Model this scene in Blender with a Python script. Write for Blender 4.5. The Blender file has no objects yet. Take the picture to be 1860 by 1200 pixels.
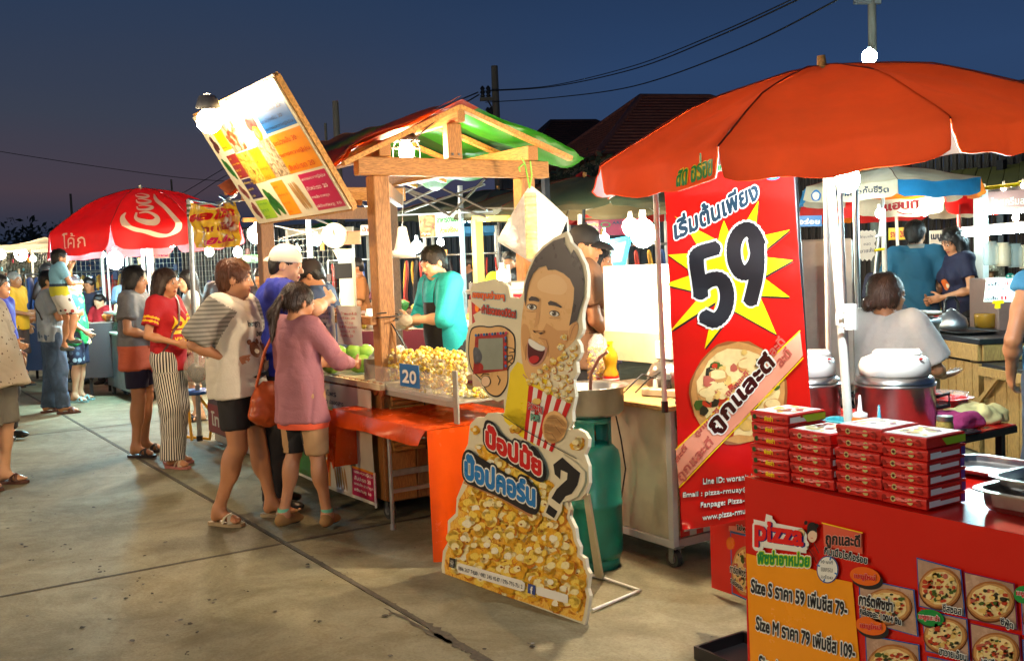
import bpy,bmesh,math,random
import numpy as np
from mathutils import Vector,Matrix
from mathutils.geometry import tessellate_polygon
random.seed(7); rng = np.random.default_rng(7)
R = math.radians
SC = bpy.context.scene
COL = SC.collection
# ------------------------------------------------------------------ camera
FPX,CXP,CYP,CAMH = 1850.,930.,600.,1.5
_yaw,_pit,_rol = R(147),R(-3.7),R(2.2)
_f = np.array([math.cos(_yaw)*math.cos(_pit),math.sin(_yaw)*math.cos(_pit),math.sin(_pit)])
_r0 = np.array([math.sin(_yaw),-math.cos(_yaw),0.]); _u0 = np.cross(_r0,_f)
_r = _r0*math.cos(_rol) - _u0*math.sin(_rol); _u = _u0*math.cos(_rol) + _r0*math.sin(_rol)
CAM = np.array([0,0,CAMH])
cam = bpy.data.cameras.new('camera'); camo = bpy.data.objects.new('camera',cam); COL.objects.link(camo)
cam.sensor_width = 36; cam.lens = 36*FPX/1860; cam.clip_start = .05; cam.clip_end = 600
camo.matrix_world = Matrix(((_r[0],_u[0],-_f[0],0),(_r[1],_u[1],-_f[1],0),(_r[2],_u[2],-_f[2],CAMH),(0,0,0,1)))
SC.camera = camo
# ------------------------------------------------------------------ dusk sky
W = bpy.data.worlds.new('World'); SC.world = W; W.use_nodes = True
nt = W.node_tree; N = nt.nodes; L = nt.links
bg = N['Background']; bg.inputs[1].default_value = 1.4
tc = N.new('ShaderNodeTexCoord'); sep = N.new('ShaderNodeSeparateXYZ'); L.new(tc.outputs['Generated'],sep.inputs[0])
nz = N.new('ShaderNodeTexNoise'); nz.inputs['Scale'].default_value = 2.2; nz.inputs['Detail'].default_value = 3
mp = N.new('ShaderNodeMapping'); mp.inputs['Scale'].default_value = (1,1,6); L.new(tc.outputs['Generated'],mp.inputs[0]); L.new(mp.outputs[0],nz.inputs['Vector'])
ad = N.new('ShaderNodeMath'); ad.operation = 'MULTIPLY_ADD'; L.new(nz.outputs['Fac'],ad.inputs[0]); ad.inputs[1].default_value = .05; L.new(sep.outputs['Z'],ad.inputs[2])
def ramp(stops):
 r = N.new('ShaderNodeValToRGB'); e = r.color_ramp.elements
 while len(e) < len(stops): e.new(.5)
 for k,(p,c) in enumerate(stops): e[k].position = p; e[k].color = (*c,1)
 L.new(ad.outputs[0],r.inputs[0]); return r
ra = ramp([(0,(.010,.018,.034)),(.065,(.013,.022,.042)),(.105,(.048,.034,.046)),(.17,(.030,.036,.056)),(.30,(.013,.029,.066)),(1,(.007,.014,.036))])
rb = ramp([(0,(.014,.026,.056)),(.1,(.018,.038,.088)),(.20,(.017,.039,.096)),(.33,(.010,.023,.058)),(1,(.006,.012,.032))])
mx = N.new('ShaderNodeMix'); mx.data_type = 'RGBA'
dt = N.new('ShaderNodeVectorMath'); dt.operation = 'DOT_PRODUCT'; L.new(tc.outputs['Generated'],dt.inputs[0]); dt.inputs[1].default_value = (-.9945,.1045,0)
mr = N.new('ShaderNodeMapRange'); mr.interpolation_type = 'SMOOTHSTEP'; mr.inputs[1].default_value = .80; mr.inputs[2].default_value = .985; L.new(dt.outputs['Value'],mr.inputs[0])
L.new(mr.outputs[0],mx.inputs[0]); L.new(rb.outputs[0],mx.inputs[6]); L.new(ra.outputs[0],mx.inputs[7]); L.new(mx.outputs[2],bg.inputs[0])
vs = SC.view_settings; vs.view_transform = 'Standard'; vs.look = 'None'; vs.exposure = 0; vs.gamma = 1; vs.use_curve_mapping = False
cy = SC.cycles; cy.use_denoising = True; cy.max_bounces = 5; cy.diffuse_bounces = 3; cy.glossy_bounces = 3; cy.transmission_bounces = 4; cy.transparent_max_bounces = 10
cy.caustics_reflective = False; cy.caustics_refractive = False; cy.sample_clamp_indirect = 4
try: cy.use_light_tree = True
except Exception: pass

# ------------------------------------------------------------------ helpers: picking real places
def V(*a): return np.array(a,float)
def ray(px,py): return _f + _r*((px-CXP)/FPX) - _u*((py-CYP)/FPX)
def G(px,py,z=0.):
 d = ray(px,py); return CAM + d*((z-CAMH)/d[2])
def PY(px,py,Y):
 d = ray(px,py); return CAM + d*(Y/d[1])
def PX(px,py,X):
 d = ray(px,py); return CAM + d*(X/d[0])
def D(px,py,dep): return CAM + ray(px,py)*dep
def S(r,g,b,k=1.):
 f = lambda c: (c/255/12.92 if c/255 <= .04045 else ((c/255+.055)/1.055)**2.4)*k
 return (f(r),f(g),f(b))
# ------------------------------------------------------------------ materials
MATS = {}
def mat(name,col=(.5,.5,.5),rough=.6,metal=0.,var=.12,scale=8.,bump=0.,bscale=60.,emit=0.,ecol=None,trans=0.,stretch=None,spec=.5,dirt=0.,sss=0.):
 if name in MATS: return MATS[name]
 m = bpy.data.materials.new(name); m.use_nodes = True; t = m.node_tree; n = t.nodes; l = t.links
 b = n['Principled BSDF']; b.inputs['Roughness'].default_value = rough; b.inputs['Metallic'].default_value = metal
 b.inputs['Specular IOR Level'].default_value = spec
 b.inputs['Base Color'].default_value = (*col,1)
 tcn = n.new('ShaderNodeTexCoord'); vec = tcn.outputs['Object']
 if stretch:
  mpn = n.new('ShaderNodeMapping'); mpn.inputs['Scale'].default_value = stretch; l.new(vec,mpn.inputs[0]); vec = mpn.outputs[0]
 if var > 0:
  z = n.new('ShaderNodeTexNoise'); z.inputs['Scale'].default_value = scale; z.inputs['Detail'].default_value = 6; z.inputs['Roughness'].default_value = .65; l.new(vec,z.inputs['Vector'])
  c = n.new('ShaderNodeValToRGB'); c.color_ramp.elements[0].position = .25; c.color_ramp.elements[1].position = .75
  c.color_ramp.elements[0].color = tuple(max(0,x*(1-var*1.6)) for x in col)+(1,); c.color_ramp.elements[1].color = tuple(min(1,x*(1+var)) for x in col)+(1,)
  l.new(z.outputs['Fac'],c.inputs[0]); out = c.outputs[0]
  if dirt > 0:
   z2 = n.new('ShaderNodeTexNoise'); z2.inputs['Scale'].default_value = scale*.35+1.5; z2.inputs['Detail'].default_value = 8; l.new(vec,z2.inputs['Vector'])
   c2 = n.new('ShaderNodeValToRGB'); c2.color_ramp.elements[0].position = .48; c2.color_ramp.elements[1].position = .64
   c2.color_ramp.elements[0].color = (0,0,0,1); c2.color_ramp.elements[1].color = (dirt,dirt,dirt,1); l.new(z2.outputs['Fac'],c2.inputs[0])
   mxn = n.new('ShaderNodeMix'); mxn.data_type = 'RGBA'; l.new(c2.outputs[0],mxn.inputs[0]); l.new(out,mxn.inputs[6]); mxn.inputs[7].default_value = (col[0]*.35+.01,col[1]*.3+.01,col[2]*.25+.008,1); out = mxn.outputs[2]
  l.new(out,b.inputs['Base Color'])
  rr = n.new('ShaderNodeMapRange'); rr.inputs[3].default_value = max(0,rough-.08); rr.inputs[4].default_value = min(1,rough+.1); l.new(z.outputs['Fac'],rr.inputs[0]); l.new(rr.outputs[0],b.inputs['Roughness'])
 if bump > 0:
  z3 = n.new('ShaderNodeTexNoise'); z3.inputs['Scale'].default_value = bscale; z3.inputs['Detail'].default_value = 4; l.new(vec,z3.inputs['Vector'])
  bn = n.new('ShaderNodeBump'); bn.inputs['Strength'].default_value = bump; bn.inputs['Distance'].default_value = .01; l.new(z3.outputs['Fac'],bn.inputs['Height']); l.new(bn.outputs[0],b.inputs['Normal'])
 if emit > 0:
  b.inputs['Emission Color'].default_value = (*(ecol or col),1); b.inputs['Emission Strength'].default_value = emit
 if trans > 0: b.inputs['Transmission Weight'].default_value = trans
 if sss > 0: b.inputs['Subsurface Weight'].default_value = sss; b.inputs['Subsurface Radius'].default_value = (.02,.008,.004); b.inputs['Subsurface Scale'].default_value = .3
 m.diffuse_color = (*col,1); MATS[name] = m; return m
def clear(name,col,op=.3,rough=.1,wrinkle=0.):
 if name in MATS: return MATS[name]
 m = bpy.data.materials.new(name); m.use_nodes = True; t = m.node_tree; n = t.nodes; l = t.links
 b = n['Principled BSDF']; b.inputs['Base Color'].default_value = (*col,1); b.inputs['Roughness'].default_value = rough
 tr = n.new('ShaderNodeBsdfTransparent'); mixn = n.new('ShaderNodeMixShader'); z = n.new('ShaderNodeTexNoise'); z.inputs['Scale'].default_value = 14; z.inputs['Detail'].default_value = 5; z.inputs['Distortion'].default_value = 1.5
 tcn = n.new('ShaderNodeTexCoord'); l.new(tcn.outputs['Object'],z.inputs['Vector'])
 mrn = n.new('ShaderNodeMapRange'); mrn.inputs[1].default_value = .3; mrn.inputs[2].default_value = .7; mrn.inputs[3].default_value = max(0,op-wrinkle); mrn.inputs[4].default_value = min(1,op+wrinkle); l.new(z.outputs['Fac'],mrn.inputs[0])
 l.new(mrn.outputs[0],mixn.inputs[0]); l.new(tr.outputs[0],mixn.inputs[1]); l.new(b.outputs[0],mixn.inputs[2]); l.new(mixn.outputs[0],n['Material Output'].inputs[0])
 if wrinkle:
  bn = n.new('ShaderNodeBump'); bn.inputs['Strength'].default_value = .8; bn.inputs['Distance'].default_value = .02; l.new(z.outputs['Fac'],bn.inputs['Height']); l.new(bn.outputs[0],b.inputs['Normal'])
 MATS[name] = m; return m
def cloth2(name,col,thin=.35,rough=.6,var=.1):
 if name in MATS: return MATS[name]
 m = mat(name,col,rough,var=var,scale=5,bump=.5,bscale=7,dirt=.45); n = m.node_tree.nodes; l = m.node_tree.links
 b = n['Principled BSDF']; tl = n.new('ShaderNodeBsdfTranslucent'); mixn = n.new('ShaderNodeMixShader'); mixn.inputs[0].default_value = thin
 tl.inputs[0].default_value = (*col,1); l.new(b.outputs[0],mixn.inputs[1]); l.new(tl.outputs[0],mixn.inputs[2]); l.new(mixn.outputs[0],n['Material Output'].inputs[0]); return m
def wood(name,col,sc=(1,1,1),k=1.):
 if name in MATS: return MATS[name]
 m = mat(name,col,.55,var=.0,bump=.15,bscale=30,stretch=sc); n = m.node_tree.nodes; l = m.node_tree.links; b = n['Principled BSDF']
 tcn = n.new('ShaderNodeTexCoord'); mpn = n.new('ShaderNodeMapping'); mpn.inputs['Scale'].default_value = sc; l.new(tcn.outputs['Object'],mpn.inputs[0])
 z = n.new('ShaderNodeTexNoise'); z.inputs['Scale'].default_value = 22; z.inputs['Detail'].default_value = 8; z.inputs['Distortion'].default_value = .6; l.new(mpn.outputs[0],z.inputs['Vector'])
 c = n.new('ShaderNodeValToRGB'); e = c.color_ramp.elements; e[0].position = .3; e[1].position = .7
 e[0].color = (*(x*.45 for x in col),1); e[1].color = (*(min(1,x*1.15*k) for x in col),1); l.new(z.outputs['Fac'],c.inputs[0]); l.new(c.outputs[0],b.inputs['Base Color']); return m
def blotch(name,cols,scale=30.,rough=.35):
 if name in MATS: return MATS[name]
 m = bpy.data.materials.new(name); m.use_nodes = True; n = m.node_tree.nodes; l = m.node_tree.links; b = n['Principled BSDF']; b.inputs['Roughness'].default_value = rough
 tcn = n.new('ShaderNodeTexCoord'); z = n.new('ShaderNodeTexNoise'); z.inputs['Scale'].default_value = scale; z.inputs['Detail'].default_value = 5; z.inputs['Distortion'].default_value = .8; l.new(tcn.outputs['Object'],z.inputs['Vector'])
 c = n.new('ShaderNodeValToRGB'); e = c.color_ramp.elements
 while len(e) < len(cols): e.new(.5)
 for k,q in enumerate(cols): e[k].position = .3+.42*k/(len(cols)-1); e[k].color = (*q,1)
 l.new(z.outputs['Fac'],c.inputs[0]); l.new(c.outputs[0],b.inputs['Base Color']); MATS[name] = m; return m
# ------------------------------------------------------------------ objects
ROOT = {}
def thing(name,label,cat,loc=(0,0,0),rz=0.,group=None):
 o = bpy.data.objects.new(name,None); COL.objects.link(o); o.empty_display_size = .1
 o.location = tuple(float(x) for x in loc); o.rotation_euler = (0,0,rz); o['label'] = label; o['category'] = cat
 if group: o['group'] = group
 ROOT[o.name] = Matrix.Translation(Vector(tuple(float(x) for x in loc))) @ Matrix.Rotation(rz,4,'Z')
 return o
def tag(o,label,cat,group=None):
 o['label'] = label; o['category'] = cat
 if group: o['group'] = group
 return o
def rootmat(o):
 while o.parent: o = o.parent
 return ROOT.get(o.name,Matrix.Identity(4))
class MB:
 """collects shapes in world (or, with local=True, thing) coordinates; build() links ONE mesh object"""
 def __init__(s): s.v = []; s.f = []; s.mi = []; s.sm = []; s.cm = 0
 def add(s,vs,fs,smooth=False):
  b = len(s.v); s.v += [tuple(map(float,p)) for p in vs]; s.f += [tuple(b+i for i in f) for f in fs]; s.mi += [s.cm]*len(fs); s.sm += [smooth]*len(fs); return s
 def box(s,lo,hi,bev=0.):
  lo = [min(a,b) for a,b in zip(lo,hi)],[max(a,b) for a,b in zip(lo,hi)]; lo,hi = lo
  return s.obox(((V(*lo)+V(*hi))/2),(V(*hi)-V(*lo)),np.eye(3),bev)
 def obox(s,c,size,M,bev=0.):
  h = np.array(size)/2; c = np.array(c); vs = []
  if bev <= 0:
   for x in (-1,1):
    for y in (-1,1):
     for z in (-1,1): vs.append(c + M @ (V(x,y,z)*h))
   return s.add(vs,[(0,1,3,2),(4,6,7,5),(0,4,5,1),(2,3,7,6),(0,2,6,4),(1,5,7,3)])
  bm = bmesh.new(); bmesh.ops.create_cube(bm,size=1)
  bmesh.ops.scale(bm,vec=Vector(size),verts=bm.verts); bmesh.ops.bevel(bm,geom=bm.edges,offset=bev,segments=1,affect='EDGES',clamp_overlap=True)
  bm.verts.index_update(); vs = [c + M @ np.array(v.co) for v in bm.verts]; fs = [tuple(v.index for v in f.verts) for f in bm.faces]; bm.free(); return s.add(vs,fs)
 def bar(s,a,b,w,h=None,up=(0,0,1),bev=0.):
  a = np.array(a,float); b = np.array(b,float); h = w if h is None else h; d = b-a; Ln = np.linalg.norm(d); d /= Ln
  up = np.array(up,float)
  if abs(d@up) > .98: up = V(0,1,0)
  x = np.cross(d,up); x /= np.linalg.norm(x); y = np.cross(x,d)
  return s.obox((a+b)/2,(w,Ln,h),np.column_stack((x,d,y)),bev)
 def cyl(s,a,b,r,r2=None,n=12,caps=True):
  a = np.array(a,float); b = np.array(b,float); r2 = r if r2 is None else r2; d = b-a; d /= np.linalg.norm(d)
  q = V(1,0,0) if abs(d[0]) < .8 else V(0,1,0); x = np.cross(d,q); x /= np.linalg.norm(x); y = np.cross(d,x)
  vs = []
  for p,rr in ((a,r),(b,r2)):
   for k in range(n): t = 2*math.pi*k/n; vs.append(p + rr*(x*math.cos(t)+y*math.sin(t)))
  s.add(vs,[(k,(k+1) % n,n+(k+1) % n,n+k) for k in range(n)],True)
  if caps: s.add(vs,[tuple(range(n))[::-1],tuple(range(n,2*n))])
  return s
 def tube(s,pts,r,n=8,caps=True):
  pts = [np.array(p,float) for p in pts]; m = len(pts); vs = []; rr = r if hasattr(r,'__len__') else [r]*m
  d0 = pts[1]-pts[0]; q = V(0,0,1) if abs(d0[2]) < .9*np.linalg.norm(d0) else V(1,0,0)
  for i,p in enumerate(pts):
   d = pts[min(i+1,m-1)]-pts[max(i-1,0)]; d = d/(np.linalg.norm(d)+1e-9); x = q-d*(q@d); x /= np.linalg.norm(x)+1e-9; q = x; y = np.cross(d,x)
   for k in range(n): t = 2*math.pi*k/n; vs.append(p+rr[i]*(x*math.cos(t)+y*math.sin(t)))
  fs = [(i*n+k,i*n+(k+1) % n,(i+1)*n+(k+1) % n,(i+1)*n+k) for i in range(m-1) for k in range(n)]
  s.add(vs,fs,True)
  if caps: s.add(vs,[tuple(range(n))[::-1],tuple(range((m-1)*n,m*n))])
  return s
 def lathe(s,c,prof,n=24,sx=1.,sy=1.,a0=0.,a1=2*math.pi,tilt=None):
  c = np.array(c,float); vs = []; full = abs(a1-a0-2*math.pi) < 1e-6; nn = n if full else n+1
  for (r,z) in prof:
   for k in range(nn):
    t = a0+(a1-a0)*k/n; p = V(r*math.cos(t)*sx,r*math.sin(t)*sy,z)
    if tilt is not None: p = tilt @ p
    vs.append(c+p)
  fs = []
  for i in range(len(prof)-1):
   for k in range(n):
    k2 = (k+1) % nn; fs.append((i*nn+k,i*nn+k2,(i+1)*nn+k2,(i+1)*nn+k))
  return s.add(vs,fs,True)
 def ell(s,c,r,n=12,m=8,M=None):
  if not hasattr(r,'__len__'): r = (r,r,r)
  M = np.eye(3) if M is None else M; c = np.array(c,float); vs = [c+M@V(0,0,-r[2])]
  for i in range(1,m):
   ph = -math.pi/2+math.pi*i/m
   for k in range(n): t = 2*math.pi*k/n; vs.append(c+M@V(r[0]*math.cos(ph)*math.cos(t),r[1]*math.cos(ph)*math.sin(t),r[2]*math.sin(ph)))
  vs.append(c+M@V(0,0,r[2])); top = len(vs)-1
  fs = [(0,1+(k+1) % n,1+k) for k in range(n)]+[(top,1+(m-2)*n+k,1+(m-2)*n+(k+1) % n) for k in range(n)]
  for i in range(m-2):
   for k in range(n): a = 1+i*n+k; b = 1+i*n+(k+1) % n; fs.append((a,b,b+n,a+n))
  return s.add(vs,fs,True)
 def grid(s,fn,nu,nv,smooth=True):
  vs = [fn(i/nu,j/nv) for j in range(nv+1) for i in range(nu+1)]
  return s.add(vs,[(j*(nu+1)+i,j*(nu+1)+i+1,(j+1)*(nu+1)+i+1,(j+1)*(nu+1)+i) for j in range(nv) for i in range(nu)],smooth)
 def prism(s,pts,vec):
  n = len(pts); vec = np.array(vec,float); P = [np.array(p,float) for p in pts]; vs = P+[p+vec for p in P]
  tri = tessellate_polygon([[Vector(p) for p in P]])
  fs = [tuple(t) for t in tri]+[tuple(n+i for i in t[::-1]) for t in tri]+[(i,i+n,(i+1) % n+n,(i+1) % n) for i in range(n)]
  return s.add(vs,fs)
 def build(s,name,m,parent=None,local=False,kind=None,solid=0.,label=None):
  me = bpy.data.meshes.new(name); vs = s.v
  if parent is not None and not local:
   iv = rootmat(parent).inverted(); A = np.array(iv); P = np.array(vs)@A[:3,:3].T+A[:3,3]; vs = P.tolist()
  me.from_pydata(vs,[],s.f); ms = m if isinstance(m,(list,tuple)) else [m]
  for q in ms: me.materials.append(q)
  me.polygons.foreach_set('material_index',s.mi); me.polygons.foreach_set('use_smooth',s.sm); me.validate(); me.update()
  bm = bmesh.new(); bm.from_mesh(me)
  bmesh.ops.recalc_face_normals(bm,faces=bm.faces); bm.to_mesh(me); bm.free()
  o = bpy.data.objects.new(name,me); COL.objects.link(o)
  if parent is not None: o.parent = parent
  if kind: o['kind'] = kind
  if label: o['label'] = label
  if solid: md = o.modifiers.new('thickness','SOLIDIFY'); md.thickness = solid
  return o
def copy_tree(o,parent=None):
 c = o.copy(); COL.objects.link(c)
 if parent is not None: c.parent = parent
 else: ROOT[c.name] = ROOT.get(o.name,Matrix.Identity(4))
 for ch in [x for x in bpy.data.objects if x.parent == o]: copy_tree(ch,c)
 return c
# ------------------------------------------------------------------ printing: flat art and lettering on a panel
_tcache = {}
def _outline(s):
 if s in _tcache: return _tcache[s]
 c = bpy.data.curves.new('lettering','FONT'); c.body = s; c.size = 1; c.resolution_u = 3; c.fill_mode = 'NONE'
 o = bpy.data.objects.new('lettering',c); COL.objects.link(o); dg = bpy.context.evaluated_depsgraph_get(); me = bpy.data.meshes.new_from_object(o.evaluated_get(dg))
 v = np.array([x.co[:2] for x in me.vertices]).reshape(-1,2); brk = [0]; E = {tuple(sorted(e.vertices)) for e in me.edges}
 for k in range(1,len(v)):
  if (k-1,k) not in E: brk.append(k)
 brk.append(len(v)); L_ = [v[a:b] for a,b in zip(brk[:-1],brk[1:]) if b-a > 2]
 bpy.data.objects.remove(o); bpy.data.curves.remove(c); bpy.data.meshes.remove(me); _tcache[s] = L_; return L_
def text_mesh(s,off=0.,shear=0.,res=36,cap=7):
 """strokes of a string thickened by off, filled by winding number on a fine grid and merged into strips"""
 key = (s,round(off,3),res,cap)
 if key in _tcache: return _tcache[key]
 L_ = _outline(s)
 if not L_: return np.zeros((0,2)),[]
 A = np.concatenate(L_); pad = off+.04; lo = A.min(0)-pad; hi = A.max(0)+pad; n = np.ceil((hi-lo)*res).astype(int)+1; W_ = np.zeros((n[1],n[0]+1))
 for P in L_:
  Q = (P-lo)*res-.5; B = np.roll(Q,-1,0)
  for (x0,y0),(x1,y1) in zip(Q,B):
   if y0 == y1: continue
   a,b = (y0,y1) if y0 < y1 else (y1,y0); r0,r1 = int(math.ceil(a)),int(math.ceil(b))
   if r1 <= r0: continue
   rr = np.arange(max(r0,0),min(r1,n[1])); xx = np.clip(np.ceil(x0+(rr-y0)*(x1-x0)/(y1-y0)).astype(int),0,n[0]); np.add.at(W_,(rr,xx),1 if y1 > y0 else -1)
 M = np.abs(np.cumsum(W_,1)[:,:n[0]]) > .5; rad = off*res
 if rad > .4:
  D_ = M.copy(); k = int(rad+.5)
  for dy in range(-k,k+1):
   w = int(math.sqrt(max(0,(rad+.35)**2-dy*dy))); S_ = np.zeros_like(M); y0,y1 = max(0,dy),min(n[1],n[1]+dy); S_[y0:y1] = M[y0-dy:y1-dy]
   cs_ = np.cumsum(np.pad(S_.astype(np.int32),((0,0),(w+1,w))),1); D_ |= (cs_[:,2*w+1:]-cs_[:,:-2*w-1]) > 0
  M = D_
 vs,fs,act = [],[],{}
 for y in range(n[1]+1):
  runs = []
  if y < n[1]:
   d = np.diff(np.concatenate(([0],M[y].astype(np.int8),[0]))); runs = [(q,min(q+cap,b)) for a,b in zip(np.where(d == 1)[0],np.where(d == -1)[0]) for q in range(a,b,cap)]
  new = {}
  for r in runs: new[r] = act.pop(r) if r in act and y-act[r] < cap else y
  for (a,b),y0 in act.items(): k = len(vs); vs += [(a,y0),(b,y0),(b,y),(a,y)]; fs.append((k,k+1,k+2,k+3))
  act = new
 v = np.array(vs,float).reshape(-1,2)/res+lo; _tcache[key] = (v,fs); return v,fs
class Panel:
 """a flat (or gently waving) printed panel in the world; art is traced onto it through pixel rays"""
 def __init__(s,O,U,Vv,warp=None):
  s.O = np.array(O,float); U = np.array(U,float); Vv = np.array(Vv,float)
  s.u = U/np.linalg.norm(U); Vv = Vv-s.u*(Vv@s.u); s.v = Vv/np.linalg.norm(Vv); s.n = np.cross(s.u,s.v)
  s.flip = 1.
  if s.n@(CAM-s.O) < 0: s.flip = -1.
  s.warp = warp; s.mb = MB(); s.mats = []; s.layer = 1
 def uv(s,px,py):
  d = ray(px,py); t = ((s.O-CAM)@s.n)/(d@s.n); p = CAM+d*t-s.O; return (p@s.u,p@s.v)
 def pt(s,u,v,w=0.):
  if s.warp: w = w+s.warp(u,v)
  return s.O+s.u*u+s.v*v+s.n*(w*s.flip)
 def _m(s,m):
  if m not in s.mats: s.mats.append(m)
  s.mb.cm = s.mats.index(m)
 def poly(s,pts,m,layer=None,px=True,w=None):
  if px: pts = [s.uv(*p) for p in pts]
  s._m(m); w = (s.layer if layer is None else layer)*.0009 if w is None else w
  if s.warp is None:
   tri = tessellate_polygon([[Vector((a,b,0)) for a,b in pts]]); s.mb.add([s.pt(a,b,w) for a,b in pts],[tuple(t) for t in tri])
  else:
   bm = bmesh.new(); vs = [bm.verts.new((a,b,0)) for a,b in pts]
   for t in tessellate_polygon([[Vector((a,b,0)) for a,b in pts]]):
    try: bm.faces.new([vs[i] for i in t])
    except ValueError: pass
   us = [p[0] for p in pts]; v_ = [p[1] for p in pts]; st = .06
   for ax,lo,hi in ((0,min(us),max(us)),(1,min(v_),max(v_))):
    k = math.ceil(lo/st)
    while k*st < hi:
     co = [0,0,0]; co[ax] = k*st; no = [0,0,0]; no[ax] = 1
     bmesh.ops.bisect_plane(bm,geom=bm.verts[:]+bm.edges[:]+bm.faces[:],plane_co=co,plane_no=no); k += 1
   bm.verts.index_update(); s.mb.add([s.pt(v.co.x,v.co.y,w) for v in bm.verts],[tuple(v.index for v in f.verts) for f in bm.faces],True); bm.free()
 def rect(s,a,b,m,layer=None): s.poly([a,(b[0],a[1]),b,(a[0],b[1])],m,layer)
 def disc(s,c,rx,ry,m,layer=None,n=20,wob=0.,px=True,rot=0.):
  pts = []
  for k in range(n):
   t = 2*math.pi*k/n; q = 1+wob*(random.random()-.5); x = rx*math.cos(t)*q; y = ry*math.sin(t)*q
   pts.append((c[0]+x*math.cos(rot)-y*math.sin(rot),c[1]+x*math.sin(rot)+y*math.cos(rot)))
  s.poly(pts,m,layer,px)
 def line(s,pts,wpx,m,layer=None,closed=False):
  P = [np.array(p,float) for p in pts]; n = len(P)
  rngk = range(n if closed else n-1)
  for k in rngk:
   a,b = P[k],P[(k+1) % n]; d = b-a; Ln = np.linalg.norm(d)
   if Ln < 1e-6: continue
   q = np.array([-d[1],d[0]])/Ln*wpx/2; e = d/Ln*wpx*.3; s.poly([tuple(a-e+q),tuple(b+e+q),tuple(b+e-q),tuple(a-e-q)],m,layer)
 def text(s,st,BL,BR,h,m,layer=None,off=0.0,outline=None,oo=.03,shear=0.,slant=None,outline2=None,oo2=.08):
  """ink box of the string mapped to the parallelogram with bottom edge BL-BR (photo px) and height h px along slant"""
  lay = s.layer if layer is None else layer
  rs = 16 if h < 9 else 24 if h < 15 else 36 if h < 24 else 52
  v0,f0 = text_mesh(st,off,0,rs,7 if s.warp else 999)
  if not len(v0): return
  lo,hi = v0.min(0),v0.max(0); BL = np.array(BL,float); BR = np.array(BR,float); d = BR-BL
  up = np.array(slant if slant is not None else (0.,-1.))*h
  for (ofx,mm,ly) in ((oo2,outline2,lay),(oo,outline,lay+1),(0,m,lay+2)):
   if mm is None: continue
   v,f = text_mesh(st,off+ofx,0,rs,7 if s.warp else 999) if ofx else (v0,f0)
   q = (v-lo)/(hi-lo); P = BL+q[:,:1]*d+q[:,1:]*up; s._m(mm); pts = [s.uv(*p) for p in P]; s.mb.add([s.pt(a,b,ly*.0009) for a,b in pts],f)
 def build(s,name,parent): return s.mb.build(name,s.mats,parent)
def smooth_poly(pts,it=2):
 P = [np.array(p,float) for p in pts]
 for _ in range(it):
  Q = []
  for i in range(len(P)):
   a,b = P[i],P[(i+1) % len(P)]; Q += [a*.75+b*.25,a*.25+b*.75]
  P = Q
 return [tuple(p) for p in P]
def lerp(a,b,t): return np.array(a)*(1-t)+np.array(b)*t
# common materials
m_white = mat('white_paint',S(225,225,215),.4,var=.06,dirt=.25)
m_whiteg = mat('white_gloss_plastic',S(235,235,228),.25,var=.03)
m_black = mat('black_paint',(.012,.012,.013),.4)
m_blackm = mat('dark_metal',(.03,.03,.033),.35,metal=.6)
m_steel = mat('stainless_steel',(.58,.57,.54),.3,metal=1,var=.08,scale=20)
m_alu = mat('aluminium_tube',(.5,.5,.5),.38,metal=.9,var=.12,scale=25)
m_galv = mat('galvanised_steel',(.32,.33,.33),.45,metal=.7,var=.2,scale=20)
m_orange = cloth2('orange_vinyl',S(240,85,15),.25,.25)
m_red = mat('red_print',S(200,22,15),.35,var=.06,scale=4)
m_cream = mat('cream_board',S(230,222,190),.3,var=.06)
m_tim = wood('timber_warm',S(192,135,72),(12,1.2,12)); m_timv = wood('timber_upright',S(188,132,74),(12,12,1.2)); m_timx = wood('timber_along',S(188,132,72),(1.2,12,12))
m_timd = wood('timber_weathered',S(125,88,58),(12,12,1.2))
m_lath = wood('pale_lath',S(225,165,85),(3,3,3))
m_wire = mat('black_cable',(.01,.01,.01),.5,var=0)
ink = mat('black_ink',(.012,.011,.014),.3,var=0); inkw = mat('white_ink',S(238,238,228),.3,var=.0)
inky = mat('yellow_ink',S(250,215,10),.3,var=.05); inkr = mat('red_ink',S(205,20,18),.3,var=.03); inkb = mat('blue_ink',S(20,110,190),.3,var=.03)
inko = mat('orange_ink',S(245,150,15),.3,var=.04); inkg = mat('green_ink',S(20,140,60),.3,var=.03); inkn = mat('navy_ink',S(25,45,80),.3,var=.03)
inkm = mat('magenta_ink',S(200,25,85),.3,var=.03); inklg = mat('lime_ink',S(160,205,40),.3,var=.03); inkpk = mat('salmon_ink',S(235,150,130),.35,var=.05)
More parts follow.
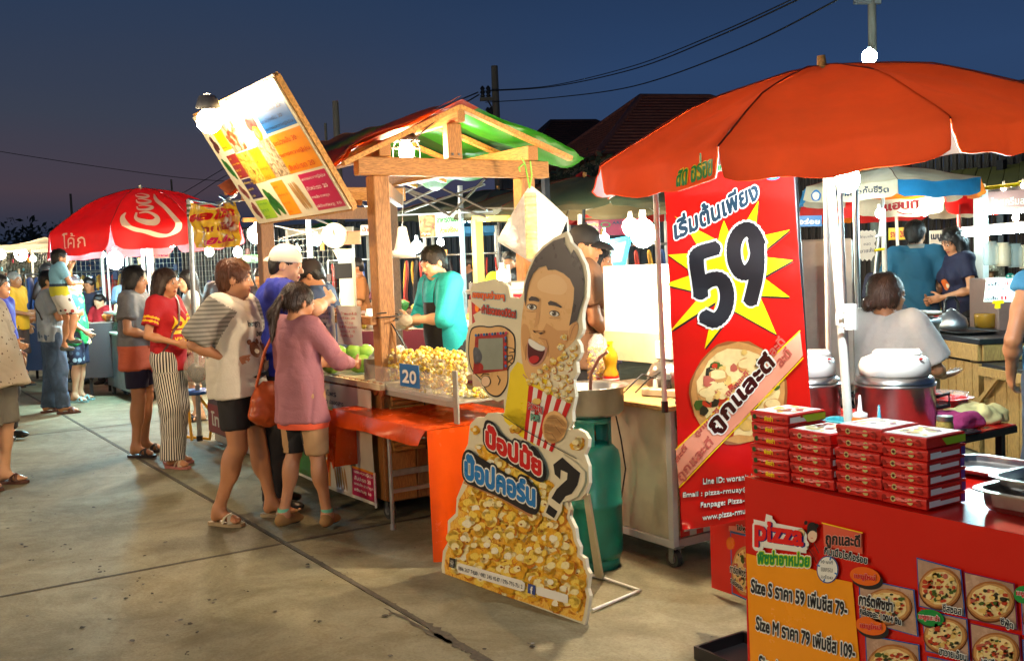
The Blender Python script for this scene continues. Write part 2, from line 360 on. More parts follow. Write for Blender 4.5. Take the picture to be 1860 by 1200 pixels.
# ------------------------------------------------------------------ organic surfaces (people): distance field -> one continuous skin
class Field:
 def __init__(s,lo,hi,h):
  s.lo = np.array(lo,float); s.h = h; s.n = np.maximum(4,np.ceil((np.array(hi)-s.lo)/h).astype(int)+1)
  s.v = np.full(tuple(s.n),.25,np.float32)
 def _sub(s,lo,hi):
  a = np.clip(np.floor((np.array(lo)-s.lo)/s.h).astype(int),0,s.n-1); b = np.clip(np.ceil((np.array(hi)-s.lo)/s.h).astype(int)+1,1,s.n)
  b = np.maximum(b,a+1); sl = tuple(slice(int(x),int(y)) for x,y in zip(a,b))
  ax = [(s.lo[i]+s.h*np.arange(a[i],b[i])).astype(np.float32) for i in range(3)]
  return sl,ax[0][:,None,None],ax[1][None,:,None],ax[2][None,None,:]
 def _comb(s,sl,d,k,op):
  w = s.v[sl]
  if op == 'add': h = np.maximum(k-np.abs(w-d),0)/k; s.v[sl] = np.minimum(w,d)-h*h*k*.25
  else: d = -d; h = np.maximum(k-np.abs(w-d),0)/k; s.v[sl] = np.maximum(w,d)+h*h*k*.25
 def cone(s,a,b,ra,rb,k=.02,flat=(1,1),op='add',M=None):
  a = np.array(a,float); b = np.array(b,float); m = max(ra,rb)*max(flat+(1,))+k+2.5*s.h
  sl,X,Y,Z = s._sub(np.minimum(a,b)-m,np.maximum(a,b)+m); q = (1/flat[0],1/flat[1],1.)
  if M is None: M = np.eye(3)
  A = M.T; ab = (A@(b-a))*q; L2 = float(ab@ab)+1e-12
  px = X-a[0]; py = Y-a[1]; pz = Z-a[2]
  x = (A[0,0]*px+A[0,1]*py+A[0,2]*pz)*q[0]; y = (A[1,0]*px+A[1,1]*py+A[1,2]*pz)*q[1]; z = A[2,0]*px+A[2,1]*py+A[2,2]*pz
  t = np.clip((x*ab[0]+y*ab[1]+z*ab[2])/L2,0,1); x = x-t*ab[0]; y = y-t*ab[1]; z = z-t*ab[2]
  d = (np.sqrt(x*x+y*y+z*z)-(ra+(rb-ra)*t))*min(flat[0],flat[1],1.); s._comb(sl,d.astype(np.float32),k,op); return s
 def ell(s,c,r,k=.02,op='add',M=None):
  c = np.array(c,float); r = np.array(r if hasattr(r,'__len__') else (r,r,r),float); m = max(r)+k+2.5*s.h
  sl,X,Y,Z = s._sub(c-m,c+m); A = (np.eye(3) if M is None else M).T; px = X-c[0]; py = Y-c[1]; pz = Z-c[2]
  x = A[0,0]*px+A[0,1]*py+A[0,2]*pz; y = A[1,0]*px+A[1,1]*py+A[1,2]*pz; z = A[2,0]*px+A[2,1]*py+A[2,2]*pz
  k0 = np.sqrt((x/r[0])**2+(y/r[1])**2+(z/r[2])**2); k1 = np.sqrt((x/r[0]**2)**2+(y/r[1]**2)**2+(z/r[2]**2)**2)+1e-6
  s._comb(sl,(k0*(k0-1)/k1).astype(np.float32),k,op); return s
 def cut(s,p,n):
  n = np.array(n,float); n /= np.linalg.norm(n); sl,X,Y,Z = s._sub(s.lo-1,s.lo+s.n*s.h+1)
  s.v = np.maximum(s.v,((X-p[0])*n[0]+(Y-p[1])*n[1]+(Z-p[2])*n[2]).astype(np.float32)); return s
 def mesh(s):
  v = s.v; v[0] = v[-1] = .2; v[:,0] = v[:,-1] = .2; v[:,:,0] = v[:,:,-1] = .2
  ins = v < 0; n = s.n; cnt = np.zeros(tuple(n-1),np.int8)
  for dx in (0,1):
   for dy in (0,1):
    for dz in (0,1): cnt += ins[dx:n[0]-1+dx,dy:n[1]-1+dy,dz:n[2]-1+dz]
  act = (cnt > 0) & (cnt < 8); I = np.argwhere(act)
  if not len(I): return np.zeros((0,3)),np.zeros((0,4),int)
  idx = np.full(act.shape,-1,np.int32); idx[act] = np.arange(len(I))
  P = np.zeros((len(I),3)); Wt = np.zeros(len(I)); c8 = [np.array(q) for q in ((0,0,0),(1,0,0),(0,1,0),(1,1,0),(0,0,1),(1,0,1),(0,1,1),(1,1,1))]
  val = [v[tuple((I+q).T)] for q in c8]
  for a,b in ((0,1),(2,3),(4,5),(6,7),(0,2),(1,3),(4,6),(5,7),(0,4),(1,5),(2,6),(3,7)):
   va,vb = val[a],val[b]; c = (va < 0) != (vb < 0); t = np.where(c,va/np.where(c,va-vb,1),0)
   P += np.where(c[:,None],c8[a]+t[:,None]*(c8[b]-c8[a]),0); Wt += c
  P = (I+P/Wt[:,None])*s.h+s.lo; F = []
  for ax in range(3):
   a0 = [slice(None)]*3; a1 = [slice(None)]*3; a0[ax] = slice(0,-1); a1[ax] = slice(1,None)
   e0 = ins[tuple(a0)]; e1 = ins[tuple(a1)]; E = np.argwhere(e0 != e1); b,c = [(1,2),(2,0),(0,1)][ax]
   E = E[(E[:,b] > 0) & (E[:,c] > 0)]; db = np.zeros(3,int); db[b] = 1; dc = np.zeros(3,int); dc[c] = 1
   q = np.stack([idx[tuple((E-db-dc).T)],idx[tuple((E-dc).T)],idx[tuple(E.T)],idx[tuple((E-db).T)]],1)
   fl = e0[tuple(E.T)]; q[~fl] = q[~fl][:,::-1]; F.append(q)
  F = np.concatenate(F); return P,F[(F >= 0).all(1)]
def wav(P,amp,freq,seed=0,st=(1,1,1)):
 r = np.random.default_rng(seed); o = np.zeros(len(P)); Q = P*np.array(st)
 for k in range(7):
  d = r.normal(size=3); d /= np.linalg.norm(d); f = freq*(.6+r.random()*1.3); o += np.sin(Q@d*f*6.28+r.random()*6.28+1.3*np.sin(Q@d[::-1]*f*3+r.random()*6))
 return o/4*amp
def crease(P,amp,freq,seed,st=(1,1,1)):
 return -amp*(1-np.minimum(1,np.abs(wav(P,1.,freq,seed,st))*3.2))**1.5
def vnorm(P,F):
 a = P[F[:,0]]; n = np.cross(P[F[:,2]]-a,P[F[:,3]]-P[F[:,1]]); N_ = np.zeros_like(P)
 for i in range(4): np.add.at(N_,F[:,i],n)
 return N_/(np.linalg.norm(N_,axis=1)[:,None]+1e-9)
def mesh_obj(name,P,F,mats,parent=None,zone=None,attr=None,label=None):
 me = bpy.data.meshes.new(name); me.vertices.add(len(P)); me.vertices.foreach_set('co',P.astype(np.float32).ravel())
 me.loops.add(len(F)*4); me.loops.foreach_set('vertex_index',F.astype(np.int32).ravel()); me.polygons.add(len(F))
 me.polygons.foreach_set('loop_start',np.arange(0,len(F)*4,4,dtype=np.int32)); me.polygons.foreach_set('loop_total',np.full(len(F),4,np.int32))
 me.polygons.foreach_set('use_smooth',np.ones(len(F),bool))
 for m in (mats if isinstance(mats,(list,tuple)) else [mats]): me.materials.append(m)
 if zone is not None: me.polygons.foreach_set('material_index',zone.astype(np.int32))
 me.update(calc_edges=True)
 if attr is not None:
  for k,a in attr.items(): at = me.attributes.new(k,'FLOAT','POINT'); at.data.foreach_set('value',a.astype(np.float32))
 o = bpy.data.objects.new(name,me); COL.objects.link(o)
 if parent is not None: o.parent = parent
 if label: o['label'] = label
 return o
def stripes_mat(name,ca,cb,n,attr='ang',duty=.5,rough=.75):
 if name in MATS: return MATS[name]
 m = mat(name,ca,rough,var=0,bump=.2,bscale=40); nd = m.node_tree.nodes; l = m.node_tree.links; b = nd['Principled BSDF']
 at = nd.new('ShaderNodeAttribute'); at.attribute_name = attr; ml = nd.new('ShaderNodeMath'); ml.operation = 'MULTIPLY'; ml.inputs[1].default_value = n; l.new(at.outputs['Fac'],ml.inputs[0])
 fr = nd.new('ShaderNodeMath'); fr.operation = 'FRACT'; l.new(ml.outputs[0],fr.inputs[0]); gt = nd.new('ShaderNodeMath'); gt.operation = 'GREATER_THAN'; gt.inputs[1].default_value = duty; l.new(fr.outputs[0],gt.inputs[0])
 mxn = nd.new('ShaderNodeMix'); mxn.data_type = 'RGBA'; l.new(gt.outputs[0],mxn.inputs[0]); mxn.inputs[6].default_value = (*ca,1); mxn.inputs[7].default_value = (*cb,1); l.new(mxn.outputs[2],b.inputs['Base Color']); return m
def dots_mat(name,base,cols,scale,thr=.28,rough=.8):
 if name in MATS: return MATS[name]
 m = mat(name,base,rough,var=0,bump=.15,bscale=40); nd = m.node_tree.nodes; l = m.node_tree.links; b = nd['Principled BSDF']
 tcn = nd.new('ShaderNodeTexCoord'); vo = nd.new('ShaderNodeTexVoronoi'); vo.inputs['Scale'].default_value = scale; l.new(tcn.outputs['Object'],vo.inputs['Vector'])
 lt = nd.new('ShaderNodeMath'); lt.operation = 'LESS_THAN'; lt.inputs[1].default_value = thr; l.new(vo.outputs['Distance'],lt.inputs[0])
 cr = nd.new('ShaderNodeValToRGB'); cr.color_ramp.interpolation = 'CONSTANT'; e = cr.color_ramp.elements
 while len(e) < len(cols): e.new(.5)
 for k,q in enumerate(cols): e[k].position = k/len(cols); e[k].color = (*q,1)
 l.new(vo.outputs['Color'],cr.inputs[0]); mxn = nd.new('ShaderNodeMix'); mxn.data_type = 'RGBA'; l.new(lt.outputs[0],mxn.inputs[0]); mxn.inputs[6].default_value = (*base,1); l.new(cr.outputs[0],mxn.inputs[7]); l.new(mxn.outputs[2],b.inputs['Base Color']); return m
SK = {k: mat('skin_'+k,c,.42,var=.05,scale=12,bump=.05,bscale=120,sss=.06) for k,c in dict(tan=S(196,138,98),light=S(222,172,135),brown=S(165,108,70),dark=S(130,84,56)).items()}
LIP = {k: mat('lip_'+k,c,.35,var=0) for k,c in dict(tan=S(165,85,72),light=S(190,95,85),brown=S(130,72,58),dark=S(100,58,48)).items()}
hairb = mat('black_hair',(.012,.010,.009),.38,var=.3,scale=60,bump=.5,bscale=60,stretch=(3,3,.4)); hairbr = mat('brown_hair',S(105,58,30),.4,var=.3,scale=60,bump=.5,bscale=60,stretch=(3,3,.4))
hairdb = mat('dark_brown_hair',S(52,34,24),.4,var=.3,scale=60,bump=.5,bscale=60,stretch=(3,3,.4)); hairg = mat('grey_hair',S(150,145,138),.5,var=.3,scale=60,bump=.4,bscale=60)
eyew = mat('eye_white',S(225,220,212),.2,var=0); eyed = mat('eye_iris',(.012,.008,.006),.12,var=0); brow = mat('brow_hair',(.015,.01,.008),.6,var=0)
def rotm(yaw=0,pitch=0,roll=0):
 return np.array(Matrix.Rotation(R(yaw),3,'Z') @ Matrix.Rotation(R(-pitch),3,'X') @ Matrix.Rotation(R(roll),3,'Y'))
def unit(v): v = np.array(v,float); return v/(np.linalg.norm(v)+1e-9)
def hand_field(F,w,d,n,s,sc,curl=.5,side=1,h=.006):
 """palm and five fingers from wrist w along d, palm facing n, thumb on side s"""
 d = unit(d); n = unit(np.array(n)-d*(np.array(n)@d)); s = np.cross(d,n)*side; M = np.column_stack((s,n,d))
 F.ell(w+d*.045*sc,(.040*sc,.015*sc,.048*sc),.02,M=M)
 for i,(x,ln,rr) in enumerate(((.030,.070,.0088),(.010,.080,.0092),(-.010,.074,.0088),(-.029,.058,.0078))):
  b = w+d*.078*sc+s*x*sc; c1 = curl*(.9+.12*i); d1 = unit(d*math.cos(c1*.7)+n*math.sin(c1*.7)+s*x*2.2); d2 = unit(d*math.cos(c1*1.7)+n*math.sin(c1*1.7)+s*x*1.5)
  p1 = b+d1*ln*.52*sc; p2 = p1+d2*ln*.5*sc; F.cone(b,p1,rr*sc*1.05,rr*sc,.004); F.cone(p1,p2,rr*sc,rr*sc*.82,.004)
 b = w+d*.022*sc+s*.030*sc; t1 = unit(d*.65+s*.75+n*.25); p1 = b+t1*.040*sc; t2 = unit(d*.9+s*.35+n*.35); F.cone(b,p1,.013*sc,.0105*sc,.010); F.cone(p1,p1+t2*.032*sc,.0105*sc,.0085*sc,.004)
def person(loc,heading,H=1.62,w=1.,label='',group=None,skin='tan',female=False,res=.007,lean=0,side=0,hyaw=0,hpitch=0,hroll=0,
           elR=None,wrR=None,elL=None,wrL=None,haR=None,haL=None,curl=.6,legs=None,hair=('short',None),belly=0.,bust=0.,child=False,
           shirt=None,bottom=None,shoes=None,seat=False,cap=None,mouth=0.,twist=0,extra=None,backs=None):
 """one person; body-local frame: +Y forward, +X its right hand, heading = world direction of +Y in degrees"""
 root = thing('person',label,'person',loc,R(heading-90),group); k = H/1.7; hs = (1.0 if not child else 1.22)*min(1.,.5+.5/k) if child else 1.
 hk = k*hs if child else (k*.5+.5)*.99
 T = rotm(twist,lean,side); piv = V(0,0,.95)*k
 if seat: piv = V(0,0,.95)*k
 up = lambda p: piv+T@(np.array(p,float)*k-piv)
 sw = .172*(w*.5+.5)*(.93 if female else 1.03)
 shR,shL = up((sw,-.01,1.385)),up((-sw,-.01,1.385)); neck = up((0,-.015,1.43)); hc = up((0,.02,1.545))
 HM = T@rotm(hyaw,hpitch,hroll) if not isinstance(lean,str) else rotm(hyaw,hpitch)
 HM = rotm(twist*.0+hyaw,hpitch+0*lean,hroll)
 dfl = lambda p,q: up(p) if q is None else np.array(q,float)*k
 eR = dfl((sw+.06,-.04,1.10),elR); wR = dfl((sw+.07,.05,.86),wrR); eL = dfl((-sw-.06,-.04,1.10),elL); wL = dfl((-sw-.07,.05,.86),wrL)
 # keep limb lengths human
 def limb(a,e,b,l1,l2):
  e = a+unit(e-a)*l1*k; b = e+unit(b-e)*l2*k; return e,b
 eR,wR = limb(shR,eR,wR,.285,.245); eL,wL = limb(shL,eL,wL,.285,.245)
 hipR,hipL = V(.088,0,.90)*k,V(-.088,0,.90)*k
 lg = legs or dict(); kR = np.array(lg.get('kR',(.10,.02,.49)))*k; aR = np.array(lg.get('aR',(.11,-.03,.085)))*k; kL = np.array(lg.get('kL',(-.10,.02,.49)))*k; aL = np.array(lg.get('aL',(-.11,-.03,.085)))*k
 tR = lg.get('tR',12); tL = lg.get('tL',-12)
 allp = np.array([shR,shL,eR,eL,wR,wL,hc,kR,kL,aR,aL,hipR,hipL]); lo = allp.min(0)-.26*max(1,w*.8); hi = allp.max(0)+.26*max(1,w*.8); lo[2] = -.01
 cov_torso = shirt is not None
 res = res*1.12; F = Field(lo,hi,res); ww = w
 # torso core stays inside the clothes
 F.ell(up((0,0,.95)),np.array((.125*ww,.095*ww,.11))*k,.05,M=T); F.cone(up((0,0,.98)),up((0,-.005,1.28)),.09*k*ww,.11*k*ww,.05,flat=(1.2,.85),M=T)
 F.cone(up((-sw*.7,-.01,1.37)),up((sw*.7,-.01,1.37)),.062*k,.062*k,.04); F.cone(up((0,-.01,1.36)),neck,.07*k,.058*k,.04)
 neckr = .050*k*(.92 if female else 1.08)*(w*.3+.7)
 F.cone(neck-V(0,0,.03),hc+HM@V(0,-.018,-.055)*hk,neckr*1.12,neckr,.03)
 aw = (w*.6+.4)*(.92 if female else 1.05)*k
 for sgn,sh,e,wr,ha in ((1,shR,eR,wR,haR),(-1,shL,eL,wL,haL)):
  F.cone(sh,e,.050*aw,.037*aw,.03); F.ell(lerp(sh,e,.45),(.043*aw,)*3,.03); F.cone(e,wr,.038*aw,.024*aw,.012); F.ell(lerp(e,wr,.28),(.038*aw,)*3,.03)
  d,n = (ha if ha is not None else (unit(wr-e),T@V(-sgn,0,0)))
  hand_field(F,wr,np.array(d,float),np.array(n,float),None,k*(.95 if female else 1.05)*(.85 if child else 1),curl,side=sgn,h=res)
 lw = (w*.7+.3)*k
 for sgn,hp,kn,an,tt in ((1,hipR,kR,aR,tR),(-1,hipL,kL,aL,tL)):
  F.cone(hp,kn,.084*lw,.055*lw,.04); F.cone(kn,an,.050*lw,.034*k*(w*.4+.6),.02); back = unit(np.cross(unit(an-kn),(1,0,0))); back = back if back[1] < 0 else -back
  F.ell(lerp(kn,an,.30)+back*.014*k,np.array((.048,.052,.10))*lw,.04)
  fd = V(math.sin(R(tt)),math.cos(R(tt)),0); fx = V(math.cos(R(tt)),-math.sin(R(tt)),0); Mf = np.column_stack((fx,fd,V(0,0,1))); z0 = an[2]-.085*k
  F.cone(an,an+fd*(-.03*k)+V(0,0,-.052*k),.036*k,.030*k,.03); F.cone(V(an[0],an[1],z0+.055*k),V(*(an+fd*.10*k)[:2],z0+.030*k),.034*k,.026*k,.03)
  F.ell(V(*(an+fd*.115*k)[:2],z0+.022*k),np.array((.042,.05,.020))*k,.02,M=Mf)
  for q in range(5): F.ell(V(*(an+fd*(.158-.008*abs(q-1)**1.3)*k+fx*((q-2)*.017)*k*(-sgn))[:2],z0+.016*k),np.array((.0095,.017,.011))*k,.006,M=Mf)
 # head
 hd = lambda p: hc+HM@(np.array(p,float)*hk); hr = lambda r: np.array(r)*hk; wf = .95 if female else 1.
 F.ell(hd((0,-.012,.030)),hr((.074,.094,.085)),.03,M=HM); F.ell(hd((0,.028,-.030)),hr((.060*wf*(w*.35+.65),.064,.078)),.03,M=HM); F.ell(hd((0,.064,-.088)),hr((.024*(w*.5+.5),.022,.019)),.03,M=HM)
 for q in (1,-1):
  F.ell(hd((.038*q,.052,-.032)),hr((.024,.024,.028)),.02,M=HM); F.ell(hd((.0315*q,.103,.004)),hr((.019,.014,.0115)),.010,'sub',M=HM); F.ell(hd((.031*q,.074,.003)),hr((.016,.014,.012)),.006,M=HM)
  F.ell(hd((.076*q*(w*.2+.8),-.008,-.006)),hr((.009,.019,.031)),.007,M=HM); F.ell(hd((.0115*q,.097,-.029)),hr((.008,.010,.0075)),.006,M=HM)
 F.cone(hd((-.034,.079,.022)),hd((.034,.079,.022)),.0095*hk,.0095*hk,.014); F.cone(hd((0,.088,.010)),hd((0,.106,-.024)),.0075*hk,.0110*hk,.010)
 F.ell(hd((0,.086,-.0545)),hr((.024,.013,.0062)),.004,M=HM); F.ell(hd((0,.085,-.0655)),hr((.021,.013,.0068)),.004,M=HM); F.ell(hd((0,.101,-.060-mouth*.004)),hr((.021,.010,.0018+mouth*.008)),.002,'sub',M=HM)
 P,Q = F.mesh(); Hl = (P-hc)@HM/hk; zc = np.zeros(len(P),bool)
 lipz = (np.abs(Hl[:,2]+.060) < .0115) & (np.abs(Hl[:,0]) < .025) & (Hl[:,1] > .074); bz = (np.abs(Hl[:,2]-.027+np.abs(Hl[:,0])*.05) < .0045) & (np.abs(Hl[:,0]) < .050) & (np.abs(Hl[:,0]) > .013) & (Hl[:,1] > .04)
 fz = np.where(lipz[Q].all(1),1,np.where(bz[Q].all(1),2,0))
 b = mesh_obj('body',P,Q,[SK[skin],LIP[skin],brow],root,fz)
 if res < .012:
  for q in (1,-1):
   mb = MB(); mb.ell(hd((.0315*q,.0850,.003)),hr((.0125,.007,.0062)),12,8,HM); mb.cm = 1; mb.ell(hd((.0315*q,.0895,.003)),hr((.0060,.0045,.0062)),10,6,HM); mb.build('eye',[eyew,eyed],root,local=True)
 # hair
 if hair and hair[0] != 'none':
  hm = hair[1] or hairb; st = hair[0]; lo2 = hc-.62*hk; hi2 = hc+.24*hk; hf = Field(lo2,hi2,max(res,.006))
  vol = hair[2] if len(hair) > 2 else 1.
  hf.ell(hd((0,-.018,.040)),hr((.0835*vol,.1000*vol,.0880*vol)),.02,M=HM); hf.ell(hd((0,-.055,-.02)),hr((.068,.055,.07)),.03,M=HM)
  if st in ('long','bob','bun'):
   hf.ell(hd((.060,-.01,-.010)),hr((.028,.05,.06)),.02,M=HM); hf.ell(hd((-.060,-.01,-.010)),hr((.028,.05,.06)),.02,M=HM)
  hf.ell(hd((0,.108,-.040)),hr((.072,.080,.098)),.012,'sub',M=HM)
  if st in ('short','bun','pony'): hf.ell(hd((0,.01,-.125)),hr((.11,.13,.075)),.01,'sub',M=HM)
  if st in ('short',):
   for q in (1,-1): hf.ell(hd((.086*q,.0,-.018)),hr((.02,.026,.04)),.01,'sub',M=HM)
  if st == 'pony': hf.ell(hd((0,-.06,-.075)),hr((.07,.06,.035)),.01,'sub',M=HM)
  if st == 'long':
   for q in (1,0,-1): hf.cone(hd((.045*q,-.045,-.03)),up((.065*q,-.115,1.20)),.052*hk,.040*hk,.04)
   for q in (1,-1): hf.cone(hd((.066*q,-.012,-.02)),up((.085*q,.0,1.33)),.026*hk,.024*hk,.03)
  if st == 'bob':
   for q in (1,0,-1): hf.cone(hd((.05*q,-.035,-.03)),hd((.058*q,-.05,-.13)),.055*hk,.040*hk,.03)
  if st == 'pony':
   hf.ell(hd((0,-.115,.02)),hr((.03,.03,.03)),.02); hf.cone(hd((0,-.135,.012)),hd((.0,-.175,-.09)),.020*hk,.033*hk,.008); hf.cone(hd((0,-.175,-.09)),hd((.01,-.165,-.25)),.033*hk,.010*hk,.02)
  if st == 'bun': hf.ell(hd((.0,-.112,-.045)),hr((.040,.034,.038)),.015,M=HM)
  if cap: hf.ell(hd((0,-.01,.12)),hr((.13,.14,.075)),.01,'sub',M=HM)
  A,B = hf.mesh()
  if len(A):
   Nn = vnorm(A,B); Al = (A-hc)@HM/hk; ang = np.arctan2(Al[:,0],Al[:,1]+.02); A = A+Nn*(np.sin(ang*46+wav(Al,1.5,5,3))*.0022+wav(Al*np.array((1,1,.5)),.005 if st == 'short' else .004,9,5))[:,None]
   ho = mesh_obj('hair',A,B,hm,root)
   if res < .0098 and not cap:
    rs = np.random.default_rng(len(A)); ns = 1500; ix = rs.integers(0,len(A),ns); p0 = A[ix]; n0 = Nn[ix]; crown = hd((0,-.035,.12)); dn = p0-crown; dn[:,2] -= .08*hk; dn += rs.normal(size=(ns,3))*.035
    dn -= n0*(dn*n0).sum(1)[:,None]; dn /= np.linalg.norm(dn,axis=1)[:,None]+1e-9; ln = (rs.uniform(.018,.045,ns) if st in ('short','bun','pony') else rs.uniform(.03,.075,ns))[:,None]; sd_ = np.cross(dn,n0); wd_ = rs.uniform(.0010,.0024,ns)[:,None]
    a = p0+n0*.001; m1 = a+dn*ln*.55+n0*rs.uniform(.001,.006,ns)[:,None]; e1 = a+dn*ln+n0*rs.uniform(-.004,.007,ns)[:,None]; VV = np.stack([a-sd_*wd_,a+sd_*wd_,m1+sd_*wd_,m1-sd_*wd_,e1+sd_*wd_*.3,e1-sd_*wd_*.3],1).reshape(-1,3); b6 = np.arange(ns)[:,None]*6
    so_ = mesh_obj('hair_strands',VV,np.concatenate([b6+np.array([[0,1,2,3]]),b6+np.array([[3,2,4,5]])]),hm,ho); so_['kind'] = 'stuff'
 if cap:
  cm_,back_ = cap[0],cap[1]; cy_ = R(cap[2] if len(cap) > 2 else 0); CM = HM@np.array(Matrix.Rotation(cy_,3,'Z'))
  hf = Field(hc-.30,hc+.30,.006); hf.ell(hd((0,-.014,.040)),hr((.0895,.107,.100)),.01,M=HM); hf.cut(hd((0,0,.022)),HM@V(0,.10,-1))
  ch = lambda p: hc+CM@(np.array(p,float)*hk)
  g = Field(hc-.30,hc+.30,.006); g.ell(ch((0,.095,-.020)),np.array((.078,.100,.070))*hk,.005,M=CM); g.ell(ch((0,.095,-.038)),np.array((.077,.097,.066))*hk,.004,'sub',M=CM); g.cut(ch((0,.04,.0)),CM@V(0,-1,0)); g.cut(ch((0,0,.008)),CM@V(0,-.05,-1))
  hf.v = np.minimum(hf.v,g.v); A,B = hf.mesh(); co = mesh_obj('cap',A,B,cm_,root)
  mbb = MB(); mbb.ell(hd((0,-.014,.146)),.007,8,5); mbb.build('cap_button',cm_,co,local=True)
  if back_: mb2 = MB(); c0 = hd((.0,.088,.085)); back_(mb2,hd,HM,co)
 # clothes
 if shirt:
  sm = shirt['mat']; sl = shirt.get('sleeve',.55); hem = shirt.get('hem',.84)*k; lo_ = shirt.get('loose',.018)*k; sr = .045 if 'sr' not in shirt else shirt['sr']
  f2 = Field(lo,hi,max(res*1.22,.008)); hz = hem-.04
  f2.cone(up((0,.0,shirt.get('hem',.84)-.03)),up((0,0,1.02)),(.128*ww+shirt.get('flare',0))*k+lo_,.120*ww*k+lo_,.04,flat=(1.22,.92),M=T)
  f2.cone(up((0,0,1.0)),up((0,-.005,1.27)),.112*k*ww+lo_,.118*k*ww+lo_,.05,flat=(1.22,.88),M=T)
  f2.cone(up((-sw*.80,-.012,1.375)),up((sw*.80,-.012,1.375)),.060*k+lo_*.5,.060*k+lo_*.5,.06); f2.ell(up((0,-.045,1.28)),np.array((.12*ww,.06,.12))*k,.05,M=T)
  if bust:
   for q in (1,-1): f2.ell(up((.068*q,.085,1.235)),np.array((.060,.050*bust,.060))*k,.05,M=T)
  if belly: f2.ell(up((0,.06,1.04)),np.array((.12*ww,.10*belly,.12))*k,.06,M=T)
  for sh,e,wr in ((shR,eR,wR),(shL,eL,wL)):
   if sl <= 1: end = lerp(sh,e,sl); f2.cone(sh,lerp(sh,e,sl+.12),.054*aw+lo_*.6,(.050+.02*shirt.get('wide',.5))*aw+lo_*.6,.035)
   else: end = lerp(e,wr,sl-1); f2.cone(sh,e,.054*aw+lo_*.6,.046*aw+lo_*.6,.035); f2.cone(e,lerp(e,wr,sl-1+.06),.046*aw+lo_*.6,.036*aw+lo_*.6,.02)
   if sl > 0:
    dd = unit((e-sh) if sl <= 1 else (wr-e)); q = .11*k; f2.cone(end+dd*q,end+dd*(q+.02),.1*k,.1*k,.001,op='sub') if False else None
    # sleeve end: flat cut just for the arm's neighbourhood
    slc,X,Y,Z = f2._sub(end-.13*k+dd*.03*k,end+.13*k+dd*.09*k); pl = (X-end[0])*dd[0]+(Y-end[1])*dd[1]+(Z-end[2])*dd[2]
    ra_ = np.sqrt(np.maximum((X-end[0])**2+(Y-end[1])**2+(Z-end[2])**2-pl**2,0)); near = (ra_ < .12*k) & (pl > 0)
    tors = f2.v[slc]; inside_torso = ((X-up((0,0,1.1))[0])**2/(.17*ww*k+.01)**2+(Y-up((0,0,1.1))[1])**2/(.15*ww*k)**2 < 1) & (Z > hem)
    f2.v[slc] = np.where(near & ~inside_torso,np.maximum(tors,pl),tors)
  f2.cone(neck+T@V(0,.01,-.005)*k,neck+T@V(0,.02,.12)*k,neckr+.008+shirt.get('neck',0),neckr+.05+shirt.get('neck',0),.012,op='sub')
  f2.cut(up((0,0,shirt.get('hem',.84))),T@V(0,0,-1))
  A,B = f2.mesh(); Nn = vnorm(A,B); seedp = abs(hash(label)) % 997 if False else sum(map(ord,label)) % 997
  fo = shirt.get('fold',.008); A = A+Nn*(wav(A,fo,2.2,seedp,(1,1,.55))+wav(A,fo*.45,6,seedp+1,(1,1,.5))+crease(A,fo*.75,2.0,seedp+2,(1,1,.7))+crease(A,fo*.22,4.2,seedp+3,(.7,1,1.3))+fo*.55)[:,None]
  Lc = (A-piv)@T/k+piv/k; cen = Lc[B].mean(1)
  zo = shirt['zone'](cen,(shR,eR,wR,shL,eL,wL,k,A[B].mean(1))) if 'zone' in shirt else None
  ob = mesh_obj('shirt',A,B,sm,root,zo,dict(hz=Lc[:,2],hx=Lc[:,0]))
  if shirt.get('collar'):
   mb = MB(); mb.lathe(neck+T@V(0,.004,.006)*k,[((neckr+.016),0),((neckr+.012),.028*k),((neckr+.024),.004),((neckr+.028),-.008)],20,sx=1.08,sy=1.12); mb.build('collar',shirt['collar'],ob,local=True)
 if bottom:
  bm_ = bottom['mat']; en = bottom.get('end',.45)*k; lz = bottom.get('loose',.02)*k
  f3 = Field(lo,hi,max(res*1.45,.009)); f3.ell(V(0,-.005,.94)*k,np.array((.150*ww*.95,.118*ww,.12))*k+lz*.4,.05)
  for hp,kn,an in ((hipR,kR,aR),(hipL,kL,aL)):
   f3.cone(hp,kn,.088*lw+lz*.7,.058*lw+lz,.05)
   if bottom.get('end',.45) < .47: f3.cone(kn,an+V(0,0,-.02),.056*lw+lz,(.046+bottom.get('bell',0))*lw+lz,.03)
  if bottom.get('skirt'): f3.cone(V(0,0,.92)*k,V(0,0,.50)*k,.15*k*ww,.19*k*ww,.05,flat=(1,.85))
  if not seat: f3.cut(V(0,0,1.03)*k,V(0,0,1)); f3.cut((0,0,en),V(0,0,-1))
  else: f3.cut(V(0,0,1.03)*k,V(0,0,1)); f3.cut((0,0,max(en,.05)),V(0,0,-1))
  A,B = f3.mesh(); Nn = vnorm(A,B); fo = bottom.get('fold',.006); A = A+Nn*(wav(A,fo,2.6,11,(1,1,.5))+wav(A,fo*.4,8,12,(1,1,.5))+crease(A,fo*1.1,2.6,13,(1,1,.8))+fo*.3)[:,None]
  cx = np.where(A[:,0] > 0,1,-1); cxx = np.where(A[:,2] < .80*k,np.interp(A[:,2],[aR[2],kR[2],hipR[2]],[aR[0],kR[0],hipR[0]])*(cx > 0)+np.interp(A[:,2],[aL[2],kL[2],hipL[2]],[aL[0],kL[0],hipL[0]])*(cx < 0),0)
  cyy = np.interp(A[:,2],[aR[2],kR[2],hipR[2]],[aR[1],kR[1],0])*(cx > 0)+np.interp(A[:,2],[aL[2],kL[2],hipL[2]],[aL[1],kL[1],0])*(cx < 0)
  ang = (np.arctan2(A[:,1]-cyy,A[:,0]-cxx)/(2*math.pi)+.5)*100
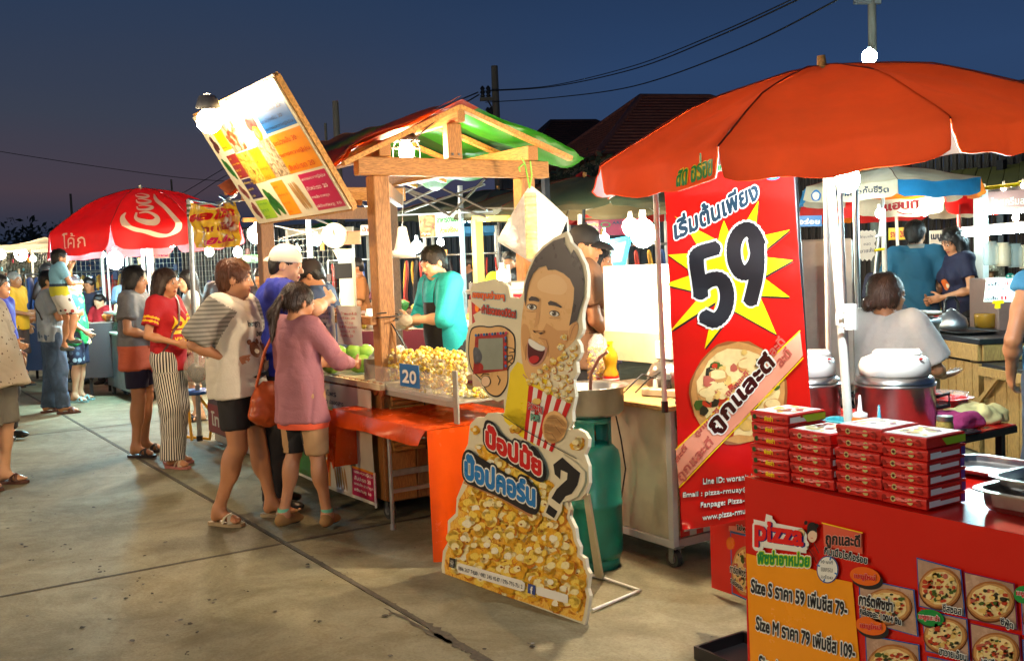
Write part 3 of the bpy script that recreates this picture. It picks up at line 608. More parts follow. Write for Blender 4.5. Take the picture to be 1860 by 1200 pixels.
  ang = np.where(A[:,2] > .80*k,(np.arctan2(A[:,1],A[:,0])/(2*math.pi)+.5)*160,ang)
  zo = bottom['zone'](A[B].mean(1)/k) if 'zone' in bottom else None
  mesh_obj(bottom.get('name','trousers'),A,B,bm_,root,zo,dict(ang=ang,lx=A[:,0]/k))
 if shoes:
  for sgn,an,tt in ((1,aR,tR),(-1,aL,tL)):
   fd = V(math.sin(R(tt)),math.cos(R(tt)),0); fx = V(math.cos(R(tt)),-math.sin(R(tt)),0); z0 = an[2]-.085*k; Mf = np.column_stack((fx,fd,V(0,0,1))); base = V(an[0],an[1],z0)
   if shoes[0] == 'sandal':
    mb = MB(); pr = [(-.040,.15),(-.046,.10),(-.036,.0),(-.038,-.05),(-.02,-.078),(.02,-.078),(.038,-.05),(.036,.0),(.046,.10),(.040,.15),(.02,.185),(-.02,.185)]
    mb.prism([base+(fx*x+fd*y)*k+V(0,0,.004) for x,y in pr[::-1]],V(0,0,-.022*k)); so = mb.build('sandal',shoes[1],root,local=True)
    m2 = MB()
    for y0,y1 in ((.045,.12),(.12,.06)):
     pts = []
     for q in range(9): t = q/8; x = -.048+.096*t; pts.append(base+(fx*x+fd*(y0+(y1-y0)*t))*k+V(0,0,(.008+.058*math.sin(math.pi*t)**.6*(1-.25*(y0+(y1-y0)*t-.06)/.06))*k))
     for q in range(8): m2.bar(pts[q],pts[q+1]+(pts[q+1]-pts[q])*.1,.030*k,.004)
    m2.build('strap',shoes[2],so,local=True)
   else:
    g = Field(base-.30,base+.30,.0075 if res < .008 else .011); g.cone(base+fd*(-.035*k)+V(0,0,.045*k),base+fd*.11*k+V(0,0,.032*k),.042*k,.036*k,.03,flat=(1,1)); g.ell(base+fd*.125*k+V(0,0,.028*k),np.array((.047,.058,.028))*k,.02,M=Mf)
    g.cone(base+V(0,0,.05*k),an+V(0,0,.005),.040*k,.043*k,.02); g.cut(base+V(0,0,-.012*k),V(0,0,-1)); g.cut(base+V(0,0,shoes[3]*k if len(shoes) > 3 else .085*k),V(0,0,1)); A,B = g.mesh(); cen = A[B].mean(1); so = mesh_obj('shoe',A,B,[shoes[1],shoes[2]],root,(cen[:,2] < z0+.012*k).astype(int))
    if len(shoes) > 4: m2 = MB(); m2.cyl(an+V(0,0,-.01),an+V(0,0,.04*k),.042*k,.042*k,14); m2.build('sock',shoes[4],root,local=True)
 P_ = dict(root=root,up=up,hd=hd,HM=HM,T=T,k=k,hk=hk,shR=shR,shL=shL,eR=eR,eL=eL,wR=wR,wL=wL,hc=hc,neck=neck,body=b)
 P_['w'] = lambda p: np.array(ROOT[root.name] @ Vector(tuple(map(float,p))))
 return P_
# ================================================================== GROUND
gm = bpy.data.materials.new('concrete'); gm.use_nodes = True; n_ = gm.node_tree.nodes; l_ = gm.node_tree.links; b_ = n_['Principled BSDF']
geo = n_.new('ShaderNodeNewGeometry')
def nz_(sc,det=6,rough=.6,dist=0.,st=None):
 z = n_.new('ShaderNodeTexNoise'); z.inputs['Scale'].default_value = sc; z.inputs['Detail'].default_value = det; z.inputs['Roughness'].default_value = rough; z.inputs['Distortion'].default_value = dist
 if st: q = n_.new('ShaderNodeMapping'); q.inputs['Scale'].default_value = st; l_.new(geo.outputs['Position'],q.inputs[0]); l_.new(q.outputs[0],z.inputs['Vector'])
 else: l_.new(geo.outputs['Position'],z.inputs['Vector'])
 return z
z1 = nz_(.85,10,.68,.8); cr = n_.new('ShaderNodeValToRGB'); e = cr.color_ramp.elements; e.new(.5)
e[0].position = .28; e[0].color = (.155,.142,.086,1); e[1].position = .5; e[1].color = (.265,.248,.155,1); e[2].position = .72; e[2].color = (.37,.35,.23,1); l_.new(z1.outputs['Fac'],cr.inputs[0])
z2 = nz_(5,8,.7,1.2); c2 = n_.new('ShaderNodeValToRGB'); c2.color_ramp.elements[0].position = .30; c2.color_ramp.elements[0].color = (.80,.78,.75,1); c2.color_ramp.elements[1].position = .60; c2.color_ramp.elements[1].color = (1,1,1,1); l_.new(z2.outputs['Fac'],c2.inputs[0])
z3 = nz_(70,4,.7); c3 = n_.new('ShaderNodeValToRGB'); c3.color_ramp.elements[0].position = .36; c3.color_ramp.elements[0].color = (.80,.78,.75,1); c3.color_ramp.elements[1].position = .58; c3.color_ramp.elements[1].color = (1,1,1,1); l_.new(z3.outputs['Fac'],c3.inputs[0])
z4 = nz_(2.2,8,.7,1.5); c4 = n_.new('ShaderNodeValToRGB'); c4.color_ramp.elements[0].position = .38; c4.color_ramp.elements[0].color = (.74,.69,.60,1); c4.color_ramp.elements[1].position = .60; c4.color_ramp.elements[1].color = (1,1,1,1); l_.new(z4.outputs['Fac'],c4.inputs[0])
def mul(a,b):
 q = n_.new('ShaderNodeMix'); q.data_type = 'RGBA'; q.blend_type = 'MULTIPLY'; q.inputs[0].default_value = 1; l_.new(a,q.inputs[6]); l_.new(b,q.inputs[7]); return q.outputs[2]
l_.new(mul(mul(mul(cr.outputs[0],c2.outputs[0]),c3.outputs[0]),c4.outputs[0]),b_.inputs['Base Color'])
rr_ = n_.new('ShaderNodeMapRange'); rr_.inputs[3].default_value = .85; rr_.inputs[4].default_value = .62; l_.new(z1.outputs['Fac'],rr_.inputs[0]); l_.new(rr_.outputs[0],b_.inputs['Roughness'])
bp = n_.new('ShaderNodeBump'); bp.inputs['Strength'].default_value = .25; bp.inputs['Distance'].default_value = .01; l_.new(z3.outputs['Fac'],bp.inputs['Height']); bp2 = n_.new('ShaderNodeBump'); bp2.inputs['Strength'].default_value = .18; bp2.inputs['Distance'].default_value = .03; l_.new(z2.outputs['Fac'],bp2.inputs['Height']); l_.new(bp.outputs[0],bp2.inputs['Normal']); l_.new(bp2.outputs[0],b_.inputs['Normal'])
MATS['concrete'] = gm
mb = MB(); mb.add([(-400,-300,-.03),(300,-300,-.03),(300,400,-.03),(-400,400,-.03)],[(0,1,2,3)]); ground = mb.build('ground',mat('dark_soil',(.05,.045,.038),.9),kind='structure')
xs = [-45,-39.4,-33.4,-27.8,-22.2,-16.6,-11.0,-5.41,.2,5.8]; ys = [-10,-6,-2,1.95,6.2,10.4,14.6,19,24]
for i in range(len(xs)-1):
 for j in range(len(ys)-1):
  g = .009; mb = MB(); lo = V(xs[i]+g,ys[j]+g,0); hi = V(xs[i+1]-g,ys[j+1]-g,0)
  mb.obox((lo+hi)/2-V(0,0,.06),(hi[0]-lo[0],hi[1]-lo[1],.12),np.eye(3),.008); mb.build('paving_slab',gm,ground)
# tar and grit in the joints, wider towards the viewer
mb = MB(); tar = mat('joint_tar',(.085,.072,.05),.8,var=.4,scale=40)
def crack(p,q,w0,w1,st=.022,gaps=.0):
 p = V(*p,.0025); q = V(*q,.0025); Ln = np.linalg.norm(q-p); m = int(Ln/st); d = (q-p)/Ln; s_ = V(-d[1],d[0],0); L_ = []
 off = 0
 for k in range(m+1):
  t = k/m; w = (w0+(w1-w0)*t)*(.3+1.5*random.random()**1.5); off = off*.8+random.uniform(-.006,.006); c = p+d*Ln*t+s_*off; L_.append((c-s_*w/2,c+s_*w/2))
 for k in range(m): mb.add([L_[k][0],L_[k+1][0],L_[k+1][1],L_[k][1]],[(0,1,2,3)])
crack((-14,1.95),(-5.2,1.95),.008,.013); crack((-5.2,1.955),(-3.9,1.95),.014,.024); crack((-3.9,1.95),(-3.4,1.94),.03,.045,.03); crack((-3.4,1.94),(-2.2,1.94),.04,.03); crack((-2.2,1.94),(.2,1.94),.03,.03)
crack((-5.41,-2),(-5.41,3.2),.010,.013); crack((-11,-2),(-11,6),.02,.02); crack((-4.05,1.90),(-3.5,1.93),.012,.03,.03)
for a,b in (((-30,1.95),(2,1.95)),((-5.41,-2),(-5.41,6)),((-11,-2),(-11,6))): dx,dy = (0,.013) if a[1] == b[1] else (.013,0); mb.add([(a[0]-dx,a[1]-dy,.0012),(b[0]-dx,b[1]-dy,.0012),(b[0]+dx,b[1]+dy,.0012),(a[0]+dx,a[1]+dy,.0012)],[(0,1,2,3)])
o = mb.build('joint_filler',tar,ground,kind='stuff')
# leaves, gum and paper bits trodden into the slabs
mb = MB(); lit = [mat('leaf_litter',(.035,.028,.02),.8),mat('paper_scrap',(.3,.3,.3),.7),mat('gum_spot',(.07,.062,.05),.6)]
spots = [(62,922),(55,944),(75,948),(108,965),(14,960),(40,990),(82,980),(97,1003),(118,990),(128,998),(60,1018),(135,1022),(165,1017),(30,1045),(170,922),(180,1035),(190,1038),(222,1072),(236,1082),(250,1056),(277,1079),(292,1095),(305,1155),(240,1165),(328,1127),(335,1135),(342,1185),(357,1150),(172,1088),(200,1125),(710,1192),(560,1030),(8,930),(20,905),(88,900),(100,934),(262,1010),(300,985),(410,1030),(450,1075),(500,1110),(380,1090),(150,1140),(130,1180),(50,1120),(60,930),(580,1130),(620,1160),(115,858),(60,868),(170,860),(700,1120),(880,1180),(960,1170),(30,800),(230,860)]
for (x,y) in spots:
 for q in range(random.choice((1,1,2,3))):
  c = G(x+random.uniform(-12,12)*(q > 0),y+random.uniform(-6,6)*(q > 0)); mb.cm = random.choices((0,1,2),(8,.4,5))[0]; r_ = random.uniform(.006,.016); n = 7; a0 = random.random()*6
  pts = [c+V(math.cos(a0+6.28*k/n)*r_*random.uniform(.5,1.3),math.sin(a0+6.28*k/n)*r_*random.uniform(.4,1.1),.0035+random.uniform(0,.004)) for k in range(n)]; mb.add(pts,[tuple(range(n))])
for _ in range(700):
 c = V(random.uniform(-12,-2),random.uniform(-1.5,3.2),.0035); mb.cm = 2 if random.random() < .7 else 0; r_ = random.uniform(.002,.007); mb.add([c+V(r_*math.cos(k*1.257),r_*math.sin(k*1.257)*.8,0) for k in range(5)],[(0,1,2,3,4)])
mb.build('litter',lit,kind='stuff')
# ================================================================== LAMPS (every one a real fitting that the photo shows or implies)
LAMP = 1.8
def emat(name,col,s): return mat(name,(.8,.8,.8),.3,var=0,emit=s*LAMP,ecol=col)
WARM = (1.,.66,.34); WARM2 = (1.,.78,.52); COOL = (.62,.93,1.); NEU = (1.,.93,.80)
def bulb(name,label,p,r,watts,col,cat='lamp',hang=None,group=None,cord=None):
 """glowing bulb of radius r that radiates about `watts`"""
 p = np.array(p,float); r *= 1.12; t = thing(name,label,cat,p,0,group); A = 4*math.pi*r*r; s_ = watts/(math.pi*A)
 mb = MB(); mb.ell(p,(r,r,r*1.15),14,9); mb.build('bulb',emat('glow_%s_%d' % (name,int(s_)),col,s_),t)
 mb = MB(); mb.cyl(p+V(0,0,r*1.05),p+V(0,0,r*1.05+.05),.016,.014,10); mb.build('socket',m_whiteg,t)
 if cord is not None: mb = MB(); mb.tube([p+V(0,0,r+.05),(p+np.array(cord))/2+V(.01,.01,0),cord],.004,5); mb.build('cord',m_wire,t)
 return t
def tube_lamp(label,a,b,watts,col,r=.014,group=None,name='fluorescent_tube'):
 a = np.array(a,float); b = np.array(b,float); t = thing(name,label,'lamp',(a+b)/2,0,group); Ln = np.linalg.norm(b-a); s_ = watts/(math.pi*2*math.pi*r*Ln); d = (b-a)/Ln
 mb = MB(); mb.cyl(a,b,r,r,10); mb.build('tube',emat('glow_tube_%d_%d' % (int(s_*10),int(col[0]*10)),col,s_),t)
 mb = MB(); mb.cyl(a-d*.03,a-d*.001,r*1.05,r*1.05,10); mb.cyl(b+d*.001,b+d*.03,r*1.05,r*1.05,10); mb.bar(a-d*.03+V(0,0,r+.014),b+d*.03+V(0,0,r+.014),.04,.022); mb.build('fitting',m_whiteg,t)
 return t
# ================================================================== MENU SIGN tilted out from the fruit stall
O_ = V(-5.36,2.43,1.845); TRp = V(-5.36,2.02,2.54); BLp = V(-7.68,2.43,1.845)
signp = Panel(O_,V(1,0,0),TRp-O_)
sg = thing('menu_sign','big white fruit menu board tilted out over the aisle, with coloured price panels','sign',O_)
u0,v0 = signp.uv(347,210); u1,v1 = signp.uv(500,145); u2,v2 = signp.uv(635,382); u3,v3 = signp.uv(470,405)
U0,U1 = (u0+u3)/2,(u1+u2)/2; V0,V1 = (v2+v3)/2,(v0+v1)/2
mb = MB(); c_ = [signp.pt(U0,V0,-.012),signp.pt(U1,V0,-.012),signp.pt(U1,V1,-.012),signp.pt(U0,V1,-.012)]; mb.prism(c_,signp.n*signp.flip*.012); mb.build('board',m_cream,sg)
mb = MB()
for a,b in ((0,1),(1,2),(2,3),(3,0)): mb.bar(c_[a]-signp.n*signp.flip*.016,c_[b]-signp.n*signp.flip*.016,.032,.032,up=tuple(signp.n))
mb.bar((c_[0]+c_[1])/2-signp.n*signp.flip*.016,(c_[2]+c_[3])/2-signp.n*signp.flip*.016,.03,.03,up=tuple(signp.n)); mb.build('frame',m_lath,sg)
fx = lambda a,b: (U0+(U1-U0)*a,V0+(V1-V0)*b)
def cell(a0,b0,a1,b1,m,ly=1): signp.poly([fx(a0,b0),fx(a1,b0),fx(a1,b1),fx(a0,b1)],m,ly,px=False)
def P2(a,b):
 p = signp.pt(*fx(a,b)); v = p-CAM; dp = v@_f; return (CXP+FPX*(v@_r)/dp,CYP-FPX*(v@_u)/dp)
ph_tom = blotch('photo_tomato',[S(150,20,12),S(225,60,30),S(240,150,120),S(210,40,20)],14); ph_pine = blotch('photo_pineapple',[S(70,60,20),S(180,140,40),S(230,190,80),S(120,90,30)],22)
ph_nut = blotch('photo_nuts',[S(60,45,30),S(140,115,80),S(200,180,145),S(90,70,45)],30); ph_cuc = mat('photo_cucumber',S(45,120,40),.35,var=.35,scale=20); ph_mag = mat('photo_mangosteen',S(95,45,35),.35,var=.4,scale=20); ph_tam = mat('photo_tamarind',S(190,145,85),.35,var=.3,scale=20); ph_shal = mat('photo_shallot',S(150,80,75),.35,var=.3,scale=20)
rows = [(.66,.83),(.34,.645),(.03,.325)]
MG = mat('maroon_ink',S(150,45,35),.3,var=.04); PU = mat('purple_ink',S(50,35,80),.3,var=.04); TE = mat('mint_ink',S(165,200,140),.3,var=.04)
cell(.12,.66,.235,.86,inky); cell(.235,.62,.40,.86,ph_tom); cell(.40,.64,.50,.86,TE); cell(.665,.67,.985,.93,inkb)
cell(.11,.41,.235,.62,MG); cell(.225,.34,.385,.61,ph_pine); cell(.385,.345,.51,.61,inko); cell(.50,.345,.665,.645,ph_nut); cell(.665,.345,.99,.65,inko)
cell(.115,.22,.25,.40,PU); cell(.12,.03,.27,.20,inklg); cell(.405,.03,.545,.32,inko); cell(.72,.03,.985,.325,inkm)
def fruit(shape,a,b,ra,rb,m,rot=0,ly=2):
 c = fx(a,b); signp.disc(c,ra*(U1-U0),rb*(V1-V0),m,ly,18,.08,px=False,rot=rot)
for q in ((.57,.82),(.60,.78),(.55,.78)): fruit(0,*q,.030,.055,ph_mag)
fruit(0,.585,.70,.036,.055,inky,.3,3); fruit(0,.585,.70,.026,.04,blotch('passion_pulp',[S(90,60,20),S(230,180,60),S(250,230,150)],60),0,4)
for q in ((.06,.77),(.08,.72),(.05,.70)): fruit(0,*q,.018,.04,ph_mag)
for a,b,rt in ((.305,.21,1.1),(.335,.17,1.2),(.36,.12,1.15),(.30,.12,1.2)): fruit(0,a,b,.045,.045,ph_cuc,-rt)
for a in (.60,.62,.645,.66): fruit(0,a,.17,.011,.12,ph_tam,.25)
for a,b in ((.05,.53),(.07,.50)): fruit(0,a,b,.018,.09,ph_cuc,.3)
for a,b in ((.05,.32),(.07,.28),(.06,.12),(.08,.09),(.075,.15)): fruit(0,a,b,.02,.05,ph_shal,.4)
lineT = ['น้ำสมุนไพร เย็นๆ','เสาวรสสด 25','มะม่วงปั่น 30','แตงกวาญี่ปุ่น','สับปะรด 20','ขายส่ง ราคาถูก','ฝรั่งกิมจู 10','มังคุด โล 35']
def rows_text(a0,a1,b0,b1,n,m,k0=0,sc=.5):
 for q in range(n):
  y = b1-(b1-b0)*(q+.78)/n; BL = P2(a0+.012,y); BR = P2(a1-.02-.03*((q*7+k0) % 3),y); tp = P2(a0+.012,y+(b1-b0)/n*sc); h = math.hypot(tp[0]-BL[0],tp[1]-BL[1])
  signp.text(lineT[(q+k0) % 8],BL,BR,h,m,2,off=.02,slant=((tp[0]-BL[0])/h,(tp[1]-BL[1])/h))
rows_text(.665,.985,.67,.93,4,inkn,0); rows_text(.665,.99,.345,.65,3,inkr,2,.45); rows_text(.72,.985,.03,.325,4,inkw,3,.45); rows_text(.385,.51,.345,.61,4,inkr,1,.4); rows_text(.405,.545,.03,.32,4,inkr,5,.4)
rows_text(.12,.235,.66,.86,3,inkr,4,.4); rows_text(.11,.235,.41,.62,4,inky,2,.4); rows_text(.115,.25,.22,.40,3,inky,6,.45); rows_text(.12,.27,.03,.20,3,inkg,3,.45)
signp.build('printed_menu',sg)
for X in (-5.6,-7.35):
 mb = MB(); mb.bar((X,2.6,1.9),(X,2.46,1.9),.03); mb.build('bracket',m_lath,sg)
# floodlight clamped to its top edge
fp = signp.pt(*signp.uv(408,188)); lp = D(385,207,6.35)
t = thing('floodlight','round floodlight glaring on a bent arm at the top edge of the tilted menu board','lamp',lp)
top_ = signp.pt(U0+(U1-U0)*.33,V1,0.01); lp = signp.pt(*signp.uv(411,190))+signp.n*signp.flip*.13
t.location = tuple(lp); ROOT[t.name] = Matrix.Translation(Vector(tuple(lp)))
aim = unit(signp.pt(U0+(U1-U0)*.35,V0+(V1-V0)*.55)-lp+V(.05,-.25,-.2)); M_ = np.array(Vector((0,0,-1)).rotation_difference(Vector(tuple(aim))).to_matrix())
def lathe_o(c,prof,M,n=20):
 b = MB(); b.lathe(c,prof,n,tilt=M); return b
lathe_o(lp,[(.02,.12),(.05,.11),(.07,.06),(.075,.04),(.07,.04),(.06,.06),(.03,.08)],M_).build('reflector',m_galv,t)
mb = MB(); mb.ell(lp-M_@V(0,0,.04),.075,16,10); mb.build('bulb',emat('glow_flood',WARM2,50/(math.pi*4*math.pi*0.075**2)),t)
mb = MB(); mb.tube([lp+M_@V(0,0,.12),lerp(lp,top_,.4)+V(0,-.03,.10),top_+V(0,-.05,.06),top_+V(0,.01,-.02)],.010,8); mb.build('arm',m_whiteg,t)
mb = MB(); mb.bar(top_+V(-.03,-.02,-.03),top_+V(.03,.0,.04),.05,.03); mb.build('clamp',m_whiteg,t)
# ================================================================== FRUIT STALL: timber posts, gable roof in green and orange tarpaulin
X0,X1,Y0,Y1,YR = -7.45,-5.49,2.66,3.70,3.15; ZB,ZR = 2.05,2.425
st = thing('fruit_stall','wooden market stall with a gable roof of green and orange tarpaulin','market stall',((X0+X1)/2,(Y0+Y1)/2,0))
for i,(x,y) in enumerate(((X1,Y0),(X1,Y1),(X0,Y0),(X0,Y1))):
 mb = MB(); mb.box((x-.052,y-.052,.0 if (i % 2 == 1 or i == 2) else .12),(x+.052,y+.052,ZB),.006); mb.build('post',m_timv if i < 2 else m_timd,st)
for x,m in ((X1+.055,m_tim),(X0-.0,m_tim)):
 mb = MB(); mb.bar((x,Y0-.16,ZB+.05),(x,Y1+.14,ZB+.05),.07,.105,bev=.005); mb.build('beam',m,st)
 mb = MB(); mb.box((x-.03,YR-.05,ZB+.104),(x+.03,YR+.05,ZR-.06),.004); kp = mb.build('king_post',m_timv,st)
 if x > X0+.5:
  mb = MB()
  for dy in (-.022,.022): mb.cyl((x+.031,YR+dy,ZB+.13),(x+.036,YR+dy,ZB+.13),.008,.008,10)
  mb.build('bolt',m_steel,kp)
for y in (Y0,Y1):
 mb = MB(); mb.bar((X0-.05,y,ZB+.15),(X1+.12,y,ZB+.15),.075,.09,bev=.004); mb.build('beam',m_timx,st)
mb = MB(); mb.bar((X0-.1,YR,ZR-.02),(X1+.17,YR,ZR-.02),.05,.08); mb.build('ridge_beam',m_timx,st)
mb = MB(); mb.bar((X1-.08,Y0+.05,ZB-.04),(X0+.2,Y1,ZB-.02),.05,.09); mb.build('brace',m_timd,st)
mb = MB(); mb.bar((X0+.02,Y0,ZB-.1),(X0+.02,Y1,ZB-.1),.05,.09); mb.build('brace',m_timd,st)
EL = (Y0-.28,2.09); ER = (Y1+.27,2.155)
for x in (X1+.15,X1-.35,X1-.95,X1-1.5,X0-.02):
 for e_ in (EL,ER):
  mb = MB(); mb.bar((x,YR,ZR+.03),(x,e_[0],e_[1]+.012),.045,.028); mb.build('rafter',m_lath,st)
def tarp(e_,ov,seed,z0=0.,edge=0.):
 r_ = np.random.default_rng(seed); ph = r_.random(4)*6
 def fn(u,v):
  x = X0-.08+(X1+.19-X0+.08)*u; y = YR+(e_[0]-YR)*v*(1+ov); z = ZR+.055+(e_[1]-ZR+.01)*v*(1+ov)+z0
  z += -.020*abs(math.sin(u*3.14*4))*(.3+v) + .010*math.sin(v*9+ph[0]+u*7)+.008*math.sin(u*31+ph[1])
  if v > .93: z -= .02+.015*math.sin(u*23+ph[2])
  return V(x,y,z)
 b = MB(); b.grid(fn,60,24); return b
tg = cloth2('green_tarpaulin',S(48,160,32),.40,.45); tor = cloth2('orange_tarpaulin',S(215,70,15),.4,.5); tdg = cloth2('dark_green_band',S(20,95,35),.35,.45)
b = tarp(ER,.10,2)
b.mi = [1 if (26 <= (i % 60) <= 33) or (44 <= (i % 60) <= 47) else (2 if (i//60) < 3 and (i % 60) > 30 else 0) for i in range(len(b.mi))]; b.build('roof_tarpaulin',[tg,tdg,tor],st)
b = tarp(EL,.03,3); b.mi = [1 if (i % 60) > 40 or (i//60) > 15 else (2 if 26 <= (i % 60) <= 31 else 0) for i in range(len(b.mi))]; b.build('roof_tarpaulin',[tg,tor,tdg],st)
b = tarp(EL,.05,3,.022); b.build('roof_tarpaulin',cloth2('rust_tarpaulin',S(170,92,52),.3,.6),st,label='faded orange outer sheet of the roof')
bulb('caged_lamp','work lamp in a black wire cage hanging under the green tarpaulin roof',(-5.72,2.98,2.23),.045,62,WARM,cord=(-5.75,3.1,2.46))
t = bpy.data.objects['caged_lamp']; c = V(-5.72,2.98,2.23); mb = MB()
for k in range(6): a = k*math.pi/3; mb.tube([c+V(.05*math.cos(a),.05*math.sin(a),.09),c+V(.085*math.cos(a),.085*math.sin(a),.02),c+V(.085*math.cos(a),.085*math.sin(a),-.06),c+V(.03*math.cos(a),.03*math.sin(a),-.11)],.0035,5)
for z in (.02,-.05): mb.tube([c+V(.086*math.cos(a),.086*math.sin(a),z) for a in np.linspace(0,6.283,19)],.0035,5)
mb.build('cage',m_blackm,t); mb = MB(); mb.lathe(c+V(0,0,.06),[(.02,.07),(.055,.05),(.09,.0),(.086,.0),(.05,.045)],18); mb.build('shade',m_blackm,t)
mb = MB(); mb.tube([(X1+.02,Y0-.1,2.12),(X1-.1,Y0+.1,2.22),(X1-.15,2.95,2.26),(X1-.05,3.1,2.40),(X1+.1,YR,2.44)],.005,5); mb.build('cable',m_wire,st)
# cart body: counter, bamboo slats, plank front, caster
mb = MB(); mb.box((X0-.1,Y0-.08,.80),(X1+.14,Y1-.15,.84),.006); mb.build('counter_top',mat('laminate_top',S(190,178,150),.35,dirt=.3),st)
for q in range(12):
 z = .44+q*.030; mb = MB(); mb.cyl((X1+.11+random.uniform(-.006,.008),Y0-.03+random.uniform(-.02,.02),z),(X1+.11+random.uniform(-.006,.008),Y1-.25+random.uniform(-.03,.02),z+random.uniform(-.006,.006)),.0145,.014,8); mb.build('bamboo_slat',wood('bamboo',S(190,140,75),(14,1.5,14)),st)
for y in (Y0+.18,Y1-.5): mb = MB(); mb.bar((X1+.128,y,.42),(X1+.128,y,.82),.012,.004); mb.build('blind_cord',m_wire,st)
for q in range(5):
 y0 = Y0-.05+q*.175; mb = MB(); mb.box((X1+.075,y0+.004,.13),(X1+.10+random.uniform(-.003,.003),y0+.171,.425),.004); mb.build('plank',wood('plank_%d' % (q % 3),S(170-12*(q % 3),112-8*(q % 3),55),(12,12,1.3)),st)
for q in range(8):
 x0 = X1+.07-.21*(q+1); mb = MB(); mb.box((x0+.004,Y0-.075,.13),(x0+.206,Y0-.05,.79),.004); mb.build('plank',wood('plank_%d' % (q % 3),S(170-12*(q % 3),112-8*(q % 3),55),(12,12,1.3)),st)
mb = MB(); mb.box((X0,Y0,.12),(X1+.07,Y1-.2,.16)); mb.build('floor_board',m_timd,st)
mb = MB(); mb.bar((X1+.11,Y0-.06,.30),(X1+.11,Y1-.2,.30),.02,.035); mb.build('rail',m_galv,st)
def caster(p,parent,r=.055):
 p = np.array(p,float); w = MB(); w.cyl(p+V(0,-.016,r),p+V(0,.016,r),r,r,18); o = w.build('caster',mat('rubber',(.03,.03,.03),.7),parent)
 w = MB(); w.cyl(p+V(0,-.018,r),p+V(0,.018,r),r*.55,r*.55,14); w.box(p+V(-.012,-.026,r*.8),p+V(.02,-.020,r*2+.02)); w.box(p+V(-.012,.020,r*.8),p+V(.02,.026,r*2+.02)); w.box(p+V(-.04,-.03,r*2+.012),p+V(.04,.03,r*2+.022)); w.build('fork',m_galv,o); return o
for p in ((X1-.02,Y0-.01,0),(X1-.02,Y1-.3,0),(X0+.1,Y0-.01,0)): caster(p,st)
# scalloped trim under the counter edge
mb = MB()
for q in range(14):
 x = X1+.10-q*.085; mb.cyl((x,Y0-.082,.80),(x,Y0-.094,.80),.040,.040,14)
mb.build('scalloped_trim',mat('trim_wood',S(160,90,45),.5),st); mb = MB(); mb.box((X0-.1,Y0-.115,.80),(X1+.14,Y0-.083,.835)); mb.build('counter_edge',mat('edge_strip',S(215,200,165),.4,dirt=.3),st)
# rail with price sheets
mb = MB(); mb.bar((X1+.02,Y0-.075,1.20),(X0+.3,Y0-.075,1.20),.045,.05,bev=.004); mb.build('rail',m_timx,st)
for (xa,ya,xb,yb) in ((576,556,606,618),(614,556,654,624)):
 pp = Panel((0,Y0-.105,0),(1,0,0),(0,0,1)); a = pp.uv(xa,yb); bq = pp.uv(xb,ya); t = thing('price_sheet','laminated price sheet with %s hanging from the wooden rail' % ('a black heading' if xa < 600 else 'red writing, the right one of two'),'sheet',(PY((xa+xb)/2,yb,Y0-.105)),0,'price sheets on the rail')
 mb = MB(); mb.prism([pp.pt(a[0],a[1]),pp.pt(bq[0],a[1]),pp.pt(bq[0],bq[1]),pp.pt(a[0],bq[1])],V(0,.004,0)); mb.build('sheet',mat('paper_sheet',S(225,222,205),.3,var=.03),t)
 for q in range(6): yy = ya+10+q*8; pp.text(['น้ำผลไม้','แก้วละ 20','มะม่วง','ฝรั่งสด','แตงโม 15','ส้มคั้น 25'][q],(xa+4,yy+5+(xb-xa)*.0),(xb-6-3*(q % 3),yy+6),5,inkr if xa > 600 else inkn,1,off=.02)
 if xa < 600: pp.poly([(578,585),(592,587),(592,592),(578,590)],ink,2)
 pp.build('lettering',t)
# the printed vinyl apron along the front of the stall
fa = Panel((0,Y0-.125,0),(1,0,0),(0,0,1),warp=lambda u,v: .006*math.sin(u*5+1)+.004*math.sin(v*11+u*3))
t = thing('stall_apron','white vinyl apron with fruit photos and crimson panel hung below the fruit counter','banner',(-6.4,Y0-.13,0))
A0,A1 = -8.9,X1+.02; Z0,Z1 = .10,.79
pr = lambda a,z: (a,z)
def frect(x0,z0,x1,z1,m,ly=1): fa.poly([(x0,z0),(x1,z0),(x1,z1),(x0,z1)],m,ly,px=False)
frect(A0+1.5,Z0,A1,Z1,mat('vinyl_white',S(212,208,192),.3,var=.05),0)
ph_grape = blotch('photo_passion',[S(50,25,30),S(110,60,60),S(160,120,90),S(60,90,40)],20)
for k,x in enumerate((-5.98,-6.75)):
 frect(x-.02,.48,x+.26,.66,mat('vinyl_cream',S(225,222,210),.3,var=.03),1)
 for q in range(4): fa.disc((x+.06+.05*q,.56+.03*(q % 2)),.035,.04,ph_grape,2,16,.1,px=False)
 fa.disc((x+.11,.53),.04,.04,inky,3,16,px=False); frect(x,.30,x+.25,.46,ph_nut,1); frect(x-.42,.30,x-.005,.46,inko,1); frect(x-.42,.48,x-.03,.64,inkb if k else TE,1)
frect(-6.42,.12,-6.10,.285,inko); frect(-6.09,.12,-5.80,.285,mat('vinyl_cream',S(225,222,210)),1)
for q in range(5): fa.disc((-6.02+.035*q,.20),.014,.075,ph_tam,2,12,.1,px=False,rot=.3)
frect(-5.79,.12,-5.46,.285,inkm); frect(-5.79,.285,-5.46,.30,inko)
frect(-7.4,.12,-6.8,.285,inklg); frect(-6.79,.12,-6.43,.285,ph_cuc)
def ftxt(s,x0,z0,x1,h,m,ly=2):
 v,f = text_mesh(s,.02); lo,hi = v.min(0),v.max(0); q = (v-lo)/(hi-lo); fa._m(m); fa.mb.add([fa.pt(x0+(x1-x0)*a,z0+h*b,ly*.0009) for a,b in q],f)
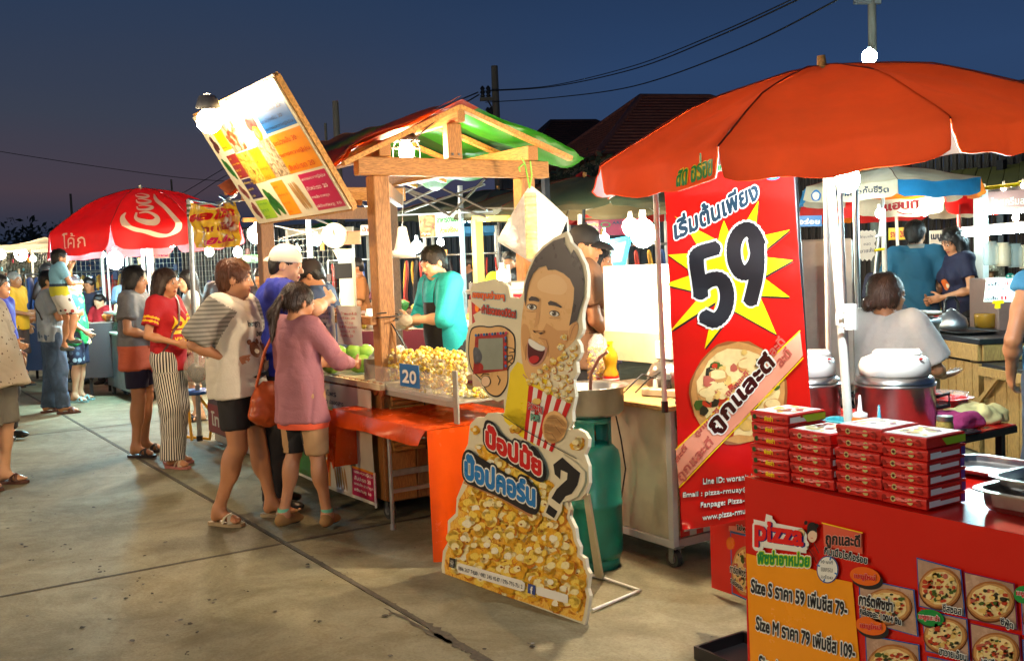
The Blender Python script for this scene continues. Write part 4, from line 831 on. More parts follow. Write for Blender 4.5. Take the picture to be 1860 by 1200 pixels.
for q in range(4): ftxt(lineT[(q+3) % 8],-5.76,.255-.037*q,-5.50-.03*(q % 2),.026,inkw); ftxt(lineT[q],-6.40,.255-.037*q,-6.14,.024,inkr)
for q in range(3): ftxt(lineT[q+2],-6.40,.42-.045*q,-6.02,.03,inkr)
ftxt('ขายส่งสมุนไพร',-6.50,.70,-5.95,.05,inkn); ftxt('เสาวรสสด ปลอดสาร',-6.3,.66,-5.85,.03,inkn)
fa.build('printed_vinyl',t)
mb = MB(); mb.bar((A1,Y0-.118,Z0-.01),(A1,Y0-.118,.30),.006,.012); mb.build('hem',m_whiteg,t)
# ================================================================== ORANGE TABLE with the popcorn tray
TX0,TX1,TY0,TY1,TZ = -5.66,-4.52,2.40,3.08,.68
t = thing('folding_table','folding table under a glossy orange vinyl cloth, popcorn tray on top','table',((TX0+TX1)/2,(TY0+TY1)/2,0))
mb = MB(); mb.box((TX0,TY0,TZ-.03),(TX1,TY1,TZ-.004)); mb.build('table_top',m_timd,t)
for x,y in ((-5.27,2.55),(-5.27,2.98),(-4.7,2.55),(-4.7,2.98)): mb = MB(); mb.cyl((x,y,0),(x,y,TZ-.03),.012,.012,10); mb.cyl((x,y,0),(x,y,.03),.018,.016,10); mb.build('leg',m_alu,t)
for x in (-5.27,-4.7): mb = MB(); mb.bar((x,2.55,.22),(x,2.98,.22),.02); mb.build('crossbar',m_alu,t)
c = thing('tablecloth','glossy orange vinyl cloth with a long drop at the right end','tablecloth',(TX1,TY0,0))
mb = MB(); rr = random.Random(3)
mb.grid(lambda u,v: V(TX0-.01+(TX1-TX0+.02)*u,TY0-.01+(TY1-TY0+.02)*v,TZ+.003+.002*math.sin(u*13+v*5)*math.sin(v*9)),30,20)
mb.grid(lambda u,v: V(TX0-.01+(TX1-TX0+.02)*u,TY0-.012-.035*math.sin(v*1.4)-.012*v*math.sin(u*14),TZ+.003-(.065+.022*math.sin(u*3.1)+.012*math.sin(u*9))*v),40,8)
def drop(x,sgn,len_,m,y0=TY0-.012,y1=TY1+.01):
 return lambda u,v: V(x+sgn*(.012+.05*v*(.5+.5*math.sin(u*11+1))+.02*v*math.sin(u*23)),y0+(y1-y0)*u-.02*v,TZ+.003-len_*v)
mb.grid(drop(TX1+.01,1,.655,0),40,26)
mb.grid(lambda u,v: V(TX0-.012-.03*v,TY0-.02+.17*u+.012*math.sin(v*7),TZ+.003-(.36+.0*u)*v),8,14)
mb.grid(lambda u,v: V(TX0-.012+.12*u+.008*math.sin(v*5)-.01*v,TY0-.045-.02*v,TZ+.0-(.36-.05*u+.03*math.sin(u*9))*v),8,14)
mb.build('cloth',m_orange,c)
# raised tray with clear front
RX0,RX1,RY0,RY1 = -5.64,-4.56,2.60,2.94; SZ = .80
t = thing('display_tray','raised grey metal tray with a clear front and a blue number card','tray',((RX0+RX1)/2,RY0,TZ+.006))
mg = mat('grey_angle_iron',S(165,163,150),.42,metal=.25,var=.12)
for x,y in ((RX0,RY0),(RX1,RY0),(RX0,RY1),(RX1,RY1)): mb = MB(); mb.box((x-.022,y-.006,TZ+.007),(x+.022,y+.006,.965),.002); mb.build('upright',mg,t)
mb = MB(); mb.box((RX0,RY0,SZ-.012),(RX1,RY1,SZ),.002); mb.box((RX0,RY0-.008,SZ-.03),(RX1,RY0-.002,SZ+.02),.001); mb.box((RX0,RY1+.002,SZ-.03),(RX1,RY1+.008,SZ+.02)); mb.build('shelf',mg,t)
mb = MB(); mb.box((RX0-.005,RY0-.004,SZ-.03),(RX0+.003,RY1,.96)); mb.build('end_panel',mg,t)
acr = clear('acrylic',(.9,.9,.88),.16,.08); mb = MB(); mb.box((RX0+.02,RY0-.012,SZ+.0),(RX1-.02,RY0-.009,SZ+.135)); mb.build('clear_front',acr,t)
np_ = Panel((0,RY0-.016,0),(1,0,0),(0,0,1)); nc = thing('number_card','blue card with the number 20 clipped to the popcorn tray','sign',PY(744,700,RY0-.02))
mb = MB(); a = np_.uv(727,700); b = np_.uv(760,664); mb.prism([np_.pt(a[0],a[1]),np_.pt(b[0],a[1]),np_.pt(b[0],b[1]),np_.pt(a[0],b[1])],V(0,.003,0)); mb.build('card',mat('card_blue',S(35,115,180),.35,var=.04),nc); np_.text('20',(732,694),(757,698),24,inkw,2,off=.03); np_.build('numerals',nc)
# popcorn
popm = [mat('popcorn_cream',S(252,236,165),.8,var=.06,scale=60),mat('popcorn_butter',S(250,212,75),.7,var=.08,scale=60),mat('popcorn_toast',S(240,185,55),.7,var=.15,scale=60)]
def popcorn_fill(c,r0,r1,z0,z1,n,seed,dome=.02,kr=.0125):
 rg = random.Random(seed); b = MB(); c = np.array(c,float)
 for k in range(n):
  if k < n*.72: zz = rg.uniform(z0,z1); q = (r0+(r1-r0)*(zz-z0)/(z1-z0))-kr*.6; a = rg.uniform(0,6.283)
  else: a = rg.uniform(0,6.283); q = r1*math.sqrt(rg.random())*.95; zz = z1+dome*(1-(q/r1)**2)
  p = c+V(q*math.cos(a),q*math.sin(a),zz); b.cm = rg.choices((0,1,2),(5,5,2))[0]
  for _ in range(2): b.ell(p+V(*(rg.uniform(-.5,.5)*kr for _ in range(3))),(kr*rg.uniform(.6,.95),kr*rg.uniform(.6,.95),kr*rg.uniform(.55,.85)),5,4)
 return b
def cup(x,y,z,seed,label,r=.060,h=.20,lid=False):
 t = thing('popcorn_cup',label,'popcorn cup',(x,y,z),0,'clear cups of popcorn'); b = MB(); b.lathe((x,y,z),[(r*.78,.001),(r,h),(r+.004,h),(r+.004,h-.006),(r+.001,h-.007)],22); b.build('cup',clear('clear_cup',(.95,.95,.95),.12,.06),t)
 popcorn_fill((x,y,z),r*.76,r*.97,.012,h-.01,130,seed,.035,.0135).build('popcorn',popm,t,kind='stuff'); return t
cups = [(-5.47,2.69),(-5.28,2.70),(-5.08,2.69),(-4.90,2.70),(-4.72,2.70),(-5.37,2.86),(-4.99,2.86),(-5.18,2.86)]
lb = ['clear cup of popcorn standing leftmost in the grey tray','clear cup of popcorn just left above the blue number card','clear cup of popcorn right of the blue number card, front row','clear cup of popcorn front row, second from the right end of the tray','clear cup of popcorn at the right end of the tray behind the cutout hand','clear cup of popcorn in the back row of the tray, left','clear cup of popcorn in the back row of the tray, right','clear cup of popcorn in the back row of the tray, middle']
for i,(x,y) in enumerate(cups): cup(x,y,SZ,i,lb[i])
popcorn_fill((-4.68,2.76,SZ),.05,.075,.0,.02,40,9,.02); tag(popcorn_fill((-4.64,2.80,SZ+.002),.03,.085,.0,.02,50,9,.02).build('popcorn_heap',popm),'small loose heap of popcorn beside the right upright of the tray','popcorn')
# ================================================================== STANDEE (popcorn advertising cutout)
sa,sb = G(805,1040),G(1065,1135); U_ = unit(sb-sa); nrm = unit(np.cross(U_,(0,0,1))); lean_ = unit(V(0,0,1)-nrm*.06*(1 if nrm@(CAM-sa) > 0 else -1))
sp = Panel(sa,U_,lean_)
z6 = lambda x,y: (780+x/3,400+y/3); z7 = lambda x,y: (780+x/2.927,740+y/2.927)
out = [z6(*p) for p in ((745,62),(760,90),(770,120),(790,140),(812,160),(830,200),(850,240),(860,290),(862,330),(858,420),(842,470),(835,500),(833,540),(838,590),(828,620),(805,650),(822,680),(826,720),(812,755),(800,770),(806,830),(785,870),(795,960),(778,1040),(780,1095),(750,1140))]
out += [z7(*p) for p in ((748,118),(790,112),(825,130),(846,165),(842,210),(824,250),(846,310),(848,400),(830,455),(800,490),(760,496),(735,500),(750,545),(746,580),(775,640),(782,700),(800,740),(798,780),(828,800),(835,850),(852,880),(840,960),(852,1000),(838,1100),(826,1155),(800,1150),(600,1080),(400,1020),(200,950),(72,905),(64,850),(72,760),(95,720),(98,600),(140,560),(145,480),(185,380),(178,250),(205,190),(215,90),(250,52),(292,52),(312,28),(345,26),(385,30))]
out += [z6(*p) for p in ((408,1046),(405,975),(372,988),(320,960),(285,900),(262,862),(215,822),(198,720),(200,640),(215,578),(250,552),(238,515),(285,488),(228,442),(222,380),(240,342),(300,333),(345,322),(385,326),(430,360),(440,418),(488,425),(508,400),(518,330),(545,250),(575,188),(620,138),(680,95))]
stn = thing('popcorn_standee','man-shaped popcorn advertising cutout with a laughing cartoon face and a striped popcorn box','standee',(sa+sb)/2)
th = .018
mb = MB(); oo = [sp.uv(*p) for p in out]; mb.prism([sp.pt(a,b,-th) for a,b in oo],sp.n*sp.flip*th); mb.build('board',m_cream,stn)
cs = lambda *pts: smooth_poly(pts,2)
Z6 = lambda L_: [z6(*p) for p in L_]; Z7 = lambda L_: [z7(*p) for p in L_]
skp = mat('print_skin',S(232,185,122),.28,var=.02); skl = mat('print_skin_light',S(240,200,142),.28,var=0); sks = mat('print_skin_tone',S(212,160,100),.28,var=0); skd = mat('print_skin_fold',S(178,125,78),.28,var=0); hrp = mat('print_hair',S(48,36,36),.28,var=.06)
# shirt, face, hair
sp.poly(Z6([(480,770),(640,850),(700,1010),(640,1130),(520,1160),(410,1050),(432,900),(440,830)]),mat('print_yellow',S(248,222,40),.28,var=.03),1)
sp.poly(Z7([(392,35),(470,0),(560,60),(600,150),(560,200),(480,150),(400,70)]),mat('print_yellow',S(248,222,40)),1)
face = cs(*Z6([(520,420),(540,330),(580,270),(640,245),(700,255),(760,290),(800,340),(800,420),(790,520),(770,590),(800,545),(818,570),(805,640),(760,690),(740,700),(700,790),(640,850),(580,880),(545,870),(520,830),(505,760),(498,660),(503,540)]))
sp.poly(face,skp,2)
sp.poly(cs(*Z6([(760,600),(790,545),(815,560),(812,610),(790,650),(765,660)])),sks,3)
sp.line(Z6([(770,640),(780,600),(795,570),(808,565)]),1.6,skd,4)
sp.poly(Z6([(600,640),(640,560),(700,600),(760,600),(745,690),(700,790),(640,850),(660,740),(640,690)]),sks,3); sp.poly(cs(*Z6([(505,560),(540,570),(555,640),(540,700),(548,770),(520,740),(503,650)])),sks,3)
sp.poly(Z6([(590,470),(610,420),(600,560),(572,590),(580,540)]),sks,3); sp.poly(cs(*Z6([(640,300),(700,290),(760,350),(740,410),(650,400),(590,380),(590,330)])),skl,3)
hair_ = Z6([(520,430),(522,360),(545,280),(580,205),(625,155),(680,112),(742,92),(742,130),(775,185),(790,160),(815,205),(835,250),(848,330),(845,420),(822,490),(808,545),(785,560),(765,575),(780,500),(790,430),(793,370),(770,320),(735,290),(690,270),(650,272),(640,248),(600,258),(570,290),(548,340),(535,400),(528,470)])
sp.poly(hair_,hrp,5)
sp.poly(Z6([(545,428),(560,414),(585,418),(605,432),(603,445),(575,440),(548,440)]),hrp,6); sp.poly(Z6([(650,448),(665,438),(695,448),(728,472),(722,478),(690,466),(655,462)]),hrp,6)
for (x,y,a) in ((562,472,.15),(685,508,.2)):
 c_ = z6(x,y); sp.disc(c_,9.3,5.6,hrp,5,20,rot=a); sp.disc((c_[0],c_[1]+.6),8.2,4.4,inkw,6,20,rot=a); sp.disc(c_,4.2,4.4,mat('print_iris',S(95,80,60),.28,var=0),7,18); sp.disc(c_,2.2,2.4,ink,8,14); sp.disc((c_[0]-1.3,c_[1]-1.3),.9,.9,inkw,9,10)
 sp.line([(c_[0]-9,c_[1]+7.5),(c_[0],c_[1]+9),(c_[0]+9,c_[1]+8)],1.,skd,5)
sp.line(cs(*Z6([(566,598),(580,612),(596,608),(612,622),(628,614),(634,600),(612,606),(596,600),(580,604)])),1.4,skd,6,True); sp.poly(cs(*Z6([(570,600),(582,606),(590,614),(578,612)])),hrp,7); sp.poly(cs(*Z6([(600,614),(614,610),(628,612),(612,622)])),hrp,7)
sp.poly(cs(*Z6([(543,640),(560,650),(600,680),(642,690),(650,700),(630,760),(600,792),(570,798),(548,782),(536,750),(538,690)])),mat('print_lip',S(205,150,130),.28,var=0),6)
sp.poly(cs(*Z6([(545,655),(575,675),(610,695),(640,705),(620,755),(592,784),(566,785),(546,760),(540,710)])),mat('print_mouth',S(85,12,14),.28,var=0),7)
sp.poly(cs(*Z6([(545,640),(575,655),(612,680),(640,688),(632,712),(600,710),(565,692),(546,672)])),inkw,8); sp.poly(cs(*Z6([(548,752),(565,738),(590,735),(608,748),(596,772),(570,780),(552,772)])),mat('print_tongue',S(190,35,35),.28,var=0),8)
sp.line(Z6([(600,640),(640,650),(652,690),(650,740)]),1.2,skd,5); sp.line(Z6([(552,640),(530,690),(528,760)]),1.2,skd,5); sp.line(Z6([(515,840),(545,875),(580,885)]),2.0,mat('print_lip',S(205,150,130)),5)
# hand with a framed mirror
hand = cs(*Z6([(225,590),(250,575),(290,572),(330,580),(370,570),(410,575),(445,600),(468,625),(472,680),(470,740),(462,780),(430,800),(432,850),(428,900),(405,940),(375,968),(330,955),(300,915),(285,870),(250,840),(225,810),(212,740),(214,650)]))
sp.poly(hand,ink,2); cc = np.mean(hand,0); sp.poly([tuple(cc+(np.array(p)-cc)*.955) for p in hand],skp,3)
for L_ in ([(430,690),(465,700),(468,716),(440,720)],[(430,740),(455,735),(460,750),(435,770),(452,778)],[(375,845),(390,870),(380,895)],[(285,850),(300,835),(330,838)]): sp.line(Z6(L_),1.5,ink,6)
sp.disc(z6(312,876),9,10.5,ink,6,20); sp.disc(z6(312,876),8,9.4,mat('print_nail',S(240,205,170),.2,var=0),7,20)
sp.poly(Z6([(258,632),(425,618),(432,815),(246,838)]),mat('mirror_frame_red',S(175,40,30),.3,var=.3,scale=40),10)
for k in range(12): sp.disc(z6(262+15*k,626-1.2*k),2.2,2.6,(inkb,inkn,inkm)[k % 3],11,10)
for k in range(10): sp.disc(z6(424,640+17*k),2.2,2.6,(inkb,inkn,inkr)[k % 3],11,10)
sp.poly(Z6([(278,645),(410,640),(412,810),(270,815)]),mat('mirror_sheet',S(178,186,170),.12,metal=.25,var=.08),12); sp.poly(cs(*Z6([(248,690),(275,690),(300,730),(295,770),(262,790),(250,760)])),mat('sticker_grey',S(95,100,110),.3,var=.3,scale=30),13); sp.poly(cs(*Z6([(246,800),(270,765),(310,790),(296,830),(255,835)])),mat('sticker_red',S(170,35,25),.3,var=.3,scale=30),13)
# popcorn box and hand that holds it
for k in range(9):
 a0,a1 = k/9,(k+1)/9; tp = lambda a: z6(545+(775-545)*a,895+(1000-895)*a); bt = lambda a: z7(505+(655-505)*a,165+(235-165)*a); sp.poly([tp(a0),tp(a1),bt(a1),bt(a0)],inkr if k % 2 == 0 else inkw,4)
rg = random.Random(4)
pk = [mat('print_kernel_%d' % i,c_,.28,var=.08,scale=90) for i,c_ in enumerate((S(250,235,175),S(248,214,90),S(235,175,40),S(205,125,25),S(150,85,15),S(252,244,214)))]
def kernel(c,r,ly,set_=(0,1,2,3)):
 for q in range(rg.choice((4,5,6))):
  a = rg.uniform(0,6.28); d = r*.45; x,y = c[0]+d*math.cos(a),c[1]+d*math.sin(a); m = pk[rg.choice(set_)]
  sp.disc((x,y),r*rg.uniform(.45,.65),r*rg.uniform(.4,.62),pk[2 if rg.random() < .5 else 3],ly,11,.25); sp.disc((x-r*.06,y-r*.10),r*rg.uniform(.38,.52),r*rg.uniform(.34,.5),m,ly+1,11,.25)
 sp.disc((c[0]-r*.1,c[1]-r*.15),r*.42,r*.36,pk[rg.choice((0,5,0,1))],ly+2,11,.3)
 if rg.random() < .5: sp.disc((c[0]+rg.uniform(-.4,.4)*r,c[1]+rg.uniform(-.3,.4)*r),r*.14,r*.10,pk[4],ly+3,8,.3)
boxpop = [(550,880),(575,850),(605,830),(640,800),(680,770),(720,750),(745,735),(770,770),(790,740),(600,870),(640,850),(680,820),(720,800),(760,810),(620,900),(660,890),(700,860),(740,850),(770,870),(650,930),(690,920),(730,900),(765,920),(700,955),(740,950),(765,975),(590,880),(720,690),(740,640),(790,700)]
for q in boxpop: kernel(z6(*q),7.5,5,(0,5,0,1))
sp.poly(cs(*Z6([(640,1060),(665,1040),(700,1035),(735,1060),(760,1090),(755,1140),(735,1190),(690,1215),(650,1210),(625,1170),(622,1110)])),skp,9); sp.poly(cs(*Z7([(625,60),(660,35),(700,45),(735,80),(738,120),(700,170),(660,195),(625,165),(612,110)])),skp,9)
for L_ in ([(650,1075),(700,1075),(740,1120)],[(640,1110),(690,1115),(725,1160)],[(635,1150),(675,1160),(700,1195)]): sp.line(Z6(L_),1.1,skd,10)
sp.text('POPMAI',z6(545,1028),z6(622,1056),13,inkr,8,off=.04,outline=inkw,oo=.06,outline2=ink,oo2=.10,slant=(0,-1)); sp.disc(z6(590,985),8,6,mat('print_corn',S(240,205,110),.28),8,14,.3); sp.text('POP?',z6(560,1088),z6(608,1098),12,mat('print_mint',S(120,175,150),.28),8,off=.05,outline=ink,oo=.07)
# slogan plate, upper left
sp.text('ลงทุนง่ายๆ',z6(238,432),z6(412,444),17,mat('print_flame',S(250,120,30),.28),3,off=.045,outline=inkr,oo=.05,outline2=mat('print_halo',S(140,190,195),.28),oo2=.13,slant=(0,-1))
sp.text('กำไรตลอดปีติด!',z6(288,506),z6(474,534),16,mat('print_flame2',S(215,60,30),.28),3,off=.045,outline=ink,oo=.05,outline2=mat('print_halo',S(140,190,195)),oo2=.12,slant=(0,-1))
# lower popcorn pile
pile = Z7([(300,175),(340,200),(420,240),(600,380),(640,385),(700,500),(738,545),(730,585),(760,650),(768,705),(786,745),(785,790),(815,815),(822,860),(838,890),(826,960),(836,1005),(822,1095),(812,1135),(790,1130),(600,1062),(400,1000),(200,932),(86,890),(80,840),(88,770),(108,725),(112,612),(152,575),(158,490),(200,420),(240,300)])
sp.poly(pile,blotch('print_pile',[S(150,85,15),S(225,150,35),S(248,205,90),S(235,170,40),S(250,225,140)],26),1)
from_box = [(x,y) for y in range(190,1120,56) for x in range(90,840,58)]
def inside(p,poly):
 c = False; j = len(poly)-1
 for i in range(len(poly)):
  if (poly[i][1] > p[1]) != (poly[j][1] > p[1]) and p[0] < (poly[j][0]-poly[i][0])*(p[1]-poly[i][1])/(poly[j][1]-poly[i][1])+poly[i][0]: c = not c
  j = i
 return c
for i,(x,y) in enumerate(from_box):
 c_ = z7(x+rg.uniform(-18,18),y+rg.uniform(-18,18)); ok = all(inside((c_[0]+dx,c_[1]+dy),pile) for dx,dy in ((12,0),(-12,0),(0,12),(0,-12)))
 if ok: kernel(c_,rg.uniform(14,20),2+3*(i % 4),(1,1,2,1,0,2))
for c_,r in ((z7(248,120),9),(z7(785,190),15),(z7(460,110),12),(z7(270,215),9)): kernel(c_,r,4,(0,1,2,2))
# big lettering plates
pl1 = Z7([(300,60),(350,70),(385,130),(470,200),(540,225),(560,190),(600,240),(640,330),(630,385),(600,400),(520,345),(420,290),(340,225),(300,185)])
pl2 = Z7([(190,235),(225,215),(260,250),(330,290),(420,345),(480,395),(515,390),(530,370),(560,400),(600,450),(605,500),(590,560),(560,570),(470,520),(380,470),(280,430),(190,390),(182,310)])
sp.poly(Z7([(190,400),(380,480),(560,585),(560,560),(200,380)]),skd,14)
sp.poly(cs(*pl1),ink,15); sp.poly(cs(*pl2),ink,16)
def wd(st,a,b,h,m,ly,sl=(.0,-1)): sp.text(st,z7(*a),z7(*b),h,m,ly,off=.055,outline=inkw,oo=.055,slant=sl,oo2=.14,outline2=ink)
wd('ป๊อปมั้ย',(312,205),(612,372),44,inkr,17); wd('ป๊อปคอร์น',(200,375),(580,530),48,mat('print_azure',S(30,125,200),.28,var=.15,scale=8),17)
qm = Z7([(672,300),(720,262),(782,318),(815,345),(800,410),(770,455),(738,468),(705,510),(662,478),(690,430),(722,400),(745,380),(748,345),(712,328),(708,378),(680,352)]); qd = Z7([(648,512),(694,548),(676,585),(632,555)])
sp.poly(Z7([(655,300),(715,240),(790,290),(838,340),(838,395),(800,470),(760,490),(720,500),(715,545),(685,600),(612,570),(640,500),(648,450),(690,400),(670,380)]),m_cream,14); sp.poly(qm,ink,16); sp.poly(qd,ink,16)
sp.poly(Z7([(120,792),(150,800),(148,852),(118,842)]),ink,17); sp.text('☎',z7(124,838),z7(146,842),11,inkw,18,off=.02)
sp.poly(Z7([(160,830),(175,822),(505,915),(522,930),(518,968),(500,972),(168,872),(158,850)]),inkw,17)
sp.text('086 367 7430 / 083 245 4547 / 095-795-7512',z7(170,858),z7(510,958),7,ink,18,off=.015)
sp.poly(Z7([(538,930),(578,942),(576,992),(536,980)]),mat('print_fb',S(60,80,150),.28,var=0),17); sp.text('f',z7(552,984),z7(566,988),14,inkw,18,off=.06); sp.poly(Z7([(582,950),(600,948),(748,990),(752,1000),(750,1032),(740,1034),(590,992),(580,980)]),inkw,17)
sp.line(Z7([(400,35),(500,105),(650,190),(798,268)]),1.4,ink,20)
sp.build('printed_artwork',stn)
# prop and wire foot behind
mb = MB(); a_ = sp.pt(*sp.uv(1052,905),-th-.004); bq = G(1086,1052); mb.prism([a_+V(0,0,.02),a_+U_*.03+V(0,0,.02),bq+U_*.03+V(0,0,.01),bq-U_*.02+V(0,0,.01)],V(0,.012,0)); mb.build('prop',m_cream,stn)
mb = MB(); mb.tube([G(1066,1115)+V(0,.03,.012),G(1163,1076)+V(0,0,.012),G(1092,1052)+V(0,0,.012),G(880,1010)+V(0,0,.012),G(806,1036)+V(0,.03,.012)],.0075,8); mb.build('wire_foot',m_white,stn)
# ================================================================== GAS CYLINDER, POT
gp = G(1066,1030); gp = V(gp[0]+.0,gp[1]+.06,0)
t = thing('gas_cylinder','scuffed turquoise gas cylinder behind the popcorn cutout','gas cylinder',gp)
gmt = mat('turquoise_paint',S(28,140,128),.32,var=.10,scale=5,dirt=.5); gr = .135
mb = MB(); mb.lathe(gp,[(.0,.05),(gr*.9,.05),(gr,.085),(gr,.30),(gr+.004,.305),(gr+.004,.325),(gr,.33),(gr,.53),(gr*.93,.575),(gr*.72,.605),(gr*.4,.62),(0,.625)],32); mb.build('tank',gmt,t)
mb = MB(); mb.lathe(gp,[(gr*.82,0),(gr*.86,0),(gr*.86,.055),(gr*.82,.055),(gr*.82,0)],28); mb.build('foot_ring',gmt,t)
mb = MB()
for a0,a1 in ((.35,2.6),(3.5,5.75)): mb.lathe(gp,[(gr*.70,.595),(gr*.70,.745),(gr*.67,.745),(gr*.67,.595)],16,a0=a0,a1=a1)
mb.lathe(gp,[(gr*.70,.715),(gr*.72,.745),(gr*.67,.748),(gr*.67,.72),(gr*.70,.715)],28); mb.build('collar',gmt,t); mb = MB(); mb.cyl(gp+V(0,0,.62),gp+V(0,0,.70),.02,.016,10); mb.cyl(gp+V(0,0,.67),gp+V(.05,-.03,.67),.012,.012,8); mb.build('valve',mat('brass',S(180,140,60),.35,metal=.9),t)
pc = gp+V(-.02,.0,.752); t = thing('cooking_pot','round aluminium pot resting above the gas cylinder','pot',pc)
mb = MB(); mb.lathe(pc,[(0,.0),(.15,.0),(.172,.02),(.175,.125),(.20,.140),(.20,.144),(.168,.132),(.165,.02),(0,.015)],40); mb.build('pan',mat('brushed_aluminium',(.62,.61,.58),.3,metal=.95,var=.1,scale=12),t)
mb = MB(); mb.tube([pc+V(-.05,.05,.10),pc+V(.0,.02,.20),pc+V(.06,.03,.28),pc+V(.10,.05,.31)],.009,8); tag(mb.build('ladle',mat('wood_handle_pink',S(190,130,110),.5)),'ladle handle leaning out of the aluminium pot','ladle')
# ================================================================== POPCORN CABINET (white metal)
KX0,KX1,KY0,KY1 = -4.62,-3.66,3.26,3.86; KZ = .80
t = thing('popcorn_cabinet','white metal popcorn cart cabinet on casters with a tall back box','cabinet',((KX0+KX1)/2,(KY0+KY1)/2,0))
mw = mat('cream_metal',S(222,212,180),.35,var=.05,dirt=.35); mb = MB(); mb.box((KX0,KY0,.14),(KX1-.035,KY0+.02,KZ-.03),.003); mb.box((KX0,KY0+.02,.14),(KX1-.04,KY1,.16)); mb.box((KX0,KY1-.02,.14),(KX1,KY1,KZ)); mb.build('body_panel',mw,t)
mb = MB()
for y in (KY0+.0,KY1-.04): mb.box((KX1-.034,y-.002,.10),(KX1+.004,y+.036,KZ-.028),.003)
mb.box((KX0,KY0-.004,.10),(KX1,KY0+.03,.138),.003); mb.box((KX1-.03,KY0+.037,.10),(KX1+.002,KY1-.04,.14)); mb.build('frame',m_white,t)
mb = MB(); mb.box((KX0-.02,KY0-.04,KZ-.026),(KX1+.03,KY1,KZ),.004); mb.build('work_top',wood('plywood',S(215,170,105),(1.5,12,12)),t)
mb = MB(); mb.box((-4.60,KY1-.24,KZ+.14),(KX1+.0,KY1-.22,1.47),.004); mb.box((-4.60,KY1-.219,KZ+.14),(-4.58,KY1+.25,1.47)); mb.box((-4.60,KY1-.219,1.44),(KX1,KY1+.25,1.47)); mb.box((KX1-.02,KY1-.219,KZ+.14),(KX1,KY1+.25,1.44)); mb.build('back_box',mat('enamel_white',S(250,247,234),.3,var=.03,dirt=.15),t)
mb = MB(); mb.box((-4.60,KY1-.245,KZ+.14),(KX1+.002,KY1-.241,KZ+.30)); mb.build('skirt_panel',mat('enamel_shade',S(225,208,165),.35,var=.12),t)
for p in ((KX1-.03,KY0+.03,0),(KX0+.1,KY0+.05,0),(KX1-.03,KY1-.08,0)): caster(p,t,.042)
ap = Panel((KX1+.006,0,0),(0,1,0),(0,0,1)); q = lambda y0,z0,y1,z1,m,ly=1: ap.poly([(y0,z0),(y1,z0),(y1,z1),(y0,z1)],m,ly,px=False)
sg2 = thing('cart_poster','red and yellow popcorn poster on the side of the white cabinet','poster',(KX1+.006,KY0+.3,.15))
q(KY0+.04,.15,KY1-.06,KZ-.04,inkr); q(KY0+.04,.40,KY1-.06,.62,inky,2)
for k in range(26): ap.disc((KY0+.07+rg.random()*.44,.42+rg.random()*.18),.03,.03,pk[rg.choice((0,1,2))],3+k % 3,10,.3,px=False)
for k in range(5): q(KY0+.10+k*.09,.15,KY0+.145+k*.09,.27,inkw,2)
def aptxt(s_,y0,z0,y1,h,m,ly=6,ol=None):
 v,f = text_mesh(s_,.03); lo,hi = v.min(0),v.max(0); w_ = (v-lo)/(hi-lo); ap._m(m); ap.mb.add([ap.pt(y0+(y1-y0)*a,z0+h*b,ly*.0009) for a,b in w_],f)
q(KY0+.06,.175,KY0+.36,.255,inkw,5); aptxt('PopmaiPopcorn',KY0+.13,.185,KY0+.34,.028,ink); q(KY0+.075,.185,KY0+.105,.22,mat('print_fb',S(60,80,150)),6); aptxt('สนุกกับป๊อปคอร์น โทร.086',KY0+.06,.225,KY0+.36,.022,ink)
ap.build('printed_artwork',sg2)
# things on the cabinet
def bottle(c,label,r=.042,h=.27,col=S(235,180,40)):
 c = np.array(c,float); t = thing('oil_bottle',label,'bottle',c,0,'cooking oil bottles'); o = .78
 b = MB(); b.lathe(c,[(0,.002),(r,.002),(r,.4*h),(r*.72,.50*h),(r*.82,.60*h),(r,.70*h),(r*.85,.80*h),(r*.35,.92*h),(r*.33,.97*h)],20); b.build('bottle',mat('cooking_oil',col,.06,var=.12,scale=25,trans=.55),t)
 b = MB(); b.cyl(c+V(0,0,.97*h),c+V(0,0,1.03*h),r*.38,r*.38,12); b.build('cap',inky,t); b = MB(); b.lathe(c,[(r+.001,.12*h),(r+.001,.36*h)],20); lab = b.build('label',[inkr],t); b = MB(); b.lathe(c,[(r+.002,.16*h),(r+.002,.19*h)],20); b.lathe(c,[(r+.002,.29*h),(r+.002,.31*h)],20); b.build('label_band',[inkw],lab); return t
bottle(PY(1111,722,3.34)*V(1,1,0)+V(0,0,KZ),'golden cooking oil bottle at the front edge of the cabinet top'); bottle(PY(1096,716,3.42)*V(1,1,0)+V(0,0,KZ),'cooking oil bottle half hidden behind the front one',.036,.25)
c = V(-3.93,3.5,KZ); t = thing('power_strip','cream power strip with black plugs and cables on the plywood cabinet top','power strip',c); mb = MB(); mb.obox(c+V(.06,-.06,.022),(.30,.055,.04),np.array(Matrix.Rotation(.25,3,'Z')),.006); mb.build('strip',mat('cream_plastic',S(225,205,165),.4),t)
for dx in (-.06,.02,.10): mb = MB(); mb.cyl(c+V(dx+.04,-.06+dx*.25,.043),c+V(dx+.04,-.06+dx*.25,.09),.016,.011,10); mb.build('plug',m_whiteg if dx < 0 else m_black,t)
